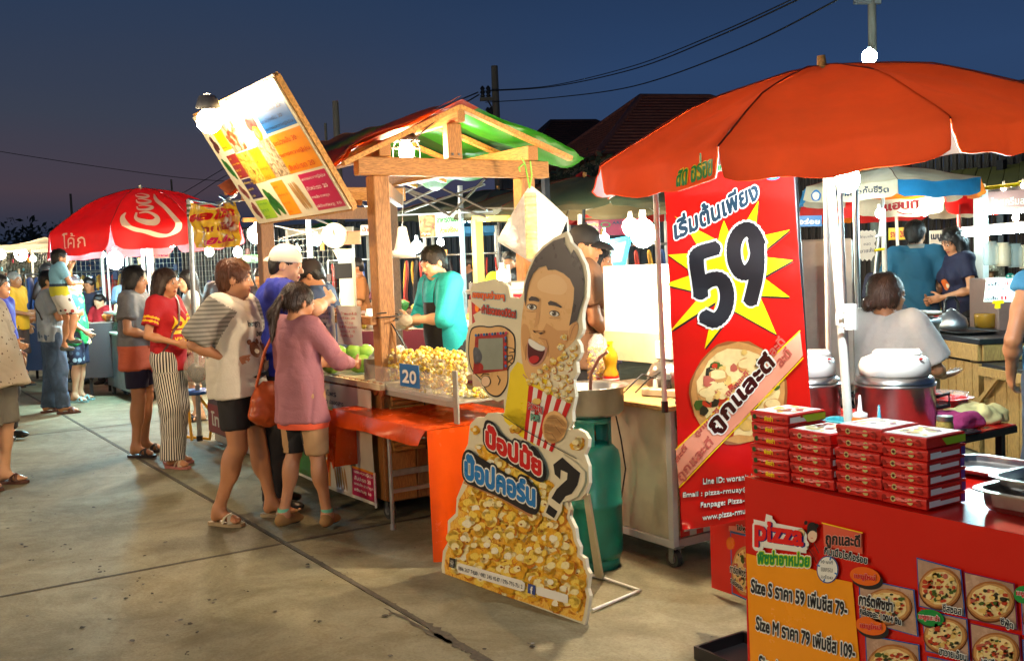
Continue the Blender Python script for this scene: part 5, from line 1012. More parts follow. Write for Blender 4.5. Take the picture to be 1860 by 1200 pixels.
mb = MB(); mb.tube([c+V(-.02,-.07,.09),c+V(-.03,-.15,.12),c+V(-.08,-.25,.02),c+V(-.10,-.275,-.08),c+V(-.07,-.27,-.20),c+V(-.04,-.27,-.35),c+V(-.08,-.27,-.50),c+V(-.16,-.29,-.68)],.004,6); mb.tube([c+V(.14,-.03,.09),c+V(.20,-.12,.06),c+V(.27,-.20,.02),c+V(.29,-.22,-.1),c+V(.30,-.18,-.3)],.0045,6); mb.tube([c+V(.06,-.04,.09),c+V(.02,.0,.15),c+V(-.1,-.05,.08),c+V(-.15,-.1,.01)],.004,6); mb.build('cable',m_wire,t)
c = V(-4.02,3.60,KZ); t = thing('popping_kettle','yellow lit round steel kettle behind the oil bottles','kettle',c); mb = MB(); mb.lathe(c,[(0,0),(.11,.0),(.13,.04),(.13,.10),(.10,.15),(.05,.17),(0,.172)],26); mb.build('kettle_body',m_steel,t); mb = MB(); mb.box(c+V(-.07,-.05,.172),c+V(.05,.05,.27),.006); mb.build('control_box',m_whiteg,t)
c = V(-3.86,3.80,1.47); t = thing('sealing_machine','small white box machine with a crank on top of the white back box','machine',c); mb = MB(); mb.box(c+V(-.14,-.08,.0),c+V(.12,.08,.15),.008); mb.build('housing',m_whiteg,t); mb = MB(); mb.lathe(c+V(.0,.0,.15),[(.06,0),(.07,.03),(.04,.05),(0,.05)],16); mb.build('lid',m_whiteg,t); mb = MB(); mb.cyl(c+V(-.06,-.081,.08),c+V(-.06,-.10,.08),.02,.02,12); mb.tube([c+V(-.06,-.10,.08),c+V(-.13,-.11,.08),c+V(-.13,-.13,.08)],.004,6); mb.build('crank',m_steel,t)
# clear bag of popcorn standing behind the standee
c = V(-4.36,3.38,KZ); t = thing('popcorn_bag','tall clear bag of caramel popcorn behind the cutout shoulder','bag',c); mb = MB(); mb.lathe(c,[(0,.0),(.05,.0),(.062,.05),(.062,.20),(.05,.27),(.02,.31)],16); mb.build('bag',clear('clear_bag',(.95,.93,.9),.22,.12,.1),t); popcorn_fill(c,.052,.056,.01,.22,150,77,.02,.011).build('popcorn',[popm[2],popm[1],popm[2]],t,kind='stuff')
# red-lidded popcorn warmer beside the vendor
c = V(-5.05,3.30,.0); t = thing('popcorn_warmer','crimson popcorn warmer box with clear lid behind the tray','machine',c)
mb = MB(); mb.box(c+V(-.24,-.17,0),c+V(.24,.17,.92),.01); mb.build('stand',m_white,t)
mb = MB(); mb.box(c+V(-.24,-.17,.921),c+V(.24,.17,1.33),.012); mb.build('housing',mat('crimson_panel',S(190,40,55),.3,var=.06),t); mb = MB(); mb.box(c+V(-.255,-.185,1.331),c+V(.255,.185,1.36),.008); mb.box(c+V(-.235,-.165,1.361),c+V(.235,.165,1.40)); mb.build('lid',clear('clear_lid',(.9,.92,.9),.4,.15),t); mb = MB(); mb.cyl(c+V(-.05,.0,1.401),c+V(-.05,.0,1.50),.016,.012,10); mb.build('knob',m_whiteg,t)
wp = Panel((0,3.128,0),(1,0,0),(0,0,1)); [wp.disc((-5.05-.14+.12*k,1.25),.022,.028,inko,1,14,.2,px=False) for k in range(3)]; wp.poly([(-5.29,.93),(-5.25,.93),(-5.25,1.3),(-5.29,1.3)],inkw,1,px=False); wp.build('print',t)
# ================================================================== UMBRELLAS
m_seam = mat('seam_thread',S(110,35,20),.8)
def umbrella(name,label,top,Rr,h,mats,lining,pole_base,n=8,phase=0.,tilt=None,drop=.16,slit=.16,pole_m=None,group=None,pw=1.9,art=None,cat='umbrella',finial=m_lath,pole_r=.018,seed=0,ribm=None,round_=.55,pole=True,topm=None):
 top = np.array(top,float); M = np.eye(3) if tilt is None else tilt; pole_base = np.array(pole_base,float)
 t = thing(name,label,cat,pole_base,0,group); da = 2*math.pi/n; W_ = lambda p: top+M@np.array(p,float)
 def surf(k,u,v,off=0.):
  a = phase+da*(k+u); loc = (u-.5)*da; ch = math.cos(da/2)/math.cos(loc); ch = 1-(1-ch)*.8
  vv = min(v,1.); r = Rr*vv*ch; s4 = 4*u*(1-u); z = -h*(vv**pw)-.030*s4*math.sin(vv*2.6)*Rr; z += .006*math.sin(u*17+k*2+seed)*vv+.005*math.sin(u*7+v*13+k)
  if v > 1:
   w = v-1; un = u; cw = 1.
   d = drop*w; edge = min(u,1-u); cut = max(0.,1-edge/slit); a2 = a
   if cut > 0 and w > 0: a2 = a+(-1 if u > .5 else 1)*da*slit*.34*(w**1.4)*cut; d *= 1-.22*cut**2*round_
   r += .02*w+.022*math.sin(u*12+k*3+seed)*w; z -= d; a = a2
  r += off
  return W_((r*math.cos(a),r*math.sin(a),z+(-off if v <= 1 else 0)*-1*.6))
 for k in range(n):
  b = MB(); vs_ = [i/10 for i in range(11)]+[1+i/4 for i in range(1,5)]; nu = 16
  vv = [surf(k,i/nu,v) for v in vs_ for i in range(nu+1)]; b.add(vv,[(j*(nu+1)+i,j*(nu+1)+i+1,(j+1)*(nu+1)+i+1,(j+1)*(nu+1)+i) for j in range(len(vs_)-1) for i in range(nu)],True)
  mm_ = mats[k % len(mats)] if isinstance(mats,(list,tuple)) else mats; b.mi = [1 if topm and i < 10*nu else 0 for i in range(len(b.f))]; pn = b.build('canopy_panel',[mm_,topm] if topm else mm_,t)
  if lining is not None:
   b = MB(); vv = [surf(k,i/nu,v,-.006) for v in vs_ for i in range(nu+1)]; b.add(vv,[(j*(nu+1)+i,j*(nu+1)+i+1,(j+1)*(nu+1)+i+1,(j+1)*(nu+1)+i) for j in range(len(vs_)-1) for i in range(nu)],True); b.build('lining',lining[k % len(lining)] if isinstance(lining,(list,tuple)) else lining,pn)
  if art:
   for (kk,fn) in art:
    if kk == k: fn(surf,k,pn)
 rm = ribm or m_alu
 for k in range(n): b = MB(); b.tube([surf(k,0,v,.003) for v in (.02,.15,.3,.45,.6,.75,.9,1.0)],.0035,5); b.build('seam',m_seam,t)
 for k in range(n):
  b = MB(); b.tube([surf(k,0,v,-.016)+V(0,0,-.006) for v in (.03,.3,.6,.85,1.0)],.005,5); rb = b.build('rib',rm,t)
  p1 = surf(k,0,.55,-.016); p0 = W_((0,0,-h*1.05)); b = MB(); b.cyl(p0,p1+V(0,0,-.01),.004,.004,5); b.build('strut',rm,rb)
 if pole:
  b = MB(); b.cyl(pole_base,W_((0,0,-.02)),pole_r,pole_r*.9,14); b.build('pole',pole_m or m_white,t)
 b = MB(); b.cyl(W_((0,0,-.01)),W_((0,0,.045)),.022,.016,10); b.cyl(W_((0,0,-.012)),W_((0,0,.004)),.045,.04,14); b.build('finial',finial,t)
 return t,surf
redc = cloth2('red_umbrella_cloth',S(240,84,34),.58,.7,.14); whl = cloth2('white_umbrella_lining',S(190,190,190),.5,.6,.04)
def surf_text(surf,k,pn,st,u0,u1,v0,v1,m,off=.03,wob=None,steps=1,outline=None,oo=.05):
 b = MB(); ms = []
 for ofx,mm,o_ in (((oo,outline,.004),) if outline is not None else ())+((0,m,.006),):
  v,f = text_mesh(st,off+ofx); lo,hi = v.min(0),v.max(0); q = (v-lo)/(hi-lo); ms.append(mm); b.cm = len(ms)-1
  b.add([surf(k,u0+(u1-u0)*a,v0+(v1-v0)*c,o_) for a,c in q],f)
 b.build('lettering',ms,pn)
c0 = D(1493,122,4.05); tilt = np.array(Matrix.Rotation(R(5),3,Vector(tuple(_f))) )
tilt = np.array(Matrix.Rotation(R(-4.5),3,Vector(tuple(_f))))@np.array(Matrix.Rotation(R(3.6),3,Vector(tuple(_r))))
pb = D(1563,720,3.95)
def bigpanel_art(surf,k,pn): pass
umbrella('market_umbrella','large plain red market umbrella with white lining over the pizza stall',c0,.93,.285,redc,whl,(pb[0],pb[1],0),n=8,phase=math.atan2(-c0[1],-c0[0])-R(22.5),tilt=tilt,drop=.115,slit=.09,pw=1.85,pole_r=.018,seed=3,round_=.35,art=((7,lambda su,k,pn: surf_text(su,k,pn,'สด อร่อย',.74,.97,1.8,1.1,inkg,off=.03,outline=inky,oo=.05)),))
t = bpy.data.objects['market_umbrella']; mb = MB(); kc = D(1545,575,3.98); mb.cyl(kc-V(0,0,.05),kc+V(0,0,.05),.024,.024,14); mb.tube([kc-_r*.02+V(0,0,.02),kc-_r*.05+V(0,0,.02),kc-_r*.055+V(0,0,-.03),kc-_r*.02+V(0,0,-.04)],.007,8); mb.build('crank_knob',m_whiteg,t)
# lamp under the red umbrella
bulb('hanging_lamp','white lamp shining under the front rim of the red umbrella',D(1540,326,3.50),.036,42,(.9,.97,1.),cord=D(1530,210,3.9))
# ================================================================== BANNER '59'
c_tl,c_tr,c_bl = D(1207,318,4.22),D(1443,306,4.02),D(1240,962,4.30)
bp_ = Panel(c_bl,c_tr-c_tl,c_tl-c_bl,warp=lambda u,v: .012*math.sin(v*9+u*2)*(.4+u)+.008*math.sin(u*12+v*2.5)+.006*math.sin(v*23+u*5)+.03*max(0,.35-v)*u)
bn = thing('price_banner','tall red vinyl banner with a yellow starburst and the number 59','banner',c_bl)
z59 = lambda x,y: (1190+x/3,300+y/3); zb = lambda x,y: (1190+x/2.609,640+y/2.609)
outl = [(1206,318),(1240,962),(1300,952),(1372,938),(1483,912),(1478,800),(1466,640),(1450,460),(1441,306),(1325,311)]
bp_.poly(outl,mat('banner_red',S(205,25,18),.18,var=.05,scale=3,bump=.2,bscale=14),0)
for (x,y,r,s_) in ((128,105,26,'พิซซ่า'),(370,20,34,'อาหม่วย')): bp_.text(s_,z59(x-55,y+18),z59(x+55,y+2),16,inkg,2,off=.05,outline=inkw,oo=.06,slant=(.1,-1))
bp_.disc(z59(640,42),18,14,inkb,2,24); bp_.disc(z59(640,40),15,11,inkw,3,24); bp_.text('10 นาที',z59(612,52),z59(668,46),9,inkb,4)
def starpoly(dx=0,dy=0):
 return [z59(x+dx,y+dy) for x,y in ((105,278),(215,345),(340,410),(350,360),(372,300),(398,365),(405,395),(480,330),(568,195),(548,345),(580,385),(735,352),(590,470),(600,500),(752,518),(590,610),(735,718),(570,712),(665,920),(430,795),(270,1000),(330,745),(85,905),(240,720),(215,690),(75,655),(75,640),(190,600),(185,570),(72,488),(200,480),(235,450),(190,375))]
bp_.poly(starpoly(5,10),ink,2); bp_.poly(starpoly(),inky,3)
def thick(pts,w,m,ly,it=3):
 P = [np.array(p,float) for p in pts]
 for _ in range(it):
  Q = [P[0]]
  for i in range(len(P)-1): Q += [P[i]*.75+P[i+1]*.25,P[i]*.25+P[i+1]*.75]
  P = Q+[P[-1]]
 for i in range(len(P)-1): bp_.line([tuple(P[i]),tuple(P[i+1])],w,m,ly)
 for p in P: bp_.disc(tuple(p),w/2,w/2,m,ly,14)
for w_,m_,ly in ((33,inkw,4),(26,ink,6)):
 for st_ in ([(318,455),(240,478),(222,510),(248,690),(248,695)],[(245,665),(300,620),(365,620),(395,700),(380,800),(330,850),(282,828)],[(560,420),(520,345),(460,360),(425,430),(430,520),(460,580),(500,590),(545,540),(560,470),(550,400)],[(545,420),(562,500),(555,600),(530,700),(522,730)]):
  thick([z59(*p) for p in st_],w_,m_,ly,2)
bp_.text('เริ่มต้นเพียง',z59(108,412),z59(572,190),42,mat('banner_slate',S(40,62,80),.2,var=0),6,off=.045,outline=inkw,oo=.05,slant=(-.10,-.99))
# pizza photo
def pizza(P,c,rx,ry,ly,seed,flat=False,px=True,rot=0.):
 r = random.Random(seed); st = random.getstate(); random.seed(seed)
 pc_ = [mat('pizza_crust',S(205,150,85),.3,var=.15,scale=25),mat('pizza_cheese',S(240,215,150),.3,var=.1,scale=30),mat('pizza_melt',S(228,190,105),.3,var=.15,scale=30),mat('pizza_sauce',S(190,60,30),.3,var=.15,scale=30),mat('pizza_ham',S(185,95,75),.3,var=.15),mat('pizza_olive',S(50,45,30),.3,var=.1),mat('pizza_herb',S(70,95,35),.3,var=.1),mat('pizza_edge',S(150,90,45),.3,var=.1)]
 P.disc(c,rx*1.03,ry*1.03,pc_[7],ly,28,.05,px,rot); P.disc(c,rx,ry,pc_[0],ly+1,28,.06,px,rot); P.disc(c,rx*.87,ry*.87,pc_[1],ly+2,24,.08,px,rot)
 for k in range(95):
  a = r.uniform(0,6.28); d = math.sqrt(r.random())*.82; x = rx*d*math.cos(a); y = ry*d*math.sin(a); x,y = x*math.cos(rot)-y*math.sin(rot),x*math.sin(rot)+y*math.cos(rot); s_ = r.uniform(.05,.15)
  P.disc((c[0]+x,c[1]+y),rx*s_,ry*s_*.9,pc_[r.choice((1,2,2,3,4,1,3,5,6))],ly+3+(k % 4)*.5,8,.5,px)
 random.setstate(st)
pizza(bp_,zb(395,190),86,92,5,5)
for x,y in ((250,195),(300,110),(430,60),(560,250),(520,320),(330,330)): bp_.disc(zb(x,y),17,13,mat('pizza_crust',S(205,150,85)),9,14,.15); bp_.disc(zb(x,y-6),14,9,mat('pizza_cheese',S(240,215,150)),10,12,.2)
bp_.poly([zb(103,455),zb(690,-105),zb(705,10),zb(690,30),zb(115,630)],mat('banner_pink',S(240,160,130),.2,var=.04),11)
bp_.line([zb(103,455),zb(690,-105)],2.2,inky,12); bp_.line([zb(118,635),zb(706,22)],2.2,inky,12)
bp_.text('ถูกและดี',zb(300,408),zb(590,75),42,mat('banner_brown',S(60,20,18),.2,var=0),14,off=.05,outline=inkw,oo=.06,slant=(-.60,-.80)); gh = mat('banner_ghost',S(190,95,80),.2,var=0)
bp_.text('ถูกและดี',zb(135,620),zb(290,440),24,gh,12,off=.03,slant=(-.6,-.8)); bp_.text('ถูกและดี',zb(205,405),zb(315,285),14,gh,12,slant=(-.6,-.8),off=.03); bp_.text('ละดี',zb(600,70),zb(655,5),20,gh,12,off=.03,slant=(-.6,-.8)); bp_.text('ถูกและดี',zb(350,215),zb(450,110),14,gh,12,off=.03,slant=(-.6,-.8)); bp_.text('ละดี',z59(650,1040),z59(718,960),18,gh,12,off=.03,slant=(-.7,-.7)); bp_.text('ละดี',zb(110,520),zb(160,450),12,gh,12,off=.03,slant=(-.6,-.8))
for s_,a,b,h in (('Line ID: woranit-h',(232,620),(470,598),11),('Email : pizza-rmuay@hotmail',(136,688),(560,650),12),('Fanpage: Pizza-Rmuay',(222,735),(520,705),12),('www.pizza-rmuay.com',(232,795),(520,752),12)): bp_.text(s_,zb(*a),zb(*b),h,inkw,8,off=.025,outline=ink,oo=.05)
bp_.build('printed_vinyl',bn)
# poles beside it
def pole(label,a,b,r,m,cat='pole',name='metal_pole',group=None):
 a = np.array(a,float); t = thing(name,label,cat,a,0,group); mb = MB(); mb.cyl(a,b,r,r,14); mb.build('tube',m,t); mb = MB(); mb.cyl(a,a+unit(np.array(b)-a)*.05,r*1.35,r*1.35,14); mb.build('end_collar',m_blackm,t); return t
a = D(1207,748,4.45); pole('white painted pole standing on the popcorn cabinet top left of the 59 banner',D(1208,748,4.47),D(1190,335,4.35),.0115,m_white)
g_ = D(1474,760,4.10); pole('dark chromed pole along the right edge of the 59 banner',V(g_[0]+.02,g_[1],0.0),D(1441,300,4.08),.0135,m_blackm); pole('dull steel pole just left of the chromed pole at the banner edge',V(g_[0]-.06,g_[1]+.10,0),D(1432,306,4.2),.010,m_steel)
pole('thin white pole between the banner and the umbrella pole',V(*D(1505,660,4.9)[:2],0),D(1500,318,4.8),.013,m_white)
pole('white leaning pole reaching up under the red umbrella behind the rice cookers',V(*D(1548,700,5.0)[:2],.0),D(1525,318,4.6),.010,m_alu)
pole('steel pole right of the umbrella pole, under the red umbrella',V(*D(1562,640,6.2)[:2],0),D(1553,322,5.9),.017,m_steel)
# ================================================================== PIZZA TABLE in the foreground
PX0,PX1,PY0_,PY1_,PZ = -2.28,-.35,2.34,2.95,.80
t = thing('pizza_table','trestle table in the right foreground under a red printed vinyl pizza menu','table',((PX0+PX1)/2,(PY0_+PY1_)/2,0))
mb = MB(); mb.box((PX0+.01,PY0_+.01,PZ-.03),(PX1,PY1_,PZ-.004)); mb.build('table_top',m_timd,t)
for x,y in ((PX0+.06,PY0_+.06),(PX0+.06,PY1_-.06),(PX1-.06,PY0_+.06),(PX1-.06,PY1_-.06)): mb = MB(); mb.cyl((x,y,0),(x,y,PZ-.03),.015,.015,10); mb.build('leg',m_blackm,t)
ct = thing('menu_cloth','red vinyl table cover printed with the pizza size prices and pizza photos','tablecloth',(PX0,PY0_,0))
rv = mat('red_vinyl',S(208,26,14),.22,var=.05,scale=3,bump=.12,bscale=8); mb = MB()
mb.grid(lambda u,v: V(PX0+(PX1-PX0)*u,PY0_-.002+(PY1_-PY0_)*v,PZ+.002+.003*math.sin(u*21+v*6)*math.sin(v*5)),50,20)
mb.grid(lambda u,v: V(PX0+(PX1-PX0)*u,PY0_-.004-.006*math.sin(v*1.5),PZ+.002-.004*v**.5-.78*v),30,20); mb.grid(lambda u,v: V(PX0-.004,PY0_+(PY1_-PY0_)*u,PZ+.002-.78*v),8,12)
mb.build('vinyl',rv,ct)
tp = Panel((PX0,PY0_-.0115,0),(1,0,0),(0,0,1)); zt = lambda x,y: (1300+x/3.321,900+y/3.321)
tp.poly([zt(185,345),zt(260,365),zt(330,372),zt(440,412),zt(560,432),zt(640,462),zt(700,495),zt(825,520),zt(905,1400),zt(226,1400)],mat('menu_amber',S(248,158,22),.25,var=.05,scale=3),1)
def tt(s_,a,b,h,m,ly=4,off=.05,ol=inkw,oo=.055,sl=(.02,-1),**k): tp.text(s_,zt(*a),zt(*b),h,m,ly,off=off,outline=ol,oo=oo,slant=sl,**k)
tp.poly([zt(232,140),zt(300,155),zt(308,108),zt(345,120),zt(348,160),zt(500,190),zt(555,240),zt(550,345),zt(440,330),zt(300,310),zt(245,300)],inkw,3)
tp.text('pizza',zt(250,307),zt(547,349),50,mat('menu_violet',S(75,60,150),.25,var=0),4,off=.05,outline=inkw,oo=.13); tp.text('pizza',zt(246,304),zt(544,345),50,mat('menu_scarlet',S(225,30,30),.25,var=0),9,off=.045)
tt('พิซซ่าอาหม่วย',(258,408),(572,428),26,inkg,ol=mat('menu_lime',S(200,225,30),.25,var=0),oo=.07,outline2=inkw,oo2=.13)
# little logo: a girl holding up a pizza slice
tp.disc(zt(588,190),9,10,ink,5,18); tp.disc(zt(590,235),8.5,13,mat('logo_skin',S(240,205,175),.25,var=0),6,18); tp.poly(cs(*[zt(*p) for p in ((558,200),(570,165),(600,160),(618,185),(620,225),(600,205),(575,210),(562,235))]),ink,7)
tp.disc(zt(550,160),3.4,3.8,ink,5,12); tp.disc(zt(616,178),3.4,3.8,ink,5,12); tp.disc(zt(522,222),6.5,7,mat('pizza_cheese',S(240,215,150)),6,14); tp.disc(zt(522,222),7.4,8,mat('pizza_crust',S(205,150,85)),5,14)
tp.line([zt(590,275),zt(560,310),zt(600,370),zt(612,400)],2.4,mat('menu_dark_red',S(120,15,12),.25,var=0),5); tp.line([zt(600,285),zt(628,340)],1.6,ink,5); tp.line([zt(583,250),zt(596,252)],1.,inkr,8)
tp.disc(zt(680,442),20,25,mat('menu_rim',S(70,80,130),.25,var=0),4,28); tp.disc(zt(680,442),18,23,inkw,5,28)
for i_,(s_,y) in enumerate((('10 นาที',402),('แบบกรอบ',450),('อร่อย',492))): tp.text(s_,zt(645,y),zt(715,y+8),7,ink,6,off=.02)
for a in range(0,360,90): c_ = zt(680,442); tp.line([(c_[0]+15*math.cos(R(a+20)),c_[1]+19*math.sin(R(a+20))),(c_[0]+19*math.cos(R(a+20)),c_[1]+24*math.sin(R(a+20)))],2.6,inkb,6)
tp.poly([zt(650,165),zt(885,222),zt(888,350),zt(655,300)],mat('menu_blush',S(225,95,70),.25,var=.05),2); tp.line([zt(645,162),zt(888,222)],2,inky,3)
tt('ถูกและดี',(668,312),(878,330),30,ink,off=.04,ol=inkpk,oo=.05); tt('กินเมื่อไรก็อร่อย',(662,350),(920,410),16,ink,off=.045)
for k,(s_,a,b) in enumerate((('Size S ราคา 59 เพิ่มชีส 79-',(218,580),(800,725)),('Size M ราคา 79 เพิ่มชีส 109-',(248,805),(848,985)),('Size L ราคา 109 เพิ่มชีส 139-',(266,1040),(890,1225)))): tt(s_,a,b,31,ink,off=.04,oo=.07,sl=(.02,-1))
def oval(c,s_,m): tp.disc(zt(c[0]+12,c[1]+22),29,17,ink,6,26,rot=.2); tp.disc(zt(*c),28,16.5,m,7,26,rot=.2); tp.text(s_,zt(c[0]-62,c[1]+18),zt(c[0]+66,c[1]+34),14,inkr,9,off=.04,outline=inkpk,oo=.06)
def pic(q,seed,cap=None,rs=(.9,.8),frame=mat('menu_frame_blue',S(35,85,165),.25,var=0)):
 P_ = [np.array(zt(*p)) for p in q]; c_ = sum(P_)/4; tp.poly([tuple(c_+(p-c_)*1.05) for p in P_],frame,3); tp.poly([tuple(p) for p in P_],mat('photo_plate',S(185,150,125),.25,var=.3,scale=15),4)
 rx = np.linalg.norm(P_[1]-P_[0])/2*rs[0]; ry = np.linalg.norm(P_[3]-P_[0])/2*rs[1]; tp.disc(tuple(c_+np.array((0,2))),rx*1.10,ry*1.14,mat('photo_board',S(95,50,28),.25,var=.2),5,28); tp.disc(tuple(c_),rx*1.06,ry*1.1,mat('photo_board_light',S(175,110,60),.25,var=.2),5.5,28); pizza(tp,tuple(c_),rx,ry,6,seed)
pic([(875,500),(1195,568),(1220,840),(880,745)],11,rs=(.84,.8)); pic([(912,842),(1225,900),(1240,1200),(925,1130)],12); pic([(1222,378),(1478,448),(1505,720),(1236,660)],13); pic([(1508,462),(1800,530),(1820,800),(1528,735)],14,frame=mat('menu_frame_plum',S(130,30,80),.25,var=0))
pic([(1250,690),(1515,745),(1532,990),(1275,930)],15); pic([(1545,770),(1830,840),(1850,1110),(1560,1040)],16,frame=mat('menu_frame_plum',S(130,30,80))); pic([(1850,560),(2150,630),(2170,900),(1862,830)],17); pic([(1860,870),(2170,940),(2190,1200),(1875,1130)],18); pic([(1285,970),(1540,1020),(1560,1290),(1300,1230)],19)
oval((910,482),'เมนูใหม่',mat('menu_tangerine',S(232,105,25),.25,var=0)); oval((945,780),'เมนูใหม่',mat('menu_tangerine',S(232,105,25))); tp.disc(zt(1312,740),26,16,ink,9,24,rot=.2); tp.disc(zt(1308,730),25,15,inkg,10,24,rot=.2); tp.text('เมนูแนะนำ',zt(1240,742),zt(1368,760),13,inkr,12,off=.04,outline=inkw,oo=.07); tp.disc(zt(1870,590),18,16,inkg,10,24); tp.text('เมนูแนะนำ',zt(1830,600),zt(1960,620),13,inkr,12,off=.04,outline=inkw,oo=.07)
tp.text('การ์ตพิซซ่า',zt(880,650),zt(1085,695),24,ink,12,off=.05,outline=inkw,oo=.07,slant=(.02,-1)); tp.text('กล่องละ 100/4 ชิ้น',zt(885,705),zt(1135,775),14,ink,12,off=.05,outline=inkw,oo=.07)
tp.text('ชีสซอส',zt(1385,690),zt(1500,712),15,ink,12,off=.04,outline=inkw,oo=.07); tp.text('ซีฟู้ด',zt(1735,780),zt(1812,808),18,ink,12,off=.04,outline=inkw,oo=.07); tp.text('ฮาวายเอี้ยน',zt(1365,950),zt(1530,990),16,ink,12,off=.04,outline=inkw,oo=.07); tp.text('มาเฟีย',zt(1620,1010),zt(1720,1035),16,ink,12,off=.04,outline=inkw,oo=.07)
tp.build('printed_artwork',ct)
# pizza boxes: four columns
redb = mat('box_red',S(205,30,20),.32,var=.05,scale=6); pb_dot = [mat('box_print_tan',S(205,190,120),.3,var=.2,scale=60),mat('box_print_dark',S(90,30,20),.3,var=.2),mat('box_print_leaf',S(40,75,30),.3,var=.1),mat('box_print_tomato',S(150,12,10),.3,var=.1)]
def pbox(x0,x1,y0,y1,z,hh,label,j,top=False,kind=0,rot=0.,grp=None):
 c = V((x0+x1)/2,(y0+y1)/2,z); t = thing('pizza_box',label,'pizza box',c,rot,grp or 'stacked red pizza boxes'); w,d = (x1-x0)/2,(y1-y0)/2; Rm = np.array(Matrix.Rotation(rot,3,'Z')); L_ = lambda a,b,cc: c+Rm@V(a,b,cc)
 b = MB(); b.obox(L_(0,0,hh*.5),(2*w-.004,2*d-.004,hh-.0015),Rm,.0022); b.build('carton',redb,t)
 b = MB(); b.obox(L_(0,0,hh-.0045),(2*w,2*d,.0062),Rm,.0015)
 b.add([L_(-w,-d-.0006,hh-.004),L_(w,-d-.0006,hh-.004),L_(w*.96,-d-.0016,hh-.016),L_(0,-d-.004,hh-.019),L_(-w*.96,-d-.0016,hh-.015)],[(0,1,2,3,4)]); lid = b.build('lid',redb,t)
 b = MB(); ms = [pb_dot[0],pb_dot[1],pb_dot[2],pb_dot[3],inkw,mat('box_violet',S(80,50,140),.3,var=0),inklg,inky]
 def dsc(x,zz,r,m,e=.0012): b.cm = m; b.add([L_(x+r*math.cos(a),-d-e-(.003 if zz > hh*.5 else 0),zz+r*math.sin(a)) for a in np.linspace(0,6.283,13)[:-1]],[tuple(range(12))])
 if kind == 0: dsc(-w*.45,hh*.5,.0085,0,.0022); dsc(-w*.45,hh*.5,.0045,1,.003); dsc(w*.30,hh*.5,.0095,0,.0022); dsc(w*.66,hh*.5,.0095,3,.0022); dsc(-w*.85,hh*.5,.008,3,.0022); dsc(-w*.02,hh*.5,.0075,3,.0022)
 else: dsc(-w*.75,hh*.5,.008,2,.0022); dsc(-w*.4,hh*.5,.005,1,.0022); dsc(w*.5,hh*.5,.006,1,.0022); dsc(w*.8,hh*.5,.006,3,.0022)
 b.cm = 4; X_ = w+.0012
 if not top or kind: b.add([L_(X_,-d*.9,hh*.22),L_(X_,d*.62,hh*.22),L_(X_,d*.62,hh*.58),L_(X_,-d*.35,hh*.58),L_(X_,-d*.35,hh*.72),L_(X_,-d*.9,hh*.72)],[(0,1,2,3,4,5)])
 b.cm = 5; b.add([L_(X_,d*.70,0.002),L_(X_,d*.92,.002),L_(X_,d*.92,hh-.008),L_(X_,d*.70,hh-.008)],[(0,1,2,3)])
 if top:
  b.cm = 6; b.add([L_(X_+.0004,d*.0,hh*.0+.004),L_(X_+.0004,d*.99,.004),L_(X_+.0004,d*.99,hh-.008),L_(X_+.0004,-d*.25,hh-.008)],[(0,1,2,3)])
  b.cm = 4; b.add([L_(-w*.9,-d*.9,hh+.0006),L_(w*.9,-d*.9,hh+.0006),L_(w*.9,d*.9,hh+.0006),L_(-w*.9,d*.9,hh+.0006)],[(0,1,2,3)])
  rg2 = random.Random(j)
  for q in range(26): b.cm = rg2.choice((0,1,3,7,0)); x,y,r = rg2.uniform(-.7,.7)*w,rg2.uniform(-.7,.7)*d,rg2.uniform(.006,.016); b.add([L_(x+r*math.cos(a)*rg2.uniform(.7,1.2),y+r*math.sin(a),hh+.0012+q*.00003) for a in np.linspace(0,6.283,9)[:-1]],[tuple(range(8))])
 b.build('print',ms,t)
 if kind == 1:
  v,f = text_mesh('พิซซ่า',.04); lo,hi = v.min(0),v.max(0); q = (v-lo)/(hi-lo); b = MB(); b.add([L_(-w*.2+.035*a,-d-.004,hh*.25+.017*cc) for a,cc in q],f); b.build('lettering',inky,t)
cols = [(1354,1421,868,6,1,.0),(1421,1497,883,5,0,.006),(1497,1579,902,6,0,.02),(1579,1663,920,6,0,.045)]
names_c = ['leftmost column of small boxes','second column from the left','third column from the left','rightmost column'];  hB = [.0345,.0335,.0335,.0325]
ordn = ['bottom','second from the bottom','third from the bottom','fourth from the bottom','fifth from the bottom','topmost']
for ci,(xa,xb,yb_,nb,kd,yo) in enumerate(cols):
 a = G(xa,yb_,PZ); b2 = G(xb,yb_+(xb-xa)*.225,PZ); w_ = b2[0]-a[0]; yy = PY0_+.02
 for j in range(nb):
  jit = random.uniform(-.004,.004); nm = ordn[j] if not (nb == 5 and j == 4) else 'topmost'
  pbox(a[0]+.002+jit,b2[0]-.002+jit,yy+random.uniform(-.004,.004),yy+.17,PZ+.006+j*hB[ci],hB[ci],'red pizza box, %s in the %s' % (nm,names_c[ci]),j+10*ci,j == nb-1,kd,random.uniform(-.02,.02))
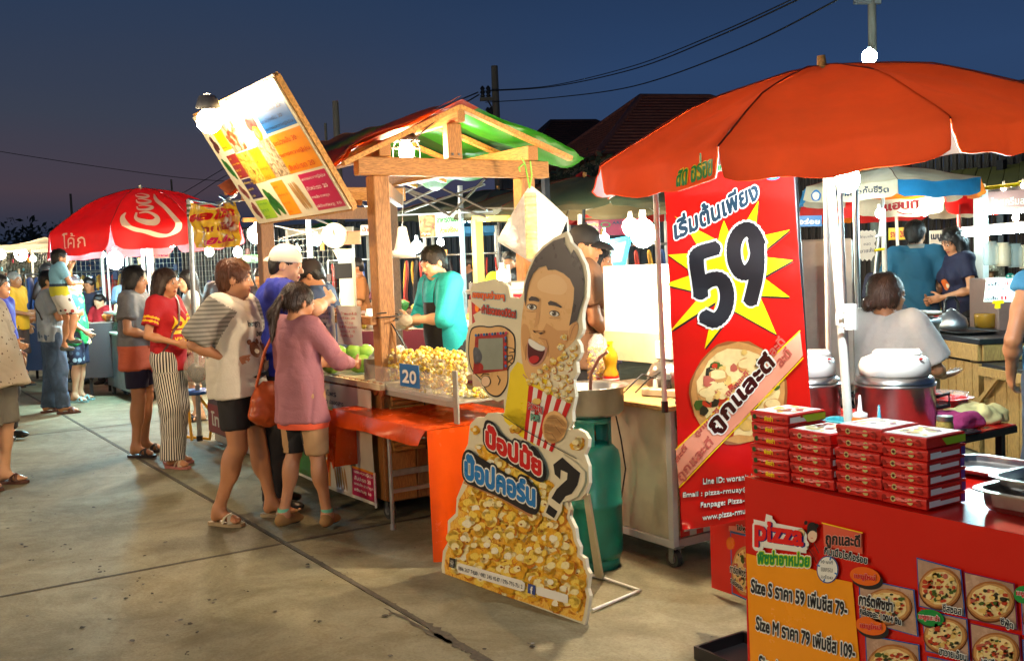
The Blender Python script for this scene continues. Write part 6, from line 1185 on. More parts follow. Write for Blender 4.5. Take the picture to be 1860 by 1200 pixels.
# steel trays on the table
def tray(c,w,d,h,label,m=m_steel,rim=.02,name='steel_tray',rot=0.):
 c = np.array(c,float); t = thing(name,label,'tray',c,rot); b = MB(); Rm = np.array(Matrix.Rotation(rot,3,'Z'))
 prof = [(.90,0),(.97,.25*h),(1.,h),(1+rim/w*2,h),(1+rim/w*2,h-.004),(.985,h-.005),(.94,.22*h),(.89,.003)]; n = 32; vs = []
 for (s_,z) in prof:
  for k in range(n):
   a = 2*math.pi*k/n; e_ = 5; ca,sa_ = math.cos(a),math.sin(a); q = (abs(ca)**e_+abs(sa_)**e_)**(-1/e_); vs.append(c+Rm@V(ca*q*w/2*s_,sa_*q*(d/2*s_ if s_ <= 1 else d/2+rim),z))
 b.add(vs,[(i*n+k,i*n+(k+1) % n,(i+1)*n+(k+1) % n,(i+1)*n+k) for i in range(len(prof)-1) for k in range(n)]+[tuple(range(n)),tuple(range((len(prof)-1)*n,len(prof)*n))[::-1]]); b.build('tray',m,t); return t
c = G(1800,858,PZ); tray((c[0]+.02,c[1]+.0,PZ+.006),.30,.22,.022,'shiny shallow steel tray beside the pizza boxes')
c = G(1890,935,PZ); tray((c[0]-.005,c[1]+.02,PZ+.006),.26,.20,.055,'deep steel pan at the right edge of the frame, lower of two',name='steel_pan'); tray((c[0]+.01,c[1]+.045,PZ+.063),.24,.18,.03,'second steel pan resting in the deep steel pan at the right edge',name='steel_pan')
# dark crate under the table corner
c = G(1352,1200); t = thing('plastic_crate','low black crate on the ground at the left foot of the pizza table','crate',c); b = MB(); w,d,h = .13,.13,.05
for x0,y0,x1,y1 in ((-w,-d,w,-d+.012),(-w,d-.012,w,d),(-w,-d+.012,-w+.012,d-.012),(w-.012,-d+.012,w,d-.012)): b.box(c+V(x0,y0,0),c+V(x1,y1,h))
b.box(c+V(-w+.012,-d+.012,0),c+V(w-.012,d-.012,.008)); b.build('crate',m_black,t)
# ================================================================== COOKER TABLE behind the banner
QX0,QX1,QY0,QY1,QZ = -3.22,-2.38,3.16,4.02,.76
t = thing('cooker_table','red topped folding table with black edge carrying the big rice cookers','table',((QX0+QX1)/2,(QY0+QY1)/2,0))
mb = MB(); mb.box((QX0,QY0,QZ-.006),(QX1,QY1,QZ),.001); mb.build('table_top',mat('red_laminate',S(190,30,25),.25,var=.05),t); mb = MB(); mb.box((QX0-.003,QY0-.003,QZ-.034),(QX1+.003,QY1+.003,QZ-.0065)); mb.build('edge',m_black,t)
for x,y in ((QX1-.04,QY1-.05),(QX1-.04,QY0+.08),(QX0+.05,QY1-.05),(QX0+.05,QY0+.08)): mb = MB(); mb.bar((x,y,0),(x,y,QZ-.035),.028); mb.build('leg',m_black,t)
mb = MB(); mb.bar((QX1-.04,QY1-.42,QZ-.04),(QX1-.04,QY1-.06,.35),.018); mb.build('brace',m_black,t)
m_ = Panel((0,QY0-.022,0),(1,0,0),(0,0,1)); lc = thing('side_menu_sheet','red printed menu sheet on the low front left of the pizza table','sheet',(QX0,QY0-.02,0)); mb = MB(); mb.box((QX0-.06,QY0-.021,.03),(QX1,QY0-.012,.74)); mb.build('sheet',m_red,lc)
z1_ = lambda x,y: (1300+x/3.321,900+y/3.321); m_.poly([z1_(80,180),z1_(200,185),z1_(200,232),z1_(80,212)],inkpk,1); m_.text('ไข่ฟู',z1_(128,215),z1_(190,222),13,ink,2,off=.03,outline=inkw,oo=.06); m_.poly([z1_(88,208),z1_(210,238),z1_(210,640),z1_(98,590)],inkb,1); m_.poly([z1_(94,222),z1_(210,250),z1_(210,630),z1_(104,582)],m_red,2)
pizza(m_,z1_(185,450),26,44,3,31); m_.disc(z1_(92,285),8,12,mat('photo_chilli',S(215,110,30),.25,var=.2),3,16,.15); m_.text('การ์ตพิซซ่า',z1_(95,455),z1_(200,492),16,ink,9,off=.04,outline=inkw,oo=.07); m_.text('กล่องละ',z1_(98,520),z1_(175,575),12,ink,9,off=.04,outline=inkw,oo=.07); m_.build('printed_artwork',lc)
def cooker(c,label,r=.175):
 c = np.array(c,float); t = thing('rice_cooker',label,'rice cooker',c,0,'electric rice cookers'); b = MB(); b.lathe(c,[(0,.0),(r*.92,.0),(r,.012),(r,.175),(r*1.03,.18),(r*1.03,.19),(0,.195)],40); b.build('pot',m_steel,t)
 b = MB(); b.lathe(c,[(r*1.0,0.195),(r*.98,0.210),(r*.80,0.227),(r*.78,0.227)],36); b.build('rim',m_steel,t); b = MB(); b.lathe(c,[(r*.80,0.219),(r*.86,0.227),(r*.87,0.264),(r*.80,0.292),(r*.60,0.305),(r*.40,0.315),(0,0.319)],32,sx=1.05); L_ = b.build('lid',m_whiteg,t)
 fwd = unit(CAM-c)*V(1,1,0); fwd = unit(fwd); sd = np.cross(fwd,(0,0,1)); b = MB(); b.obox(c+sd*-.01+V(0,0,0.313),(.09,0.194,.03),np.column_stack((fwd,sd,(0,0,1))),.012); b.build('handle',m_whiteg,L_); b = MB(); b.ell(c+fwd*r*.62-sd*.10+V(0,0,0.297),(.008,.008,.004),8,5); b.build('vent_cap',m_red,L_)
 b = MB(); b.lathe(c,[(r*.82,0.218),(r*.825,0.222)],40); b.build('seal',m_black,L_)
 for s_ in (1,-1): b = MB(); b.tube([c+sd*s_*r+V(0,0,.13),c+sd*s_*(r+.05)+V(0,0,0.145),c+sd*s_*(r+.05)+V(0,0,.095),c+sd*s_*r+V(0,0,.085)],.009,6); b.build('side_handle',m_black if s_ > 0 else m_blackm,t)
 return t
k1 = PY(1626,758,3.62); cooker((k1[0],3.62,QZ+.001),'large steel rice cooker with white lid behind the umbrella pole',.158); k2 = PY(1500,790,3.42); cooker((k2[0]-.09,3.40,QZ+.001),'second steel rice cooker with white lid, partly hidden by the banner edge',.145)
def put(px,py,z): p = G(px,py,z); return V(p[0],p[1],z)
# basket, squeeze bottles, spice jar, cloths
c = put(1560,745,QZ+.001); c = V(-2.56,3.24,QZ+.001); tray(c,.24,.10,.085,'turquoise plastic basket with squeeze bottles in it',mat('turquoise_plastic',S(75,185,200),.35),name='plastic_basket',rot=.15)
def squeeze(p,label,body,capm,r=.026,h=.075,tall=.05):
 t = thing('squeeze_bottle',label,'bottle',p); b = MB(); b.lathe(p,[(0,0),(r,0),(r,h),(r*.85,h+.008)],18); b.build('bottle',body,t); b = MB(); b.lathe(p,[(r*.9,h+.008),(r*.9,h+.022),(r*.3,h+.03),(r*.12,h+.03+tall),(0,h+.03+tall)],16); b.build('nozzle',capm,t)
squeeze(D(1562,752,3.78)*V(1,1,0)+V(0,0,QZ+.004),'orange squeeze bottle with a white nozzle',mat('orange_plastic',S(245,130,20),.35),m_whiteg,.030,.115,.06); squeeze(D(1597,757,3.74)*V(1,1,0)+V(0,0,QZ+.004),'clear squeeze bottle with a teal cap',m_whiteg,mat('teal_plastic',S(20,135,160),.35),.026,.085,.055)
c = D(1719,762,3.62)*V(1,1,0)+V(0,0,QZ+.002); c = D(1716,762,3.72)*V(1,1,0)+V(0,0,QZ+.001); t = thing('spice_jar','glass jar of dried herbs with a steel lid','jar',c); b = MB(); b.lathe(c,[(0,0),(.028,0),(.030,.01),(.030,.10),(.026,.112)],20); b.build('jar',mat('dried_herb',S(165,145,70),.35,var=.5,scale=90),t); b = MB(); b.cyl(c+V(0,0,.112),c+V(0,0,.128),.029,.029,18); b.build('lid',m_steel,t)
def ragmesh(c,w,d,h,seed,m,name,label,yaw=0.):
 f = Field(c-V(w,w,.02)*1.3,c+V(w,w,h*2)*1.3,.009); Mr = np.array(Matrix.Rotation(yaw,3,'Z')); rg3 = random.Random(seed)
 for k in range(9): f.ell(c+Mr@V(rg3.uniform(-.6,.6)*w/2,rg3.uniform(-.6,.6)*d/2,h*.35),(w*.26,d*.26,h*rg3.uniform(.35,.6)),.03,M=Mr)
 f.cut(c+V(0,0,.002),(0,0,-1)); A,B = f.mesh(); Nn = vnorm(A,B); A = A+Nn*(wav(A,.012,9,seed)+wav(A,.005,22,seed+1))[:,None]; A[:,2] = np.maximum(A[:,2],c[2]+.002); t = mesh_obj(name,A-c,B,m); t.location = tuple(c); return tag(t,label,'cloth')
ragmesh(V(-2.47,3.78,QZ),.20,.12,.07,3,mat('plum_cloth',S(150,45,100),.8,var=.1,bump=.3,bscale=50),'rolled_cloth','rolled plum coloured cloth on the red table',.9); ragmesh(V(-2.52,3.94,QZ),.28,.12,.08,5,mat('khaki_cloth',S(205,200,140),.8,var=.1,bump=.3,bscale=50),'crumpled_cloth','crumpled khaki cloth hanging off the back of the red table',.9)
c = V(-2.66,3.92,QZ+.001); tray(c,.20,.15,.10,'red plastic basket lined with a clear bag behind the spice jar',mat('red_plastic',S(200,40,40),.35),name='lined_basket'); b = MB(); b.lathe(c+V(0,0,.0),[(.06,.01),(.098,.06),(.108,.105),(.112,.118),(.10,.11)],20); tag(b.build('clear_liner',clear('liner',(.95,.93,.95),.3,.12,.15)),'clear plastic bag lining the red basket','bag')
tray(V(-2.40,3.66,QZ+.001),.14,.05,.010,'black knife block lid lying at the edge of the red table',m_black,name='black_lid',rot=1.5)
c = V(-2.08,2.82,PZ+.006); t = thing('paper_plate','cream plastic plate behind the right column of pizza boxes','plate',c); b = MB(); b.lathe(c,[(0,.004),(.06,.004),(.085,.02),(.087,.022),(.06,.0),(0,.0)],24); b.build('plate',m_cream,t)
# ================================================================== FAR BACKGROUND: houses, trees, fence, poles, wires
# houses behind the market
def hip_house(label,cx,cy,w,d,ez,rz,ridge,wallc,roofm,yaw=0.):
 t = thing('house',label,'house',(cx,cy,0),yaw); Rm = np.array(Matrix.Rotation(yaw,3,'Z')); P_ = lambda x,y,z: V(cx,cy,0)+Rm@V(x,y,z)
 b = MB(); b.obox(P_(0,0,ez/2),(w-1.2,d-1.2,ez),Rm); b.build('wall',wallc,t)
 c_ = [P_(-w/2,-d/2,ez),P_(w/2,-d/2,ez),P_(w/2,d/2,ez),P_(-w/2,d/2,ez)]; r0,r1 = P_(-ridge/2,0,rz),P_(ridge/2,0,rz); b = MB()
 b.add(c_+[r0,r1],[(0,1,5,4),(1,2,5),(2,3,4,5),(3,0,4),(3,2,1,0)]); ro = b.build('roof',roofm,t)
 n = 18
 for (a,bb,e,f) in ((c_[0],c_[1],r0,r1),(c_[3],c_[0],r0,r0),(c_[1],c_[2],r1,r1)):
  b = MB()
  for k in range(n): q = (k+.5)/n; p,r = lerp(a,e,q),lerp(bb,f,q); b.bar(p+V(0,0,.03),r+V(0,0,.03),.05,.04)
  b.build('tile_course',roofm,ro,kind='stuff')
 b = MB(); b.tube([c_[0],r0,r1,c_[1]],.10,6); b.tube([c_[3],r0],.10,6); b.build('ridge_tile',roofm,ro); return t
roofm = mat('brown_roof_tile',S(150,88,70),.8,var=.2,scale=3); roof2 = mat('dark_roof_tile',S(88,58,50),.8,var=.2,scale=3); plaster = mat('grey_plaster',S(165,155,135),.8,var=.2,scale=1)
viewyaw = R(147-90)
def at(px,dep): p = D(px,480,dep); return p[0],p[1]
x,y = at(1235,33); hip_house('large hip roofed house with brown roof behind the market',x,y,8.2,8,4.45,6.65,2.4,plaster,roofm,viewyaw+.25)
x,y = at(1050,44); hip_house('smaller dark hip roofed house farther away, left of the large one',x,y,6.4,8,5.5,7.5,2.0,plaster,roof2,viewyaw+.2)
# trees
leafm = mat('dark_foliage',(.06,.08,.045),.7,var=.4,scale=3); bark = mat('bark',(.06,.045,.03),.9)
def tree(label,px,dep,h,rad,seed,n=1500,base=.25,name='broadleaf_tree',cat='tree',group=None):
 x,y = at(px,dep); t = thing(name,label,cat,(x,y,0),0,group); r = random.Random(seed); b = MB(); b.tube([(x,y,0),(x+.1,y,h*.3),(x-.05,y+.1,h*.6)],[.16,.12,.05],8)
 for k in range(5): a = r.uniform(0,6.28); b.tube([(x+.05,y,h*.3),(x+rad*.4*math.cos(a),y+rad*.4*math.sin(a),h*.55),(x+rad*.7*math.cos(a),y+rad*.7*math.sin(a),h*.75)],[.07,.04,.02],6)
 b.build('trunk',bark,t); b = MB(); cl = [(x+r.uniform(-.65,.65)*rad,y+r.uniform(-.65,.65)*rad,h*r.uniform(base+.12,.9)) for _ in range(16)]; cr_ = [rad*r.uniform(.25,.5) for _ in cl]
 for _ in range(n):
  k = r.randrange(len(cl)); c = cl[k]; u = unit(V(r.gauss(0,1),r.gauss(0,1),r.gauss(0,1))); p = V(*c)+u*cr_[k]*r.uniform(.55,1.05)*V(1,1,.8); s_ = r.uniform(.07,.16)*(.6+dep/50); q = unit(V(r.gauss(0,1),r.gauss(0,1),r.gauss(0,1))); w = np.cross(q,unit(V(r.gauss(0,1),r.gauss(0,1),.3))); b.add([p,p+q*s_+w*s_*.4,p+q*s_*1.8,p+q*s_-w*s_*.4],[(0,1,2,3)])
 b.build('crown',leafm,t,kind='stuff'); return t
for i,(px,dep,h,rd) in enumerate(((1035,26,3.6,1.5),(1110,25,4.1,1.7),(1170,26,3.7,1.4),(1075,28,3.9,1.6),(40,75,5.0,4.0),(80,70,5.6,3.2),(0,80,4.6,4.0),(-60,75,5.0,4.0))):
 tree(['bushy dark tree left before the large house wall','dense dark tree in the middle before the large house','dark tree at the right before the large house','shadowy tree between the two houses','low far tree behind the cola umbrella','far tree just left of the cola umbrella edge','far dark tree at the left edge of the sky line','far tree beyond the left edge of the frame'][i],px,dep,h,rd,i,1900 if dep < 50 else 1000)
# sheet metal fence behind the stalls
fm = mat('fence_sheet',S(78,84,88),.6,metal=.3,var=.15,scale=3)
def fence(label,pa,pb,dep0,dep1,z1,n,m=fm,z0=0.,name='metal_fence'):
 a = D(pa,480,dep0); b_ = D(pb,480,dep1); a[2] = z0; b_[2] = z0; t = thing(name,label,'fence',(a+b_)/2); d = (b_-a)/n
 for k in range(n): b = MB(); nn = unit(np.cross(d,(0,0,1))); p = a+d*k; b.add([p,p+d*.3,p+d*.35+nn*.04,p+d*.65+nn*.04,p+d*.7,p+d*.96,*(q+V(0,0,z1-z0) for q in (p,p+d*.3,p+d*.35+nn*.04,p+d*.65+nn*.04,p+d*.7,p+d*.96))],[(i,i+1,i+7,i+6) for i in range(5)]); b.build('fence_panel',m,t)
 b = MB(); b.bar(a+V(0,0,z1-z0),b_+V(0,0,z1-z0),.05,.06); b.build('top_rail',m_blackm,t)
fence('dark corrugated sheet metal fence behind the middle stalls',330,1240,24,20,2.55,90)
fence('dark brown slatted wall behind the right hand stalls',1400,2050,15,13,2.9,46,mat('brown_sheet',S(48,32,24),.6,var=.2,scale=2))
# shed roof at the right with a row of small lamps
a,b_ = D(1500,380,13.6),D(2050,340,12.0); t = thing('market_shed','long shed roof with yellowish corrugated sheets at the upper right','shed',(a+b_)/2*V(1,1,0)); ym = mat('shed_sheet',S(120,105,45),.5,metal=.3,var=.2,scale=2); n = 22
A_,B_ = D(1480,352,14),D(2050,280,12.3); dn = unit(np.cross(B_-A_,(0,0,1)));  dn = dn if dn@(CAM-A_) > 0 else -dn
for k in range(n): p,q = lerp(A_,B_,k/n),lerp(A_,B_,(k+.94)/n); b = MB(); b.add([p+dn*1.3+V(0,0,-.25),q+dn*1.3+V(0,0,-.25),q-dn*1.5+V(0,0,.25),p-dn*1.5+V(0,0,.25)],[(0,1,2,3)]); b.build('roof_sheet',ym,t,solid=.02)
b = MB(); b.bar(A_+dn*1.25+V(0,0,-.32),B_+dn*1.25+V(0,0,-.32),.05,.10); b.build('purlin',m_blackm,t); b = MB(); b.bar(A_+dn*.2+V(0,0,-.2),B_+dn*.2+V(0,0,-.2),.05,.08); b.build('purlin',m_blackm,t)
for px in (1500,1648,1820,1990): p = D(px,400,13.2); b = MB(); b.bar((p[0],p[1],0),(p[0],p[1],2.6),.09); b.build('post',m_blackm,t)
for k in range(9):
 p = lerp(A_,B_,.42+k*.055)+dn*1.36+V(0,0,-.30); bulb('string_bulb','tiny yellow bulb on the shed eave at upper right, number %s from the left' % ['one','two','three','four','five','six','seven','eight','nine'][k],p,.024,1.6,WARM2,group='small bulbs along the shed eave')
# railing above
t = thing('roof_railing','black railing on the building top at the upper right edge','railing',D(1850,180,16)*V(1,1,0)); a,b_ = D(1795,158,16),D(1960,130,15)
for q in (0,-.62):
 b = MB(); b.bar(a+V(0,0,q),b_+V(0,0,q),.04); b.build('rail',m_blackm,t)
for k in range(6): p = lerp(a,b_,k/5.); b = MB(); b.bar(p,p-V(0,0,1.5),.035); b.build('baluster',m_blackm,t)
b = MB(); b.bar(a-V(0,0,1.4),b_-V(0,0,1.4),1.,.1); b.build('ledge',m_blackm,t)
# ---------- utility poles and wires
def upole(label,px,py_top,dep,r,m,cross=()):
 p = D(px,py_top,dep); t = thing('utility_pole',label,'utility pole',(p[0],p[1],0)); b = MB(); b.cyl((p[0],p[1],0),p,r*1.3,r*.8,12); b.build('pole',m,t); sd = unit(_r*V(1,1,0))
 for dz,x0,x1 in cross:
  c = p-V(0,0,dz); b = MB(); b.bar(c+sd*x0,c+sd*x1,.10,.09); arm = b.build('crossarm',m,t); b = MB(); b.bar(c+sd*(x0*.55),c-V(0,0,.42),.04); b.build('arm_brace',m_blackm,t)
  for x in (x0+.08,x0*.45): b = MB(); b.lathe(c+sd*x+V(0,0,.05),[(.03,0),(.075,.03),(.04,.08),(.075,.13),(.04,.18),(.07,.23),(.02,.30),(0,.30)],10); b.build('insulator',m_blackm,t)
 return p
con = mat('pole_concrete',S(95,92,85),.8,var=.1)
p1 = upole('concrete power pole with two crossarms and insulators right of the green roof',898,120,27,.11,con,((.86,-.42,.05),(1.42,-.30,.05)))
upole('thick bare pole behind the tilted menu sign',609,184,20,.075,con); upole('thin short pole left of the thick bare pole',591,224,22,.035,con); upole('thin far pole above the cola umbrella right side',311,326,34,.04,con); upole('thin far pole on the left sky line above the cola umbrella',128,352,38,.05,con)
def wire(label,pts,r=.012):
 P_ = [D(*p) for p in pts]; Q = []
 for i in range(len(P_)-1):
  p0 = P_[max(i-1,0)]; p1_,p2 = P_[i],P_[i+1]; p3 = P_[min(i+2,len(P_)-1)]
  for k in range(8): t_ = k/8; Q.append(.5*((2*p1_)+(-p0+p2)*t_+(2*p0-5*p1_+4*p2-p3)*t_**2+(-p0+3*p1_-3*p2+p3)*t_**3))
 Q.append(P_[-1]); b = MB(); b.tube(Q,r,5); tag(b.build('power_line',m_wire),label,'power line','power lines')
wire('upper power line from the crossarm to the top right',[(874,166,27),(1000,158,25),(1150,126,21),(1300,68,16),(1470,-10,12)]); wire('second upper power line close above the first one',[(888,164,27),(1000,156,25),(1150,120,21),(1300,62,16),(1450,-6,12)],.010)
wire('lower power line to the top right',[(882,186,27),(1000,178,25),(1150,157,21),(1340,90,16),(1540,-10,12)]); wire('power line left of the crossarm going down behind the green roof',[(870,172,27),(820,200,31),(740,236,38)],.02)
wire('upper power line left of the crossarm',[(868,168,27),(820,188,31),(700,238,40)],.02); wire('long thin line across the left sky',[(-20,272,30),(60,285,30),(200,306,30),(330,323,30),(420,330,30)],.010)
wire('thin line rising behind the menu sign, upper',[(330,352,30),(400,310,26),(440,285,24)],.010); wire('thin line rising behind the menu sign, lower',[(345,362,30),(400,325,26),(450,300,24)],.010)
# street lamp pole with cold white lamp
p = D(1583,-30,13); t = thing('light_pole','tall pole with a cold white lamp above the red umbrella','street lamp',(p[0],p[1],0)); b = MB(); b.cyl((p[0],p[1],0),p,.07,.05,12); b.build('pole',con,t); q = D(1568,4,13); b = MB(); b.bar(q-_r*.12,q+_r*.22,.06,.05); b.build('crossarm',m_galv,t)
q = D(1579,103,12.2); b = MB(); b.ell(q,.09,14,9); b.build('lamp_globe',emat('glow_street',(.72,1.,.95),55/(math.pi*4*math.pi*.09**2)),t); b = MB(); b.bar(q+V(0,0,.09),D(1583,100,13)+V(0,0,.05),.04); b.build('bracket',m_galv,t)
# ================================================================== LEFT SIDE: cola umbrella stall
def coke_art(surf,k,pn):
 b = MB()
 def ribbon(pts,w,off=.006,it=3):
  P_ = [np.array(p,float) for p in pts]; W0 = list(w)
  for _ in range(it):
   Q = [P_[0]]; WQ = [W0[0]]
   for i in range(len(P_)-1): Q += [P_[i]*.75+P_[i+1]*.25,P_[i]*.25+P_[i+1]*.75]; WQ += [W0[i]*.75+W0[i+1]*.25,W0[i]*.25+W0[i+1]*.75]
   P_ = Q+[P_[-1]]; W0 = WQ+[W0[-1]]
  L_ = []
  for i,p in enumerate(P_):
   d = P_[min(i+1,len(P_)-1)]-P_[max(i-1,0)]; d /= np.linalg.norm(d)+1e-9; q = np.array((-d[1],d[0]))*W0[i]/2; L_.append((surf(k,*(p+q),off),surf(k,*(p-q),off)))
  for i in range(len(L_)-1): b.add([L_[i][0],L_[i+1][0],L_[i+1][1],L_[i][1]],[(0,1,2,3)])
 ribbon([(.14,.80),(.10,.90),(.25,1.08),(.50,1.42),(.72,1.52),(.84,1.2),(.80,.8),(.70,.58),(.80,.42)],[.02,.07,.10,.16,.12,.08,.07,.10,.02])
 ribbon([(.30,.80),(.28,.92),(.50,.99),(.62,.90),(.50,.80),(.34,.82)],[.03,.05,.09,.07,.04,.02])
 for y,x0,x1 in ((.70,.30,.62),(.56,.28,.64),(.42,.24,.68)): ribbon([(x0,y-.02),(x0+.02,y+.05),((x0+x1)/2,y+.07),(x1,y+.01),((x0+x1)/2,y-.04),(x0+.03,y-.03)],[.02,.035,.05,.05,.03,.02])
 b.build('logo_script',mat('logo_white',S(235,200,170),.5,var=.05),pn)
def coke_side(surf,k,pn): surf_text(surf,k,pn,'โค้ก',.22,.60,1.70,1.02,mat('logo_white',S(235,200,170)),off=.0)
c0 = D(255,343,12.9); pb = V(*D(262,600,12.6)[:2],0)
redu = cloth2('cola_red_cloth',S(215,28,28),.35,.55,.05)
# face the big logo panel to the camera: panel centre angle = direction to the camera
dirc = math.atan2(-c0[1],-c0[0]); n8 = 8; ph0 = dirc-2*math.pi/8*.5-R(-4)
umbrella('cola_umbrella','red cola umbrella with big white script on the front panel, left of the picture',c0,1.20,.52,redu,cloth2('pink_lining',S(225,120,125),.35,.6),pb,n=8,phase=ph0,tilt=np.array(Matrix.Rotation(R(-3),3,Vector(tuple(_f)))),drop=.27,slit=.13,pw=1.9,seed=1,art=((0,coke_art),(7,coke_side)),round_=.8,finial=m_cream,pole_r=.02)
cyan_b = bulb('hanging_lamp','big cold white lamp under the cola umbrella',D(209,473,12.4),.085,190,(.45,.9,1.),cord=D(212,400,12.4)); bulb('hanging_lamp','lamp right under the front edge of the cola umbrella',D(257,432,12.0),.04,30,(.85,.95,1.))
for i,(px,py,dep,py2,r_) in enumerate(((183,440,14.6,600,.022),(228,440,14.4,620,.024),(236,442,14.9,620,.02),(267,432,13.7,640,.024),(274,438,13.9,640,.02),(124,440,14.2,640,.03),(193,440,14.4,560,.014))):
 q = D(px,py,dep); pole('white tent pole under the cola umbrella, %s from the left' % ['second','fourth','fifth','sixth','seventh','first','third'][i],(q[0],q[1],0),q,r_,m_white if i != 5 else m_tim,group='poles under the cola umbrella')
# the drinks cart
CX0,CX1,CY0 = -14.15,-12.85,2.80
t = thing('drinks_cart','drinks cart with glass case, pink end panel and cartoon stickers, on small wheels','cart',((CX0+CX1)/2,CY0+.35,0)); icew = mat('ice_panel',S(165,175,180),.35,var=.3,scale=2)
b = MB(); b.box((CX0,CY0,.12),(CX1,CY0+.7,.80),.01); b.build('body_panel',mat('cart_sticker',S(130,140,145),.35,var=.5,scale=3),t); b = MB(); b.box((CX0-.02,CY0-.02,.801),(CX1+.02,CY0+.72,.84),.006); b.build('work_top',m_white,t)
b = MB(); b.box((CX0+.03,CY0+.02,.841),(CX1-.03,CY0+.5,1.06)); b.build('glass_case',clear('cart_glass',S(150,190,185),.35,.08),t)
for k in range(9): b = MB(); x = CX0+.12+k*.13; b.cyl((x,CY0+.12,.842),(x,CY0+.12,1.02),.035,.035,10); b.build('drink_can',[mat('can_%d' % q,c_,.3) for q,c_ in enumerate((S(200,60,70),S(190,190,190),S(60,150,120)))][k % 3],t)
b = MB(); b.box((CX0,CY0,1.061),(CX1,CY0+.52,1.09)); b.build('case_top',m_whiteg,t); pk_ = mat('cart_pink',S(215,30,110),.35,var=.08); b = MB(); b.box((CX1+.001,CY0+.01,.30),(CX1+.012,CY0+.69,.79)); b.build('end_panel',pk_,t); b = MB(); b.box((CX1+.001,CY0+.01,.12),(CX1+.011,CY0+.69,.298)); b.build('lower_panel',m_white,t)
cp = Panel((CX1+.014,0,0),(0,1,0),(0,0,1)); rs_ = random.Random(8)
for k in range(22): cp.disc((CY0+.05+rs_.random()*.6,.14+rs_.random()*.10),.035,.03,mat('sticker_dark',S(70,55,50),.4),1+k % 3,10,.2,px=False);
for k in range(16): cp.disc((CY0+.05+rs_.random()*.6,.15+rs_.random()*.09),.018,.016,m_cream,5,8,.2,px=False)
star = [(CY0+.25+(.06 if i % 2 else .025)*math.cos(i*math.pi/5),.42+(.06 if i % 2 else .025)*math.sin(i*math.pi/5)) for i in range(10)]; cp.poly(star,inklg,6,px=False); cp.disc((CY0+.52,.55),.05,.07,inkw,6,14,.3,px=False); cp.build('sticker',t)
for p in ((CX0+.1,CY0+.05,0),(CX1-.08,CY0+.05,0),(CX1-.08,CY0+.6,0)): caster(p,t,.055)
b = MB(); b.box((-13.6,2.9,1.092),(-13.3,3.05,1.26),.01); tag(b.build('paper_carton',m_white),'white carton of cups standing on the drinks cart','carton'); b = MB(); b.lathe((-13.9,2.95,1.092),[(.05,0),(.09,.10),(.12,.16)],12); tag(b.build('pink_bowl',pk_),'pink plastic bowl on the drinks cart','bowl')
# stall two: posts, yellow banner, counter, menu apron
pole('steel tent pole at the left end of the yellow hanging banner',G(363,800),D(343,362,9.15),.022,m_galv)
b = MB(); [b.cyl(D(344+.3*k,372+9*k,9.13),D(344+.3*k,376+9*k,9.13),.028,.028,12) for k in range(3)]; tag(b.build('tape_wrap',mat('green_tape',S(60,75,50),.6)),'dark green tape wound round the top of the steel tent pole','tape')
t = thing('tent_frame','thin metal tent frame with crossed bars above the yellow banner','tent frame',D(380,380,8.8)*V(1,1,0))
for a,b_ in (((343,362,9.15),(400,372,8.7)),((395,372,8.7),(430,352,8.4)),((400,355,8.7),(425,372,8.4)),((343,362,9.15),(352,372,9.8)),((352,372,9.8),(470,360,9.5)),((440,400,9),(475,395,8.8))): b = MB(); b.cyl(D(*a),D(*b_),.012,.012,8); b.build('bar',m_steel,t)
c_bl,c_br,c_tl = D(357,448,9.05),D(440,446,8.45),D(353,365,9.0); yp = Panel(c_bl,c_br-c_bl,c_tl-c_bl,warp=lambda u,v: .05*math.sin(u*9+v*3)*(.5+v)+.02*math.sin(u*27+v*8)+.015*math.sin(v*31+u*4))
t = thing('fabric_banner','wrinkled yellow and silver hanging banner with red handwritten Thai words','banner',c_bl); yb_ = blotch('yellow_banner_print',[S(225,225,215),S(235,190,40),S(245,205,60),S(190,110,40),S(220,220,210)],3.2,.22); yp.poly([(352,368),(380,378),(410,372),(438,366),(439,446),(400,450),(357,450)],yb_,0)
for s_,a,b_,h,m in (('ผลไม้สด',(356,404),(430,392),20,inkr),('และ',(408,378),(420,376),8,inkr),('น้ำผลไม้ปั่น',(368,424),(432,412),14,mat('maroon_ink',S(150,45,35))),('เย็นชื่นใจ',(380,446),(430,434),14,inkm)): yp.text(s_,a,b_,h,m,3,off=.05,slant=(0,-1))
yp.build('printed_cloth',t)
t = thing('vendor_table','white topped counter table behind the striped trousers woman','table',(-8.6,3.0,0)); b = MB(); b.box((-9.25,2.72,.0),(-8.0,3.4,1.0),.01); b.build('body_panel',m_white,t); b = MB(); b.box((-9.28,2.69,1.001),(-7.97,3.43,1.03),.006); b.build('table_top',m_whiteg,t); ragmesh(V(-8.75,2.85,1.03),.30,.16,.06,9,mat('green_cloth',S(20,130,110),.7),'folded_cloth','green folded cloth on the white counter',.3)
op = Panel((0,2.66,0),(1,0,0),(0,0,1)); t = thing('phone_banner','dark printed vinyl banner with a white phone number hanging by the aisle','banner',(-8.6,2.66,.0)); b = MB(); b.box((-9.2,2.664,.10),(-7.75,2.672,.88)); b.build('vinyl',mat('dusk_print',S(85,50,75),.35,var=.5,scale=2),t)
op.poly([(-9.2,.11),(-7.75,.11),(-7.75,.36),(-9.2,.36)],mat('berry_print',S(150,25,50),.35,var=.1),1,px=False)
def optxt(s_,x0,z0,x1,h,m,ly=3): v,f = text_mesh(s_,.03); lo,hi = v.min(0),v.max(0); q = (v-lo)/(hi-lo); op._m(m); op.mb.add([op.pt(x0+(x1-x0)*a,z0+h*c_,ly*.0009) for a,c_ in q],f)
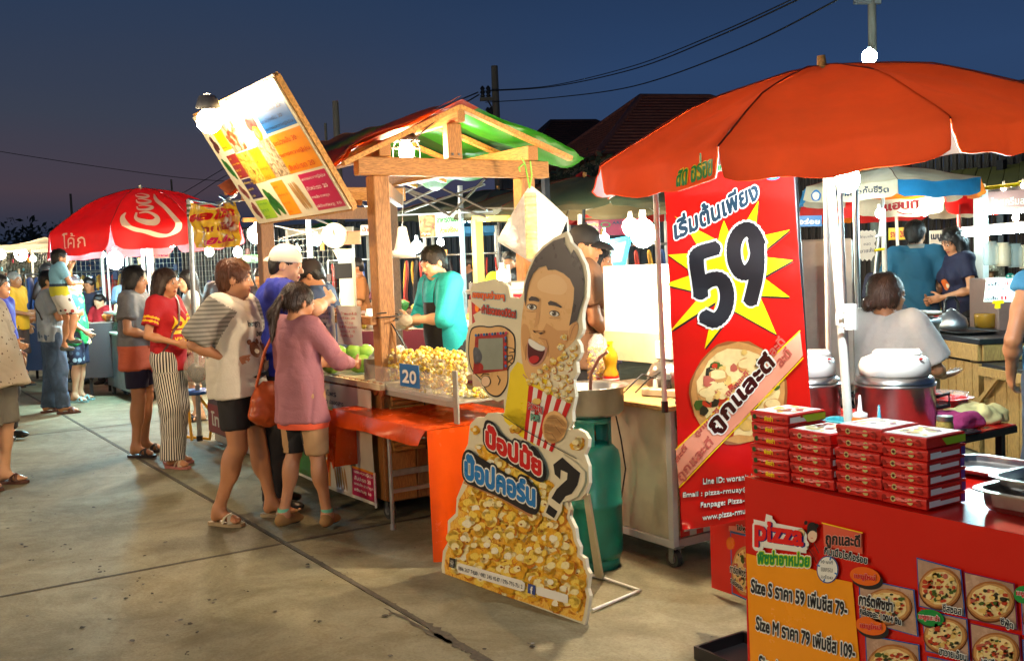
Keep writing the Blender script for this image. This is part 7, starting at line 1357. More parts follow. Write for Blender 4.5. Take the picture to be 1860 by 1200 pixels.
optxt('โทร. 085-4',-9.1,.17,-8.0,.13,inkw); optxt('ยำ ตำ',-9.05,.62,-8.6,.18,inkm); optxt('อร่อย',-9.0,.42,-8.4,.16,mat('print_azure',S(30,125,200))); op.build('print',t)
# yellow folding stool frame and blue crate below
t = thing('folding_stool','yellow tube stool behind the striped trousers','stool',G(340,792)); q0 = G(332,796); b = MB(); b.tube([q0+V(0,0,.02),q0+V(.35,.15,.02),q0+V(.38,.18,.25),q0+V(.1,.1,.45)],.014,8); b.tube([q0+V(.3,.0,.02),q0+V(.05,.05,.42)],.014,8); b.build('frame',mat('yellow_tube',S(225,165,20),.4),t); b = MB(); b.lathe(q0+V(.2,.1,.45),[(0,.02),(.15,.015),(.16,0),(.15,-.02),(0,-.02)],18); b.build('seat',mat('blue_plastic',S(30,80,160),.4),t)
# ---------- wire grid walls full of goods, rear rows
gm_ = mat('grid_wire',S(120,125,118),.4,metal=.5,var=.1)
def gridwall(label,px0,px1,dep0,dep1,z0,z1,st=.075):
 a = D(px0,480,dep0); b_ = D(px1,480,dep1); a[2] = b_[2] = z0; d = b_-a; Ln = np.linalg.norm(d); n = int(Ln/st); m = int((z1-z0)/st); t = thing('wire_grid_wall',label,'grid wall',(a+b_)/2); w = MB()
 for k in range(n+1): p = a+d*k/n; w.bar(p,p+V(0,0,z1-z0),.0045)
 for k in range(m+1): w.bar(a+V(0,0,k*st),b_+V(0,0,k*st),.0045)
 w.build('mesh_wire',gm_,t,kind='stuff'); w = MB(); r = random.Random(int(px0)); nn = unit(np.cross(d,(0,0,1))); nn = nn if nn@(CAM-a) > 0 else -nn
 for k in range(int(Ln*9)):
  p = a+d*r.random()+V(0,0,r.uniform(.1,z1-z0-.1))+nn*.04; w.cm = r.randrange(6); s_ = r.uniform(.03,.085); w.obox(p,(s_,.02,s_*r.uniform(.8,2)),np.column_stack((unit(d),nn,(0,0,1))),.003)
 w.build('hanging_goods',[mat('goods_%d' % q,c_,.5) for q,c_ in enumerate((S(200,60,90),S(60,140,160),S(220,210,190),S(90,60,50),S(210,160,60),S(40,50,80)))],t,kind='stuff'); return t
gridwall('wire grid wall with hanging goods behind the cola umbrella, left half',130,232,17,17,1.0,2.1); gridwall('wire grid wall with goods right of the cola lamp',236,345,16,15.5,.9,2.0); gridwall('wire grid wall behind the yellow banner',350,470,14.5,13.5,.9,2.1); gridwall('wire grid wall right of the timber post, behind the dark capped vendor',500,615,12.5,12,.7,1.95); gridwall('wire grid wall at the far left behind the crowd',-40,120,22,19,.8,2.2)
# scattered stall tables of the rear rows
def rear_table(label,px,dep,w,d,h,m,cloth_drop=.6,seed=0,items=10):
 x,y = at(px,dep); yaw = viewyaw; Rm = np.array(Matrix.Rotation(yaw,3,'Z')); P_ = lambda a,b,c: V(x,y,0)+Rm@V(a,b,c); t = thing('stall_table',label,'table',(x,y,0)); b = MB(); b.obox(P_(0,0,h-.015),(w,d,.03),Rm,.004); b.build('table_top',m_timd,t)
 b = MB(); b.obox(P_(0,-d/2-.008,h-cloth_drop/2),(w+.01,.008,cloth_drop),Rm); b.build('cloth_front',m,t)
 for sx in (-1,1):
  for sy in (-1,1): b = MB(); p = P_(sx*(w/2-.05),sy*(d/2-.05),0); b.bar(p,p+V(0,0,h-.03),.035); b.build('leg',m_blackm,t)
 r = random.Random(seed); cols = [S(220,180,60),S(60,130,60),S(200,60,40),S(230,225,210),S(150,90,50),S(210,120,40)]
 for k in range(items):
  a,c_ = r.uniform(-.45,.45)*w,r.uniform(-.4,.4)*d; q = r.randrange(6); b = MB(); p = P_(a,c_,h); rr_ = r.uniform(.05,.11); nm,lb,ct_ = (('food_tray','tray','tray'),('bowl','bowl','bowl'),('jar','jar','jar'))[k % 3]
  if k % 3 == 0: b.lathe(p,[(0,.0),(rr_*1.2,.0),(rr_*1.3,.03),(rr_*1.2,.03),(rr_*1.0,.05),(0,.07)],14)
  elif k % 3 == 1: b.lathe(p,[(rr_*.4,0),(rr_*.9,.05),(rr_,.09),(rr_*.9,.09),(rr_*.3,.12),(0,.12)],14)
  else: b.lathe(p,[(0,0),(rr_*.6,0),(rr_*.6,.14),(rr_*.45,.17),(rr_*.45,.19),(0,.19)],12)
  tag(b.build(nm,mat('ware_%d' % q,cols[q],.4,var=.25,scale=30)),'%s %s of food on the %s, %s' % (['yellow','green','red','white','brown','orange'][q],lb,label.split(' behind')[0].split(' left')[0].split(' beside')[0].split(' under')[0],('%s %s spot' % (('left','middle','right')[int((a/w+.45)/.301)],('front','rear')[c_ > 0]))),ct_,'wares on the rear tables')
rear_table('dark red cloth table behind the second timber post, rear row',760,9.5,1.8,.7,.95,mat('wine_cloth',S(110,20,30),.7),.6,1,12); rear_table('long food table left of the timber post, rear row',640,11,1.6,.7,1.05,m_timd,.5,2,10); rear_table('covered table beside the vest worker, rear row',900,12,1.4,.7,.95,mat('grey_cloth',S(110,105,95),.7),.6,3,7); rear_table('toy table behind the drinks cart, rear row',160,15.5,2.2,.8,.9,mat('navy_cloth',S(35,45,70),.7),.7,4,12)
rear_table('crowded goods table under the grid wall, left middle rear row',300,13.4,2.0,.7,.95,mat('dark_cloth',S(60,50,50),.7),.7,16,9); rear_table('snack table behind the girl in orange, right rear row',1545,8.6,1.0,.6,.85,mat('blue_cloth',S(35,70,120),.7),.6,5,7)
# kitchen scale with round dial + cream machine behind the timber post
c = D(632,520,10.3); t = thing('hanging_scale','cream weighing machine with a round dial and a small price plate','scale',(c[0],c[1],1.06)); b = MB(); sd = unit(_r*V(1,1,0)); b.bar((c[0],c[1],1.06),(c[0],c[1],1.72),.16,.14,up=tuple(sd)); b.build('column',m_cream,t)
dc = D(609,428,10.2); b = MB(); b.cyl(dc,dc-_f*V(1,1,0)*.06,.125,.125,26); b.cyl(dc-_f*.06,dc-_f*.065,.11,.11,26); b.build('dial',m_cream,t); b = MB(); b.bar(dc-_f*.07,dc-_f*.07+V(-.02,0,.08),.008); b.build('needle',ink,t); b = MB(); b.bar(dc+V(0,0,-.13),(c[0],c[1],1.5),.05); b.build('neck',m_cream,t); b = MB(); q = D(637,432,10.15); b.obox(q,(.20,.008,.13),np.column_stack((sd,unit(-_f*V(1,1,0)),(0,0,1))),0); b.build('price_plate',mat('terracotta_card',S(200,130,95),.5),t); b = MB(); q = D(624,492,10.1); b.obox(q,(.17,.01,.15),np.column_stack((sd,unit(-_f*V(1,1,0)),(0,0,1)))); b.build('screen',m_black,t)
# white pump bottle hanging on a rope, bubble wrap and plastic bag
t = thing('hanging_bottle','white plastic squeeze bottle hanging on a string from the timber roof','bottle',D(733,470,6.9)); b = MB(); q = D(733,468,6.9); b.lathe(q,[(.0,0),(.075,.0),(.08,.02),(.055,.07),(.035,.16),(.03,.20),(.02,.21),(0,.21)],18); b.build('bottle',m_whiteg,t); b = MB(); b.tube([q+V(0,0,.21),D(733,340,6.8)],.003,5); b.build('string',m_galv,t); b = MB(); b.lathe(q,[(.082,.0),(.084,.0),(.084,.05),(.082,.05)],18); b.build('base_ring',m_whiteg,t)
tp0 = D(962,338,6.05); t = thing('hanging_bag','large clear plastic bag with a strip of bubble wrap hanging from the right timber post','bag',tp0); pw = clear('plastic_sheet',(.95,.95,.92),.72,.2,.10)
def bagfn(u,v):
 xl,yl = (962-60*min(1,v/.78)**.9+ (0 if v < .78 else (v-.78)/.22*62)),338+100*min(1,v/.78)+(0 if v < .78 else (v-.78)/.22*38)
 xr,yr = (966+66*min(1,v/.5)**.9-(0 if v < .5 else (v-.5)/.5*34)),338+58*min(1,v/.5)+(0 if v < .5 else (v-.5)/.5*76)
 return D(xl+(xr-xl)*u,yl+(yr-yl)*u,6.05-.12*math.sin(u*3.14)*v+.012*math.sin(u*11+v*5)*v)
b = MB(); b.grid(bagfn,36,24); b.grid(lambda u,v: bagfn(u,v)+_f*.06*math.sin(u*3.14)*v,36,24); b.build('bag',pw,t); b = MB(); r = random.Random(3)
b.grid(lambda u,v: D(952+22*u+v*4,350+v*120,5.90+.01*math.sin(v*50)),4,40); b.build('bubble_wrap',clear('bubble_wrap',S(205,170,115),.75,.12,.2),t); b = MB(); b.tube([D(962,342,6.0),D(958,320,5.95),D(953,296,5.9),D(948,288,5.85)],.005,6); b.tube([D(962,342,6.0),D(966,318,5.95),D(963,292,5.9)],.005,6); b.tube([D(953,296,5.9),D(942,305,5.88),D(945,312,5.88)],.005,5); b.build('green_string',mat('lime_string',S(120,180,60),.5),t)
# black canopy frame with scissor bars behind the timber stall
t = thing('canopy_frame','pop-up canopy frame of crossed grey bars behind the timber stall','canopy frame',D(800,400,8.6)*V(1,1,0))
for a,b_ in (((992,322,8.4),(1003,530,8.4)),): q = D(*b_[0:3]); b = MB(); b.bar((q[0],q[1],0),D(990,320,8.4),.05); b.build('upright',m_blackm,t)
for px in (560,700,838):
 q = D(px,400,9.5); b = MB(); b.bar((q[0],q[1],0),(q[0],q[1],2.25),.035); b.build('upright',m_galv,t)
segs = [((735,345,9),(885,395,8.5)),((735,385,9),(880,335,8.5)),((735,345,9),(815,390,8.7)),((880,326,8.5),(815,392,8.7)),((800,340,8.7),(885,382,8.4)),((735,370,9),(800,340,8.7)),((880,378,8.5),(1000,380,8.3)),((620,350,9.5),(560,330,10)),((560,400,10),(640,350,9.5)),((620,340,9.5),(665,375,9.2)),((500,398,10),(640,394,9.5)),((640,394,9.5),(900,384,9)),((560,345,10),(650,365,9.4)),((640,425,10.5),(560,392,10)),((500,410,11),(600,432,11)),((505,435,11.5),(590,412,11.5)),((640,345,9.4),(590,385,9.8)),((705,330,9),(790,362,8.8)),((705,362,9),(780,330,8.8))]
for a,b_ in segs: b = MB(); b.bar(D(*a),D(*b_),.022,.014); b.build('scissor_bar',m_galv,t)
q = D(868,460,9.2); t = thing('yellow_post','yellow painted square post lit from the side, behind the vendor','post',(q[0],q[1],0)); b = MB(); b.bar((q[0],q[1],0),D(866,400,9.2),.075); b.build('post',mat('yellow_post_paint',S(240,180,60),.5,var=.1),t); b = MB(); b.bar(D(860,398,9.2),D(925,396,9.0),.05); b.build('beam',mat('yellow_post_paint',S(240,180,60)),t)
# small hanging banner with fish dish
cb = D(764,430,10.4); fpn = Panel(cb,D(832,430,10.2)-cb,V(0,0,1)); t = thing('stall_banner','white banner with a dish photo and green and orange Thai lettering behind the vendor','banner',cb); c_ = [fpn.uv(*p) for p in ((760,390),(836,382),(838,428),(764,432))]; b = MB(); b.prism([fpn.pt(a,bb) for a,bb in c_],fpn.n*-fpn.flip*.01); b.build('board',inkw,t); fpn.poly([(761,392),(790,388),(792,430),(764,431)],blotch('photo_dish',[S(90,50,30),S(170,110,60),S(200,170,110),S(60,110,50)],10),1); fpn.text('อาหารตามสั่ง',(794,406),(834,402),13,inkg,2,off=.04); fpn.text('ก๋วยไก่ร้อน',(800,424),(832,421),11,inko,2,off=.05); fpn.text('กุ้ง',(766,428),(782,427),5,inkw,2); fpn.build('print',t)
# green dark umbrella and red canopy in the middle
umbrella('dark_umbrella','large faded olive green umbrella with a teal hem in the middle background',D(1062,322,9.8),1.25,.30,cloth2('olive_cloth',S(95,88,62),.1,.7),None,V(*D(1040,500,9.8)[:2],0),n=8,phase=.3,drop=.05,slit=.05,pw=1.6,seed=4,pole_m=m_blackm)
umbrella('dark_umbrella','dark green umbrella top half hidden behind the timber gable',D(905,345,11.5),1.3,.22,cloth2('forest_cloth',S(50,58,45),.1,.7),None,V(*D(905,500,11.5)[:2],0),n=8,phase=.1,drop=.05,slit=.05,pw=1.6,seed=5,pole_m=m_blackm)
def canopy(label,px0,px1,dep,ytop,yrim,yval,m,mv,dd=2.0,peak=True,name='stall_canopy',text=None):
 a,b_ = D(px0,yrim,dep),D(px1,yrim,dep); n = unit(_f*V(1,1,0)); z = (a[2]+b_[2])/2; a[2] = b_[2] = z; c,d = b_+n*dd,a+n*dd; top = (a+c)/2; top[2] = D((px0+px1)/2,ytop,dep+dd/2)[2]; t = thing(name,label,'canopy',(a+c)/2*V(1,1,0))
 for (p,q) in ((a,b_),(b_,c),(c,d),(d,a)):
  w = MB(); w.grid(lambda u,v: lerp(lerp(p,q,u),top,v)-V(0,0,.06*math.sin(v*3.14)),8,8); w.build('roof_panel',m,t); zv = D(px0,yval,dep)[2]-D(px0,yrim,dep)[2]
  w = MB(); w.grid(lambda u,v: lerp(p,q,u)+V(0,0,zv*v)+n*(-.01+.012*math.sin(u*25)*v),24,2); w.build('valance',mv,t)
 for p in (a,b_,c,d): w = MB(); w.bar((p[0],p[1],0),p,.035); w.build('leg',m_white,t)
 return t,a,b_
canopy('red canopy with a teal edge and red valance behind the popcorn cabinet',1052,1260,11.0,345,366,392,cloth2('crimson_canopy',S(205,35,30),.35,.6),cloth2('crimson_canopy',S(205,35,30))); b = MB(); b.bar(D(1050,364,10.97),D(1262,362,10.97),.03,.05); tag(b.build('hem_strip',mat('teal_strip',S(30,140,120),.5)),'teal hem strip along the front of the red canopy','hem')
t = thing('folded_tarp','small red pennant tarp poking up beside the green roof','tarp',D(1065,325,10.5)); b = MB(); b.prism([D(1046,318,10.5),D(1056,312,10.5),D(1090,328,10.6),D(1062,327,10.5),D(1048,324,10.5)],_f*.05); b.build('cloth',cloth2('crimson_canopy',S(205,35,30)),t)
q = D(1130,412,10.5); sp2 = Panel(q,_r,V(0,0,1)); t = thing('stall_signboard','magenta signboard with a green swirl and letters behind the capped man','sign',q); c_ = [sp2.uv(*p) for p in ((1085,400),(1172,396),(1174,425),(1088,428))]; b = MB(); b.prism([sp2.pt(a,bb) for a,bb in c_],fpn.n*-fpn.flip*.02); b.build('board',mat('magenta_board',S(175,40,75),.5),t); sp2.text('AROY',(1112,408),(1140,407),6,inkn,2,off=.04); sp2.disc((1100,408),9,5,inkg,1,16); sp2.disc((1100,408),7,3.5,mat('magenta_board',S(175,40,75)),2,16); sp2.text('ชานมเย็น',(1145,412),(1168,411),8,inko,2,off=.04); sp2.build('print',t)
q = D(1080,415,9.6); sp3 = Panel(q,_r,V(0,0,1)); t = thing('stall_signboard','small red sign with two lines of yellow letters beside the cap','sign',q); c_ = [sp3.uv(*p) for p in ((1064,402),(1087,400),(1088,426),(1066,427))]; b = MB(); b.prism([sp3.pt(a,bb) for a,bb in c_],fpn.n*-fpn.flip*.01); b.build('board',m_red,t); sp3.text('ลูกชิ้น',(1066,412),(1086,411),7,inky,1,off=.04); sp3.text('ปลาหมึก',(1067,423),(1086,422),7,inky,1,off=.04); sp3.build('print',t)
t = thing('blue_case','blue framed glass display case standing open behind the purple shirted person','display case',D(1128,490,8.8));
for a,b_ in (((1143,432,8.8),(1132,478,8.8)),((1095,482,8.8),(1136,478,8.8)),((1100,440,8.8),(1143,432,8.8)),((1100,440,8.8),(1095,482,8.8))): b = MB(); b.bar(D(*a),D(*b_),.035); b.build('frame_bar',mat('sky_blue_paint',S(40,130,190),.4),t)
b = MB(); b.add([D(1100,441,8.82),D(1142,434,8.82),D(1132,478,8.82),D(1096,481,8.82)],[(0,1,2,3)]); b.build('glass_pane',clear('case_glass',S(200,225,225),.5,.1),t)
# ================================================================== RIGHT SIDE
vc = lambda c_,nm: cloth2(nm,c_,.3,.6)
creamc,bluec,redcl,orc = vc(S(215,205,180),'cream_cloth'),vc(S(40,130,185),'blue_canopy_cloth'),vc(S(205,28,24),'scarlet_cloth'),vc(S(235,120,20),'orange_canopy_cloth')
def bkk(surf,k,pn): surf_text(surf,k,pn,'กรุงเทพประกันชีวิต',.22,.92,1.82,1.22,inkn,off=.02); b = MB(); b.add([surf(k,.12+.05*math.cos(a),1.5+.36*math.sin(a),.006) for a in np.linspace(0,6.283,19)[:-1]],[tuple(range(18))]); b.build('emblem',inkb,pn); b = MB(); b.add([surf(k,.12+.035*math.cos(a),1.5+.26*math.sin(a),.009) for a in np.linspace(0,6.283,19)[:-1]],[tuple(range(18))]); b.add([surf(k,.12+.010*x,1.5+.2*y,.012) for x,y in ((-1,1),(1,1),(1,-.4),(-1,-.4))],[(0,1,2,3)]); b.build('emblem',inkw,pn)
def happy(surf,k,pn):
 surf_text(surf,k,pn,'แฮปปี้',.30,.72,1.62,.98+.06,mat('happy_red',S(190,30,40),.5,var=0),off=.05); b = MB()
 for i in range(10): a0,a1 = math.pi*(.15+.07*i),math.pi*(.15+.07*(i+1)); b.add([surf(k,.56+.12*math.cos(a)*-1,1.62+.24*math.sin(a)+e,.006) for a,e in ((a0,0),(a1,0),(a1,.06),(a0,.06))],[(0,1,2,3)])
 b.build('emblem',mat('happy_red',S(190,30,40)),pn)
def chang(surf,k,pn): surf_text(surf,k,pn,'ชาติ',.45,.75,1.75,1.1,mat('canopy_rose',S(220,110,110),.5,var=0),off=.04)
def ph_for(c0,n,off=0.): return math.atan2(-c0[1],-c0[0])-2*math.pi/n*.5+R(off)
c0 = D(1610,300,9.4); umbrella('square_umbrella','umbrella with cream and blue valance lettered with a Thai insurance name',c0,.84,.19,[creamc,bluec,orc,creamc,creamc,bluec],None,V(*D(1560,560,9.4)[:2],0),n=6,phase=ph_for(c0,6,-24),drop=.14,slit=.02,pw=1.2,seed=2,art=((0,bkk),),pole_m=m_steel,topm=vc(S(200,180,150),'tan_top'))
c0 = D(1625,322,10.8); umbrella('square_umbrella','umbrella with scarlet, cream and orange valance panels and a red smile',c0,1.02,.26,[creamc,redcl,redcl,creamc,redcl,orc,creamc,redcl],None,V(*D(1640,560,10.8)[:2],0),n=8,phase=ph_for(c0,8,3),drop=.17,slit=.02,pw=1.2,seed=6,art=((0,happy),(7,chang)),pole_m=m_white,topm=orc)
# sign boxes at the right
def board(label,quad,dep,m,name='shop_sign',thick=.06,art=None):
 q = D(*quad[3],dep); p = Panel(q,_r*V(1,1,0),V(0,0,1)); t = thing(name,label,'sign',q); c_ = [p.uv(*x) for x in quad]; b = MB(); b.prism([p.pt(a,bb) for a,bb in c_],p.n*-p.flip*thick); b.build('board',m,t)
 if art: art(p); p.build('print',t)
 return t
def ar1(p): p.disc((1750,360),11,12,ink,1,20); p.disc((1750,359),8,9,inkw,2,18); p.disc((1749,360),6,3,ink,3,9,.6); p.disc((1752,364),5,3,ink,3,9,.6); p.text('ธรรมชาติ',(1762,356),(1786,354),7,inkb,1,off=.03); p.text('หมูปิ้ง',(1762,370),(1784,368),7,inkb,1,off=.03)
board('lit yellow sign with a black and white round dragon emblem',[(1728,348),(1782,344),(1784,374),(1730,377)],11.5,mat('lit_yellow_sign',S(235,225,60),.4,emit=.5,ecol=S(235,225,60)),art=ar1)
def ar2(p): p.text('ไอศครีมสด',(1800,374),(1870,370),15,mat('neon_pink',S(225,175,170),.4),1,off=.01,outline=mat('neon_green',S(90,130,90),.4),oo=.03)
board('grey pink signboard with handwritten white lettering above the tube lamp',[(1789,350),(1900,340),(1900,380),(1790,383)],9.5,mat('sign_mauve',S(150,105,95),.5),art=ar2); board('thin yellow board above the grey pink signboard',[(1785,340),(1852,332),(1852,338),(1785,346)],9.6,inky)
q = D(1783,420,9.5); t = thing('white_post','white square post between the yellow sign and the mauve sign','post',(q[0],q[1],0)); b = MB(); b.bar((q[0],q[1],0),D(1781,345,9.5),.09); b.build('post',m_white,t)
tube_lamp('short bright tube lamp just under the mauve signboard',D(1790,386,9.3),D(1870,383,9.0),24,COOL); tube_lamp('long glaring tube lamp crossing the frame edge at the right',D(1755,424,6.9),D(1905,412,5.9),60,COOL,.020)
def ar3(p):
 p.text('ไก่ชุบแป้ง',(1562,434),(1586,432),6,inkn,1,off=.03); p.text('ทอด',(1569,446),(1581,445),4,inkn,1,off=.03); p.text('ขายส่ง',(1562,460),(1588,457),8,inkn,1,off=.03)
zz = []
for k in range(9): zz += [(1559+k*3.8,418+(2 if k % 2 else 0))]
zz += [(1592,424),(1589,430),(1592,436),(1588,442),(1591,448),(1587,454),(1590,462),(1585,468)]+[(1583-k*4,470+(4 if k % 2 == 0 else 0)) for k in range(6)]+[(1559,460),(1561,450),(1558,440),(1561,430)]
q = D(1575,450,8.9); p = Panel(q,_r*V(1,1,0),V(0,0,1)); t = thing('serrated_sign','white card sign with a serrated edge and blue handwriting on a white arm','sign',q); c_ = [p.uv(*x) for x in zz]; b = MB(); b.prism([p.pt(a,bb) for a,bb in c_],p.n*-p.flip*.008); b.build('card',inkw,t); ar3(p); p.build('lettering',t); b = MB(); b.cyl(D(1590,430,8.93),D(1606,428,8.95),.012,.012,8); b.build('arm',m_whiteg,t); b = MB(); b.cyl(D(1588,455,8.93),D(1606,452,8.95),.012,.012,8); b.build('arm',inky,t)
pole('white round pole holding the serrated card sign',V(*D(1612,560,8.95)[:2],0),D(1604,380,8.95),.022,m_white); pole('white pole carrying the orange umbrella corner right of the woman in navy',V(*D(1748,600,9.9)[:2],0),D(1741,372,9.9),.018,mat('pole_rose',S(190,90,80),.5)); bulb('hanging_lamp','cold spot lamp at the corner of the cream valance',D(1597,388,8.9),.028,10,(.8,1.,1.))
# milk price card
def ar4(p): p.text('นมสด',(1794,519),(1816,518),7,ink,1,off=.04); p.text('13',(1824,518),(1832,518),7,inkr,1,off=.05); p.text('บาท',(1834,518),(1843,517),4,ink,1,off=.02); p.text('8 ถุง 100 บาท',(1794,529),(1842,528),6,ink,1,off=.02); p.text('นมเปรี้ยว',(1789,545),(1813,544),7,ink,1,off=.04); p.text('11',(1818,544),(1828,544),7,inkr,1,off=.05); p.text('บาท',(1830,544),(1840,543),4,inkr,1,off=.02); p.line([(1792,533),(1843,532)],.8,ink,1)
t = board('white price card for fresh milk on a yellow clip stand',[(1792,507),(1848,505),(1843,548),(1787,548)],6.6,inkw,'price_card',.006,ar4); b = MB(); b.bar(D(1812,548,6.6),D(1812,560,6.6),.025); b.bar(D(1803,549,6.6),D(1822,548,6.6),.02); b.build('clip_stand',inky,t)
# wooden counter
wc = wood('counter_wood',S(175,135,75),(12,12,1.2)); a = G(1665,601,.84); a2 = G(1776,616,.84); cdir = unit(a2-a); cn = unit(np.cross(cdir,(0,0,1))); cn = cn if cn@(CAM-a) < 0 else -cn; a = a-cdir*.12; Ln = np.linalg.norm(a2-a); Mx = np.column_stack((cdir,cn,(0,0,1)))
t = thing('wooden_counter','plank fronted wooden counter with a kettle and trays on top, right middle','counter',(a+a2)/2*V(1,1,0)); b = MB(); b.obox(a+cdir*Ln/2+cn*.28+V(0,0,-.02),(Ln+.04,.56,.04),Mx,.004); b.build('counter_top',m_blackm,t); b = MB(); b.obox(a+cdir*Ln/2+cn*.01+V(0,0,-.10),(Ln,.03,.12),Mx,.004); b.build('front_rail',wc,t); b = MB(); b.obox(a2-cdir*.0+cn*.28+V(0,0,-.10),(.03,.5,.12),Mx,.004); b.build('front_rail',wc,t)
n = 9
for k in range(n): b = MB(); w_ = Ln/n; b.obox(V(*(a+cdir*w_*(k+.5)+cn*.03)[:2],.34),(w_-.008,.02,.64),Mx,.003); b.build('plank',wc,t)
for k in range(4): b = MB(); b.obox(V(*(a2-cdir*.012+cn*(.07+.14*k))[:2],.34),(.02,.132,.64),Mx,.003); b.build('plank',wc,t)
c = a2+cdir*.05+cn*.35; t = thing('side_counter','lower wooden side counter with a clear bag of greens on it','counter',c*V(1,1,0)); b = MB(); b.obox(V(*(c+cdir*.45)[:2],.66),(.9,.7,.03),Mx,.003); b.build('counter_top',m_blackm,t)
for k in range(6): b = MB(); b.obox(V(*(c+cdir*(.08+.15*k)-cn*.33)[:2],.32),(.142,.02,.60),Mx,.003); b.build('plank',wc,t)
b = MB(); b.bar(V(*(c-cn*.36)[:2],.62),V(*(c+cdir*.9-cn*.36)[:2],.62),.03,.06); b.bar(V(*(c-cn*.37)[:2],.4),V(*(c+cdir*.25-cn*.37)[:2],.60),.02,.03); b.build('front_rail',wc,t)
ragmesh(V(*(c+cdir*.45-cn*.1)[:2],.676),.28,.18,.14,12,clear('bag_green',S(120,215,150),.7,.2,.2),'greens_bag','clear bag of green vegetables on the lower side counter')
c = G(1728,598,.86); t = thing('tea_kettle','aluminium kettle with a black arched handle on a tray','kettle',c); b = MB(); b.lathe(c,[(0,.01),(.12,.01),(.125,.04),(.11,.09),(.06,.13),(.05,.14),(.02,.16),(0,.17)],24); b.build('body',m_alu,t); b = MB(); b.tube([c+sd*-.05+V(0,0,.12),c+sd*-.05+V(0,0,.22),c+sd*-.02+V(0,0,.25),c+sd*.03+V(0,0,.25),c+sd*.055+V(0,0,.21),c+sd*.055+V(0,0,.12)],.012,8); b.build('handle',m_black,t); b = MB(); b.tube([c+sd*-.10+V(0,0,.05),c+sd*-.16+V(0,0,.11),c+sd*-.18+V(0,0,.13)],[.02,.012,.009],8); b.build('spout',m_alu,t)
tray(c+sd*.05-V(0,0,.015),.75,.34,.018,'black serving tray under the kettle',m_black,name='serving_tray',rot=math.atan2(cdir[1],cdir[0])); c2 = G(1790,594,.86); b = MB(); b.lathe(c2,[(0,0),(.08,0),(.085,.10),(.08,.11),(0,.11)],20); tag(b.build('amber_jar',mat('amber_glass',S(205,150,50),.1,trans=.4)),'amber glass jar on the tray right of the kettle','jar')
c3 = G(1690,588,.86); b = MB(); b.obox(c3+V(0,0,.04),(.26,.12,.09),Mx,.015); tag(b.build('red_case',mat('case_red',S(205,45,35),.4)),'red rounded case lying left of the kettle','case')
rg4 = random.Random(6); t = thing('greens_tray','long black tray heaped with sliced green vegetables behind the kettle','tray',G(1760,575,.86)); gcen = G(1755,577,.86); b = MB(); b.obox(gcen+cdir*.1+V(0,0,.01),(1.5,.30,.02),Mx,.004); b.build('tray',m_black,t); b = MB()
for k in range(260): p = gcen+cdir*rg4.uniform(-.6,.8)+cn*rg4.uniform(-.12,.12)+V(0,0,.03+rg4.random()*.03); b.cm = rg4.randrange(3); b.ell(p,(rg4.uniform(.012,.03),rg4.uniform(.01,.02),.008),6,4)
b.build('sliced_vegetables',[mat('veg_%d' % q,c_,.5) for q,c_ in enumerate((S(150,190,60),S(90,150,50),S(210,215,140)))],t,kind='stuff')
# stock pot stand and tiered jars at the right edge
c = D(1655,560,6.2)*V(1,1,0); t = thing('steam_pot','dark steamer pot with a wooden lid behind the seated woman','pot',c); b = MB(); b.lathe(c,[(0,0),(.16,0),(.16,1.04),(.17,1.05),(.17,1.08),(0,1.10)],26); b.build('pot',m_galv,t); b = MB(); b.lathe(c,[(0,1.101),(.175,1.101),(.175,1.12),(0,1.13)],26); b.build('lid',m_timd,t)
for k in range(4): p = D(1800+22*k,470+2*k,8.2); b = MB(); b.lathe(V(p[0],p[1],p[2]-.05),[(0,0),(.055,0),(.06,.02),(.06,.15),(.045,.17),(.045,.19),(0,.19)],16); tag(b.build('drink_jar',[clear('jar_glass',S(190,215,215),.4,.08),m_cream][k % 2]),'%s jar of drink toppings on the shelf at the right edge' % ['first clear','second milky','third clear','fourth milky'][k],'jar','jars on the right shelf')
t = thing('drinks_counter','mauve fronted drinks counter with cartoon stickers at the right edge','counter',D(1830,520,8.2)*V(1,1,0)); q = D(1915,500,8.2); b = MB(); b.obox(V(q[0],q[1],.62),(1.15,.5,1.24),np.column_stack((sd,unit(_f*V(1,1,0)),(0,0,1))),.01); b.build('body',mat('mauve_panel',S(130,105,95),.5),t); pq = Panel(V(q[0],q[1],0)-unit(_f*V(1,1,0))*.258,sd,(0,0,1)); pq.disc((1835,503),9,7,mat('teal_strip',S(30,140,120)),1,18); pq.disc((1831,501),2,2,inkw,2,8); pq.disc((1839,501),2,2,inkw,2,8); pq.disc((1851,505),5,5,inkw,1,14); pq.build('sticker',t)
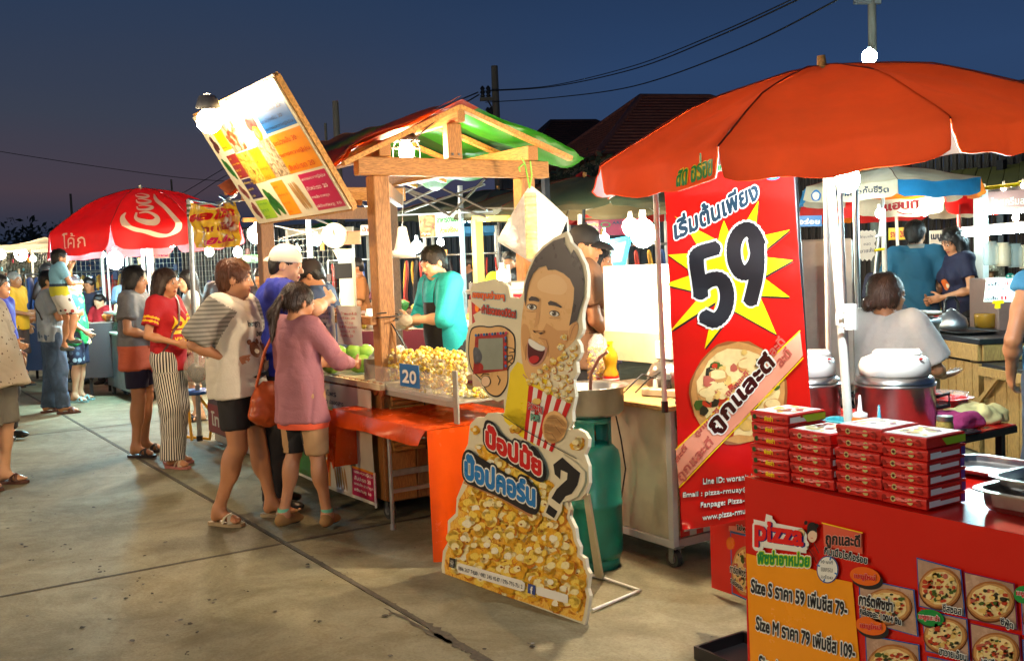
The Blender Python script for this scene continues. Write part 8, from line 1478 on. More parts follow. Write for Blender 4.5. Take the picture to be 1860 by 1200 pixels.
# steel box frame behind the banner right side (glass hood of the pizza stall)
t = thing('glass_hood','brushed steel hood with a glass front right behind the price banner','hood',D(1475,560,5.6)*V(1,1,0)); q = D(1470,560,5.6); b = MB(); b.obox(V(q[0],q[1],1.18),(.36,.4,.78),np.column_stack((sd,unit(_f*V(1,1,0)),(0,0,1))),.01); b.build('housing',mat('hood_steel',S(205,198,180),.4,metal=.2),t); b = MB(); b.bar(V(q[0],q[1],.0),V(q[0],q[1],.78),.3,.3); b.build('base',mat('pale_base',S(170,165,150),.5),t)
t = thing('water_jug','orange brown drink dispenser in a blue crate beside the girl','dispenser',D(1522,600,5.9)*V(1,1,0)); q = D(1521,600,5.9); b = MB(); b.lathe((q[0],q[1],.98),[(0,0),(.06,0),(.065,.12),(.05,.17),(0,.17)],18); b.build('jug',mat('tea_brown',S(190,95,40),.3),t); b = MB(); b.lathe((q[0],q[1],1.15),[(.05,0),(.05,.03),(.02,.06),(0,.065)],18); b.build('lid',mat('lilac_lid',S(120,120,190),.4),t); b = MB(); b.obox(V(q[0]+.02,q[1],.87),(.26,.2,.18),np.column_stack((sd,unit(_f*V(1,1,0)),(0,0,1))),.01); tag(b.build('blue_crate',mat('blue_plastic',S(30,80,160))),'blue plastic crate under the orange drink dispenser','crate'); b = MB(); b.obox(V(q[0]+.02,q[1],.39),(.5,.4,.76),np.column_stack((sd,unit(_f*V(1,1,0)),(0,0,1))),.01); tag(b.build('side_stand',m_blackm),'dark stand carrying the blue crate','stand')
# fruit and bags on the stall counter
r = random.Random(2)
for k,(px,py) in enumerate(((598,590),(612,592),(655,590),(662,598),(648,602),(640,594))):
 p = D(px,py,6.5+.1*(k % 2)); b = MB(); b.ell((p[0],p[1],.905+(.06 if k % 2 else 0)),(.075,.06,.058),16,10); tag(b.build('guava',mat('guava_green',S(135,190,75),.4,var=.12)),'%s green guava on the fruit counter behind the price sheets' % ['first','second','third','fourth','fifth','sixth'][k],'fruit','guavas on the fruit counter')
ragmesh(V(-5.72,2.80,.84),.30,.20,.20,21,clear('carrier_bag',S(225,230,235),.8,.12,.25),'plastic_bag','white plastic carrier bag of ice on the counter beside the timber post',.2); ragmesh(V(-6.35,2.85,.84),.22,.20,.10,22,mat('leaf_green',S(40,120,60),.5,var=.3),'herb_bundle','bundle of green herbs on the fruit counter')
c = V(-5.36,2.86,1.18); t = thing('stall_cables','loops of black cable tied round the near timber post','cable',c); b = MB()
for k in range(4): b.tube([(X1+.06,Y0+.02,1.18),(X1+.11+.03*k,Y0+.05,1.10-.03*k),(X1+.14+.04*k,Y0+.12,.95-.02*k),(X1+.20,Y0+.2,.86+.02*k)],.004,6)
b.tube([(X1+.06+.065*math.cos(a),Y0+.065*math.sin(a),1.20+.004*a) for a in np.linspace(0,12,30)],.004,5); b.build('cable',m_wire,t)
# vendor's bagged greens
# ---------- lamps of the rear rows and of the stalls across the aisle (their light is what the photo's fronts are lit by)
for i,(px,py,dep,w,r_,col,lb) in enumerate(((312,440,13,26,.05,WARM2,'warm bulb right of the cola umbrella'),(380,457,12.2,28,.045,WARM2,'warm bulb under the yellow banner, left of two'),(432,458,12,28,.045,WARM2,'warm bulb under the yellow banner, right of two'),(465,426,9.8,70,.07,WARM2,'big warm bulb left of the far timber post'),
 (575,437,12.6,40,.05,COOL,'cold lamp before the grid wall under the tilted sign'),(702,430,11,36,.045,WARM2,'warm bulb between the two timber posts'),(757,448,9.0,42,.042,(.85,1.,.97),'white lamp behind the vendor in turquoise'),(912,500,7.2,26,.035,WARM2,'glaring bulb beside the slogan plate of the cutout'),(1145,412,7.2,24,.05,WARM2,'warm floodlight above the popcorn machine'),(1168,424,5.0,90,.055,WARM2,'glaring warm lamp beside the white pole over the popcorn cabinet'),(1097,433,8.6,26,.035,(.45,1.,.95),'cyan lamp at the brim of the black cap'),(38,462,21,60,.11,WARM2,'warm lamp over the crowd at the far left'),(3,463,19,30,.06,WARM2,'warm lamp at the far left frame edge'),(155,461,15.5,14,.032,COOL,'small cyan lamp left of the cola lamp'),(187,463,15.5,14,.032,COOL,'small cyan lamp close to the cola lamp'),(60,470,24,40,.06,WARM2,'warm lamp behind the tall man at the left'),(1560,400,12.5,8,.025,(.6,1.,.95),'tiny far cyan lamp behind the serrated sign'),(1845,395,10.5,10,.03,WARM,'amber lamp inside the drinks stall at the right edge'))):
 bulb('bulb_lamp',lb,D(px,py,dep),r_,w*(1.5 if dep > 8.5 else 1),col)
for k in range(5): bulb('string_bulb','%s small bulb of the short row beside the yellow post' % ['first','second','third','fourth','fifth'][k],D(843+9*k,400-.3*k,10.6),.018,1.5,WARM2,group='short row of bulbs by the yellow post')
# ================================================================== PEOPLE
from mathutils.bvhtree import BVHTree
fab = lambda nm,c,**k: mat(nm,c,k.pop('rough',.8),var=k.pop('var',.08),scale=6,bump=.25,bscale=k.pop('bs',90),**k)
blackc = fab('black_fabric',(.018,.017,.019)); denim = mat('denim',S(62,82,108),.85,var=.35,scale=6,bump=.3,bscale=120); khaki = fab('khaki_fabric',S(190,150,105))
def cloth_of(P_,name='shirt'): return [o for o in bpy.data.objects if o.parent == P_['root'] and o.name.split('.')[0] == name][0]
def chest_print(P_,shapes,mats,name='print',cl='shirt',axis=(0,1,0)):
 """shapes: list of (verts (x,z) in metres of body space, faces, material index); thrown onto the cloth along `axis`"""
 o = cloth_of(P_,cl); me = o.data; bv = BVHTree.FromPolygons([v.co.copy() for v in me.vertices],[tuple(p.vertices) for p in me.polygons]); ax = Vector(axis).normalized(); rt = ax.cross(Vector((0,0,1))); b = MB()
 for li,(vs,fs,m) in enumerate(shapes):
  out_,ok = [],[]
  for x,z in vs:
   p0 = -rt*x+Vector((0,0,z))+ax*.8; h = bv.ray_cast(p0,-ax,1.5)
   ok.append(h[0] is not None); out_.append(tuple((h[0]+h[1]*0+ax*(.0035+.0012*li)) if h[0] is not None else p0))
  b.cm = m; b.add(out_,[f for f in fs if all(ok[i] for i in f)],True)
 return b.build(name,mats,o,local=True)
def gpoly(pts,m,st=.012):
 bm = bmesh.new(); vs = [bm.verts.new((a,b,0)) for a,b in pts]
 for t in tessellate_polygon([[Vector((a,b,0)) for a,b in pts]]):
  try: bm.faces.new([vs[i] for i in t])
  except ValueError: pass
 for ax in (0,1):
  lo,hi = min(p[ax] for p in pts),max(p[ax] for p in pts); k = math.ceil(lo/st)
  while k*st < hi: co = [0,0,0]; co[ax] = k*st; no = [0,0,0]; no[ax] = 1; bmesh.ops.bisect_plane(bm,geom=bm.verts[:]+bm.edges[:]+bm.faces[:],plane_co=co,plane_no=no); k += 1
 bm.verts.index_update(); r = ([(v.co.x,v.co.y) for v in bm.verts],[tuple(v.index for v in f.verts) for f in bm.faces],m); bm.free(); return r
def gtext(s_,x0,x1,z0,z1,m,off=.03):
 v,f = text_mesh(s_,off); lo,hi = v.min(0),v.max(0); q = (v-lo)/(hi-lo); return ([(x0+(x1-x0)*a,z0+(z1-z0)*b) for a,b in q],f,m)
def gdisc(x,z,rx,rz,m,n=12,w=0.): return gpoly([(x+rx*math.cos(a)*(1+w*random.uniform(-1,1)),z+rz*math.sin(a)*(1+w*random.uniform(-1,1))) for a in np.linspace(0,6.283,n+1)[:-1]],m,.02)
def gl(px,py,lift=.02,push=0.): p = G(px,py); return p+unit(p*V(1,1,0))*push+V(0,0,lift)
def dl(px,dep,z=0.): p = D(px,480,dep); return V(p[0],p[1],z)
def sleeve_zone(c,i):
 shR,eR,wR,shL,eL,wL,k,wc_ = i; z = np.zeros(len(c),int)
 for a,e in ((shR,eR),(shL,eL)):
  d = e-a; t_ = ((wc_-a)@d)/(d@d); z[(np.linalg.norm(wc_-a-np.outer(np.clip(t_,-.2,2),d),axis=1) < .115) & (t_ > -.1) & (np.abs(c[:,0]) > .14)] = 1
 return z
# ---- 1 woman in white and grey shirt
w1 = dict(mat=[fab('white_tee',S(222,216,200)),stripes_mat('grey_stripe_sleeve',S(165,160,148),S(120,116,106),38,'hz',.6)],sleeve=.86,hem=.80,loose=.026,fold=.012,flare=.02,wide=1.25,neck=.022,
          zone=lambda c,i: sleeve_zone(c,i))
p1_ = person(gl(447,946),42,1.60,1.14,'woman in white top with grey striped sleeves, black shorts and sandals, hand at her waist',female=True,skin='tan',res=.0062,hyaw=22,hpitch=6,elR=(.26,-.17,1.12),wrR=(.16,.10,1.02),elL=(-.24,.10,1.14),wrL=(-.10,.28,1.06),
             haR=(V(-.5,.8,-.1),V(-.7,-.5,.1)),hair=('short',hairbr,1.07),shirt=w1,bust=1.2,belly=.5,bottom=dict(mat=blackc,end=.60,loose=.012,name='shorts'),shoes=('sandal',mat('sandal_cream',S(170,150,115),.6),mat('sandal_strap',S(205,198,170),.5)),
             legs=dict(kR=(.10,.03,.48),aR=(.12,-.12,.085),kL=(-.11,.05,.49),aL=(-.13,.12,.085),tR=8,tL=-2))
sh_ = [gtext('hungry',-.10,.06,1.235,1.285,1,.02),gtext('bear',.00,.09,1.18,1.22,1,.03),gdisc(-.05,1.10,.045,.05,0,14,.08),gdisc(.05,1.09,.04,.045,0,14,.08),gdisc(-.085,1.15,.018,.018,0),gdisc(-.015,1.15,.018,.018,0),gdisc(.02,1.13,.015,.015,0),gdisc(.08,1.13,.015,.015,0),gdisc(-.05,1.09,.02,.015,2),gdisc(.05,1.08,.018,.014,2),gdisc(.03,.99,.04,.035,0,14,.1),gdisc(.0,1.02,.012,.012,0),gdisc(.06,1.02,.012,.012,0),gpoly([(-.09,.93),(-.05,.91),(.02,.93),(.10,.91),(.05,.96),(-.02,.95)],1,.02)]
chest_print(p1_,[([(x*.94,z*.94) for x,z in v],f,m) for v,f,m in sh_],[mat('print_bear',S(120,72,40),.7,var=.2),ink,m_cream])
# ---- 2 girl with ponytail, pink cardigan
p2_ = person(gl(560,957,.015),112,1.44,.96,'girl with a dark ponytail in a pink cardigan and two tone shorts seen from behind',female=True,skin='tan',res=.0062,hyaw=-12,hpitch=10,elR=(.27,.10,1.15),wrR=(.20,.34,1.10),elL=(-.22,.06,1.13),wrL=(-.14,.30,1.10),
             hair=('pony',hairdb,1.04),shirt=dict(mat=fab('pink_cardigan',S(170,112,122),var=.06),sleeve=1.72,hem=.73,loose=.024,fold=.011,flare=.030,wide=1.2,neck=.0),bottom=dict(mat=[khaki,blackc],end=.51,loose=.022,name='shorts',zone=lambda c: (np.abs(c[:,0]) < .075).astype(int)),
             shoes=('shoe',mat('tan_suede',S(165,125,75),.8,var=.15),m_black,.095,mat('mint_sock',S(120,200,165),.8)),legs=dict(kR=(.105,.02,.50),aR=(.16,.03,.085),kL=(-.10,.0,.50),aL=(-.13,-.10,.085),tR=-24,tL=-5))
f = MB(); f.tube([p2_['hd']((.024*math.cos(a),-.135+.012*math.sin(a)*0,.012+.024*math.sin(a))) for a in np.linspace(0,6.283,13)],.006,6); f.build('hair_tie',mat('tie_brown',S(150,110,90),.6),p2_['root'],local=True)
f = MB(); f.lathe((0,-.0,.73*p2_['k']),[(.168,-.035),(.176,.0),(.165,.02)],30,sx=1.0,sy=.76); f.build('orange_hem',fab('orange_hem',S(235,95,60)),p2_['root'],local=True)
b = MB(); hb = p2_['w']((-.26,-.02,.72)); t = thing('handbag','orange leather handbag hanging from the left shoulder of the girl in pink','handbag',hb); fld = Field(hb-.26,hb+.26,.009); Mz = np.array(Matrix.Rotation(R(20),3,'Z')); fld.ell(hb,(.06,.13,.13),.03,M=Mz); fld.ell(hb-V(0,0,.07),(.07,.15,.07),.05,M=Mz); A,B = fld.mesh(); A = A+vnorm(A,B)*wav(A,.006,8,4)[:,None]; mesh_obj('bag_body',A-hb,B,mat('orange_leather',S(205,95,45),.35,var=.15,scale=12),t)
shp = p2_['w'](p2_['shL']+V(.0,.0,.055)); b.tube([hb+Mz@V(0,.09,.10),lerp(hb,shp,.6)+Mz@V(-.02,.06,0),shp+V(0,0,.0),lerp(hb,shp,.6)+Mz@V(-.02,-.07,0),hb+Mz@V(0,-.09,.10)],.009,8); b.build('strap',mat('orange_leather',S(205,95,45)),t); b = MB(); b.ell(hb+Mz@V(-.062,.0,.03),(.006,.015,.008),8,5); b.build('buckle',mat('brass',S(180,140,60)),t)
# ---- 3 man with white cap leaning on the rail
def ny(b,hd,HM,co):
 m = MB(); v,f_ = text_mesh('NY',.04); lo,hi = v.min(0),v.max(0); q = (v-lo)/(hi-lo); pts = []
 for a,c_ in q: x = -.018+.036*a; z = .088+.036*c_; pts.append(hd((x,.0955-.10*(z-.088)-x*x*3,z)))
 m.add(pts,f_); m.build('emblem',inkn,co,local=True)
p3_ = person(gl(508,925,.015),72,1.70,1.10,'stocky man in a white baseball cap and royal blue shirt leaning on the stall rail',skin='light',res=.0068,lean=10,hyaw=-18,hpitch=12,elR=(.30,.20,1.30),wrR=(.10,.38,1.32),elL=(-.25,.14,1.16),wrL=(-.14,.34,1.18),hair=('short',hairb),cap=(mat('white_cap',S(225,222,205),.7,var=.03),ny,150),
             shirt=dict(mat=fab('royal_blue',S(38,52,165)),sleeve=.62,hem=.86,loose=.03,fold=.012,collar=fab('royal_blue',S(38,52,165))),belly=.8,bottom=dict(mat=fab('charcoal_trousers',S(38,36,38)),end=.10,loose=.03),shoes=('shoe',m_black,m_black,.085))
# ---- 4 woman, red T-shirt, striped trousers
def redz(c,i):
 shR,eR,wR,shL,eL,wL,k,wc_ = i; z = np.zeros(len(c),int)
 for a,e in ((shR,eR),(shL,eL)):
  d = e-a; t_ = ((wc_-a)@d)/(d@d); near = (np.linalg.norm(wc_-a-np.outer(t_,d),axis=1) < .11) & (np.abs(c[:,0]) > .175); z[near & (((t_ > .44) & (t_ < .50)) | ((t_ > .56) & (t_ < .62)))] = 1
 return z
p4_ = person(gl(318,846),45,1.58,.93,'young woman in a red T-shirt with yellow bands and black and white striped trousers',female=True,skin='tan',res=.0068,hyaw=-4,hpitch=4,elR=(.25,-.03,1.12),wrR=(.13,.22,1.03),elL=(-.22,.03,1.12),wrL=(-.05,.27,1.02),curl=1.0,hair=('long',hairdb,1.02),
             shirt=dict(mat=[fab('red_tee',S(178,18,28)),fab('tee_yellow',S(240,190,20))],sleeve=.70,hem=.80,loose=.024,fold=.010,wide=1.0,zone=redz),bust=1.1,bottom=dict(mat=stripes_mat('striped_trousers',(.015,.015,.016),S(222,215,200),.30,'ang',.52),end=.06,loose=.030,bell=.030,fold=.007),
             shoes=('sandal',mat('sandal_pink',S(175,110,100),.6),mat('sandal_leopard',S(205,180,150),.5,var=.5,scale=60)),legs=dict(kR=(.09,.05,.49),aR=(.10,.04,.085),kL=(-.09,.02,.49),aL=(-.10,-.08,.085),tR=14,tL=-8))
sc_ = .93; chest_print(p4_,[([(x*sc_,z*sc_) for x,z in v],f_,m) for v,f_,m in (gpoly([(-.085,1.16),(.085,1.16),(.10,1.27),(.05,1.215),(.0,1.285),(-.05,1.215),(-.10,1.27)],0),gpoly([(-.085,1.115),(.085,1.115),(.085,1.145),(-.085,1.145)],0),gtext('KING',-.075,.075,1.03,1.09,0,.03),gdisc(0,1.20,.02,.022,1))],[mat('print_gold',S(245,195,15),.6,var=.04),fab('red_tee',S(178,18,28))])
t = thing('crossbody_strap','brown bag strap worn across the red T-shirt','bag strap',p4_['w'](p4_['shL'])); o = cloth_of(p4_); bv = BVHTree.FromPolygons([v.co.copy() for v in o.data.vertices],[tuple(p.vertices) for p in o.data.polygons]); pts = []
for q in np.linspace(0,1,14):
 x = -.09+.24*q; z = (1.43-.45*q)*.93; h = bv.ray_cast(Vector((x,.8,z)),Vector((0,-1,0)),1.5)
 if h[0] is not None: pts.append(p4_['w'](np.array(h[0])+V(0,.006,0)))
b = MB(); [b.bar(pts[i],pts[i+1]+(pts[i+1]-pts[i])*.15,.028,.005,up=tuple(unit(np.array(ROOT[p4_['root'].name].to_3x3() @ Vector((0,1,0)))))) for i in range(len(pts)-1)]; b.build('strap',mat('brown_leather',S(105,60,50),.5),t)
def plastic_bag(p,r,h,label,inner,m=None):
 t = thing('plastic_bag',label,'plastic bag',p); fl = Field(p-V(r,r,h)*1.5,p+V(r,r,h*.5)*1.5,.009); fl.ell(p-V(0,0,h*.62),(r,r*.75,h*.36),.03); fl.cone(p-V(0,0,h*.5),p,r*.6,.012,.05); A,B = fl.mesh(); A = A+vnorm(A,B)*(wav(A,.009,6,3,(1,1,.4))+crease(A,.010,3,5,(1,1,.3)))[:,None]; mesh_obj('bag',A-p,B,m or clear('thin_bag',S(225,222,205),.26,.15,.06),t)
 fl = Field(p-V(r,r,h)*1.3,p+.05,.010); fl.ell(p-V(0,0,h*.70),(r*.66,r*.5,h*.19),.03); fl.ell(p-V(r*.3,0,h*.60),(r*.35,r*.4,h*.13),.03); A,B = fl.mesh(); A = A+vnorm(A,B)*wav(A,.010,9,8)[:,None]; mesh_obj('contents',A-p,B,inner,t); return t
hp = p4_['w'](lerp(p4_['wR'],p4_['wL'],.5))+unit(_r)*.06+V(0,0,-.01); plastic_bag(hp,.125,.34,'thin plastic carrier bag with dark goods held by the woman in red',mat('bag_goods',(.05,.045,.05),.7,var=.5)); plastic_bag(hp+unit(_r)*.10+_f*.06,.11,.30,'second cream carrier bag beside the dark one, held by the woman in red',mat('bag_goods_tan',S(150,138,112),.7,var=.3))
# ---- 5 woman in grey top
p5_ = person(gl(262,826),58,1.62,1.10,'woman with tied dark hair in a grey top with coral hem and navy shorts',female=True,skin='tan',res=.008,hyaw=-6,hpitch=6,elR=(.22,.0,1.12),wrR=(.12,.22,1.04),elL=(-.22,.03,1.12),wrL=(-.08,.25,1.02),hair=('bob',hairb,1.02),bust=1.2,belly=.6,
             shirt=dict(mat=[fab('grey_marl',S(122,124,128),var=.2),fab('coral',S(222,110,78))],sleeve=.62,hem=.76,loose=.03,fold=.012,wide=1.2,zone=lambda c,i: (c[:,2] < .965).astype(int)),bottom=dict(mat=fab('navy_shorts',S(35,32,62)),end=.60,loose=.02,name='shorts'),shoes=('sandal',mat('sandal_dark',S(60,50,48),.6),mat('sandal_dark',S(60,50,48))))
# ---- 6 man in jeans carrying a child, 6b the child
p6_ = person(gl(103,750),88,1.64,1.05,'man in jeans and a grey shirt carrying a small child on his arm',skin='tan',res=.0085,hyaw=-25,elR=(.25,.06,1.14),wrR=(.12,.28,1.15),elL=(-.24,.04,1.12),wrL=(-.08,.27,1.10),hair=('short',hairb,1.05),shirt=dict(mat=fab('grey_blue_shirt',S(140,150,160)),sleeve=.72,hem=.84,loose=.032,fold=.013,wide=1.3),bottom=dict(mat=denim,end=.05,loose=.034,fold=.012),
             shoes=('sandal',mat('sandal_brown',S(95,60,50),.6),mat('sandal_brown',S(95,60,50))),legs=dict(kR=(.11,.04,.49),aR=(.15,.06,.085),kL=(-.10,.0,.49),aL=(-.13,-.08,.085)))
t = thing('bag_strap','black strap across the back of the man in jeans','bag strap',p6_['w']((0,-.1,1.3))); o = cloth_of(p6_); bv = BVHTree.FromPolygons([v.co.copy() for v in o.data.vertices],[tuple(p.vertices) for p in o.data.polygons]); pts = []
for q in np.linspace(0,1,14):
 h = bv.ray_cast(Vector((-.12+.27*q,-.8,(1.42-.32*q)*.965)),Vector((0,1,0)),1.5)
 if h[0] is not None: pts.append(p6_['w'](np.array(h[0])-V(0,.006,0)))
b = MB(); [b.bar(pts[i],pts[i+1]+(pts[i+1]-pts[i])*.15,.022,.005,up=(0,-1,0)) for i in range(len(pts)-1)]; b.build('strap',m_black,t)
cl_ = p6_['w']((.20,.17,0)); cp_ = D(112,640,proj_dep) if False else D(118,638,11.35)
chz = [fab('kid_sky',S(120,175,200)),fab('kid_yellow',S(205,200,50)),fab('kid_navy',S(45,60,80))]
p6b = person(cp_,95,1.14,1.02,'small boy in a blue and yellow T-shirt, held by the man in jeans',skin='tan',res=.0075,child=True,hyaw=-8,elR=(.22,.08,1.16),wrR=(.10,.26,1.12),elL=(-.27,.10,1.25),wrL=(-.30,.22,1.32),hair=('short',hairb,1.0),shirt=dict(mat=chz,sleeve=.6,hem=.92,loose=.03,fold=.012,zone=lambda c,i: np.where(c[:,2] < 1.08,1,np.where((c[:,2] < 1.12),2,0))),
             bottom=dict(mat=dots_mat('kid_shorts',S(210,205,195),[S(150,50,40),S(60,50,60)],16,.32),end=.62,loose=.03,name='shorts'),shoes=('shoe',mat('kid_shoe',S(80,80,75),.7),m_black,.085),legs=dict(kR=(.13,.16,.56),aR=(.20,.05,.22),kL=(-.09,.10,.50),aL=(-.10,.02,.085)))
# ---- 7 boy in green
person(gl(146,729),62,1.56,1.0,'boy in a green patterned T-shirt and dark floral shorts beside the drinks cart',skin='light',res=.0095,hyaw=-6,hair=('short',hairb,1.0),elR=(.23,.0,1.12),wrR=(.18,.16,.96),shirt=dict(mat=dots_mat('green_tee',S(30,140,70),[S(20,90,60),S(150,200,160)],9,.35),sleeve=.66,hem=.76,loose=.035,fold=.012,wide=1.2),bottom=dict(mat=dots_mat('floral_shorts',S(28,36,60),[S(150,170,180),S(70,90,110)],14,.36),end=.50,loose=.045,name='shorts'),shoes=('sandal',mat('sandal_mint',S(150,190,190),.6),mat('sandal_mint',S(150,190,190))))
# ---- 8.. crowd at the far left
person(gl(38,702),52,1.68,1.0,'older grey haired man in a golden yellow shirt and brown shorts',skin='brown',res=.0105,hyaw=-5,hair=('short',hairg),elR=(.22,.02,1.12),wrR=(.12,.26,1.05),shirt=dict(mat=fab('golden_shirt',S(225,155,15)),sleeve=.66,hem=.82,loose=.04,fold=.012),bottom=dict(mat=fab('brown_shorts',S(70,48,38)),end=.46,loose=.04,name='shorts'),shoes=('sandal',mat('sandal_dark',S(60,50,48)),mat('sandal_dark',S(60,50,48))))
p9_ = person(gl(-2,884),44,1.60,1.26,'woman in a dotted cream blouse and grey shorts at the left frame edge, hand hanging',female=True,skin='light',res=.0068,lean=-9,hyaw=-5,hair=('bob',hairb),elR=(.30,.04,1.10),wrR=(.31,.22,.90),shirt=dict(mat=dots_mat('dotted_blouse',S(205,192,168),[S(100,80,65),S(120,100,85)],26,.20),sleeve=.72,hem=.76,loose=.05,fold=.014,wide=1.6,flare=.03),bust=1.1,belly=.7,bottom=dict(mat=fab('grey_shorts',S(118,115,105)),end=.48,loose=.035,name='shorts'),shoes=('sandal',mat('sandal_brown',S(95,60,50)),mat('sandal_brown',S(95,60,50))))
b = MB(); wr = p9_['w'](p9_['wR']+unit(p9_['eR']-p9_['wR'])*.02); ax_ = unit(p9_['w'](p9_['eR'])-wr); b.cyl(wr,wr+ax_*.010,.037,.037,18); tag(b.build('bracelet',m_cream),'cream bracelet on the wrist of the woman in the dotted blouse','bracelet')
person(dl(-8,9.6,.02),57,1.60,1.05,'person in a royal blue top cut by the left frame edge',skin='tan',res=.010,hair=('short',hairb,1.05),shirt=dict(mat=fab('royal_blue',S(38,52,165)),sleeve=.55,hem=.82,loose=.03),bottom=dict(mat=blackc,end=.1),shoes=('shoe',m_black,m_black),elR=(.25,0,1.1),wrR=(.2,.2,1.0))
person(dl(84,13.2,.02),60,1.76,1.05,'tall dark haired man standing behind the man in jeans',skin='brown',res=.011,hyaw=-20,hair=('short',hairb,1.06),shirt=dict(mat=fab('dark_shirt',S(60,50,48)),sleeve=.6,hem=.82,loose=.03),bottom=dict(mat=denim,end=.06,loose=.03),shoes=('shoe',m_black,m_black))
bgp = [
 (22,17,0,80,1.66,1.,'man in a white shirt in the far left crowd',S(200,200,200),'short',0,'tan'),(58,18.5,0,300,1.62,1.,'woman in an orange top in the far left crowd',S(200,110,50),'bob',1,'tan'),(5,20,0,30,1.7,1.,'man in a dark shirt at the far left behind the crowd',S(40,45,60),'short',0,'brown'),
 (134,15.2,0,320,1.62,1.,'dark haired woman in a brown dress behind the cola stall',S(90,70,60),'long',1,'tan'),(160,14.8,0,330,1.58,.95,'vendor in a dark navy top behind the drinks cart',S(35,40,60),'short',0,'brown'),(178,14.6,0,300,1.32,.9,'child in a red top behind the drinks cart looking out',S(190,40,50),'short',0,'light'),(233,13.2,0,20,1.66,1.,'person with dark hair between the white poles of the cola stall',S(45,60,75),'bob',1,'tan'),
 (405,11.8,0,310,1.66,1.12,'man in a dark brown shirt below the yellow banner, back to the lamps',S(62,48,40),'short',0,'dark'),(477,11.0,0,300,1.60,1.,'person in dark clothes between the far timber post and the tent',S(55,42,45),'short',0,'brown'),(505,11.6,0,330,1.70,1.,'dark haired man behind the white cap',S(50,55,70),'short',0,'brown'),(541,11.2,0,330,1.68,1.,'dark haired woman behind the capped vendor',S(60,45,50),'bob',1,'brown'),
 (648,12.3,0,250,1.68,1.,'man in a tan brown shirt lit orange behind the cream scale',S(150,95,50),'short',0,'brown'),(854,12.5,0,250,1.66,1.,'dark silhouette of a man behind the yellow post',S(22,22,28),'short',0,'dark'),(936,9.6,0,120,1.48,.9,'person with tied brown hair low behind the cutout slogan',S(150,110,80),'bun',1,'tan'),
 (1613,9.9,0,320,1.50,.9,'small boy peeping out behind the man in teal',S(60,60,80),'short',0,'tan'),(1795,10.2,0,215,1.74,1.12,'man in a speckled grey shirt at the drinks counter',S(140,125,100),'short',0,'brown'),(1490,9.0,0,30,1.55,.95,'person in a pale blue headscarf behind the steel poles',S(110,150,180),'bob',1,'tan'),(700,13.5,0,200,1.62,1.,'person in a dark red top under the warm bulb in the rear row',S(90,25,30),'short',0,'brown')]
for i,(px,dep,z,hd_,H,w_,lb,c_,hr_,fe,sk_) in enumerate(bgp):
 speck = i == 15
 person(dl(px,dep,z),hd_,H,w_,lb,female=bool(fe),skin=sk_,res=.0115 if dep < 10 else .0135,hpitch=8+5*(i % 3),hyaw=-10+7*(i % 4),hair=(hr_,hairb,1.04),elR=(.24,.04+.03*(i % 3),1.12),wrR=(.13,.26,1.04),elL=(-.24,.02,1.10),wrL=(-.16 if i % 2 else -.25,.22 if i % 2 else .05,1.02 if i % 2 else .86),
           shirt=dict(mat=dots_mat('speckled_shirt',c_,[S(70,60,50),S(190,180,150)],40,.35) if speck else fab('shirt_colour_%d' % i,c_),sleeve=.6+.1*(i % 3),hem=.82,loose=.03,fold=.012),bottom=dict(mat=[denim,blackc][i % 2],end=.06,loose=.03),shoes=('shoe',m_black,m_black))
# vest worker
pv = person(dl(925,10.4),320,1.66,1.05,'worker in a fluorescent yellow and violet reflective vest behind the hanging bag',skin='brown',res=.011,hair=('short',hairb),shirt=dict(mat=[fab('fluo_yellow',S(190,225,30)),fab('vest_violet',S(140,130,200))],sleeve=.35,hem=.80,loose=.035,zone=lambda c,i: ((np.abs(np.abs(c[:,0])-.06) < .022) | (np.abs(c[:,2]-1.08) < .03) | (c[:,2] < .95)).astype(int)),bottom=dict(mat=blackc,end=.08),shoes=('shoe',m_black,m_black))
# white top woman sitting far behind
person(dl(341,10.6),262,1.60,.95,'woman in a white sleeveless top with very long dark hair behind the steel tent pole',female=True,skin='light',res=.0095,hyaw=20,hpitch=5,hair=('long',hairb,1.05),bust=1.1,elR=(.20,.02,1.12),wrR=(.10,.24,1.02),shirt=dict(mat=fab('white_top',S(215,215,210)),sleeve=.0,hem=.82,loose=.015),bottom=dict(mat=fab('maroon_skirt',S(110,30,40)),end=.45,skirt=True,name='skirt'),shoes=('sandal',m_black,m_black))
# vendor with dark cap
p12 = person(dl(600,7.75),232,1.64,1.08,'vendor in a dark cap and slate blue polo shirt bending over the fruit counter',skin='tan',res=.0078,lean=14,hyaw=4,hpitch=28,elR=(.24,.14,1.14),wrR=(.06,.36,1.04),elL=(-.20,.22,1.14),wrL=(-.04,.42,1.08),hair=('short',hairb,1.02),cap=(mat('dark_cap',S(48,40,40),.8,var=.1),None,0),shirt=dict(mat=fab('slate_polo',S(62,78,112)),sleeve=.66,hem=.84,loose=.034,fold=.013,collar=fab('slate_polo',S(62,78,112)),wide=1.2),bottom=dict(mat=blackc,end=.08),shoes=('shoe',m_black,m_black))
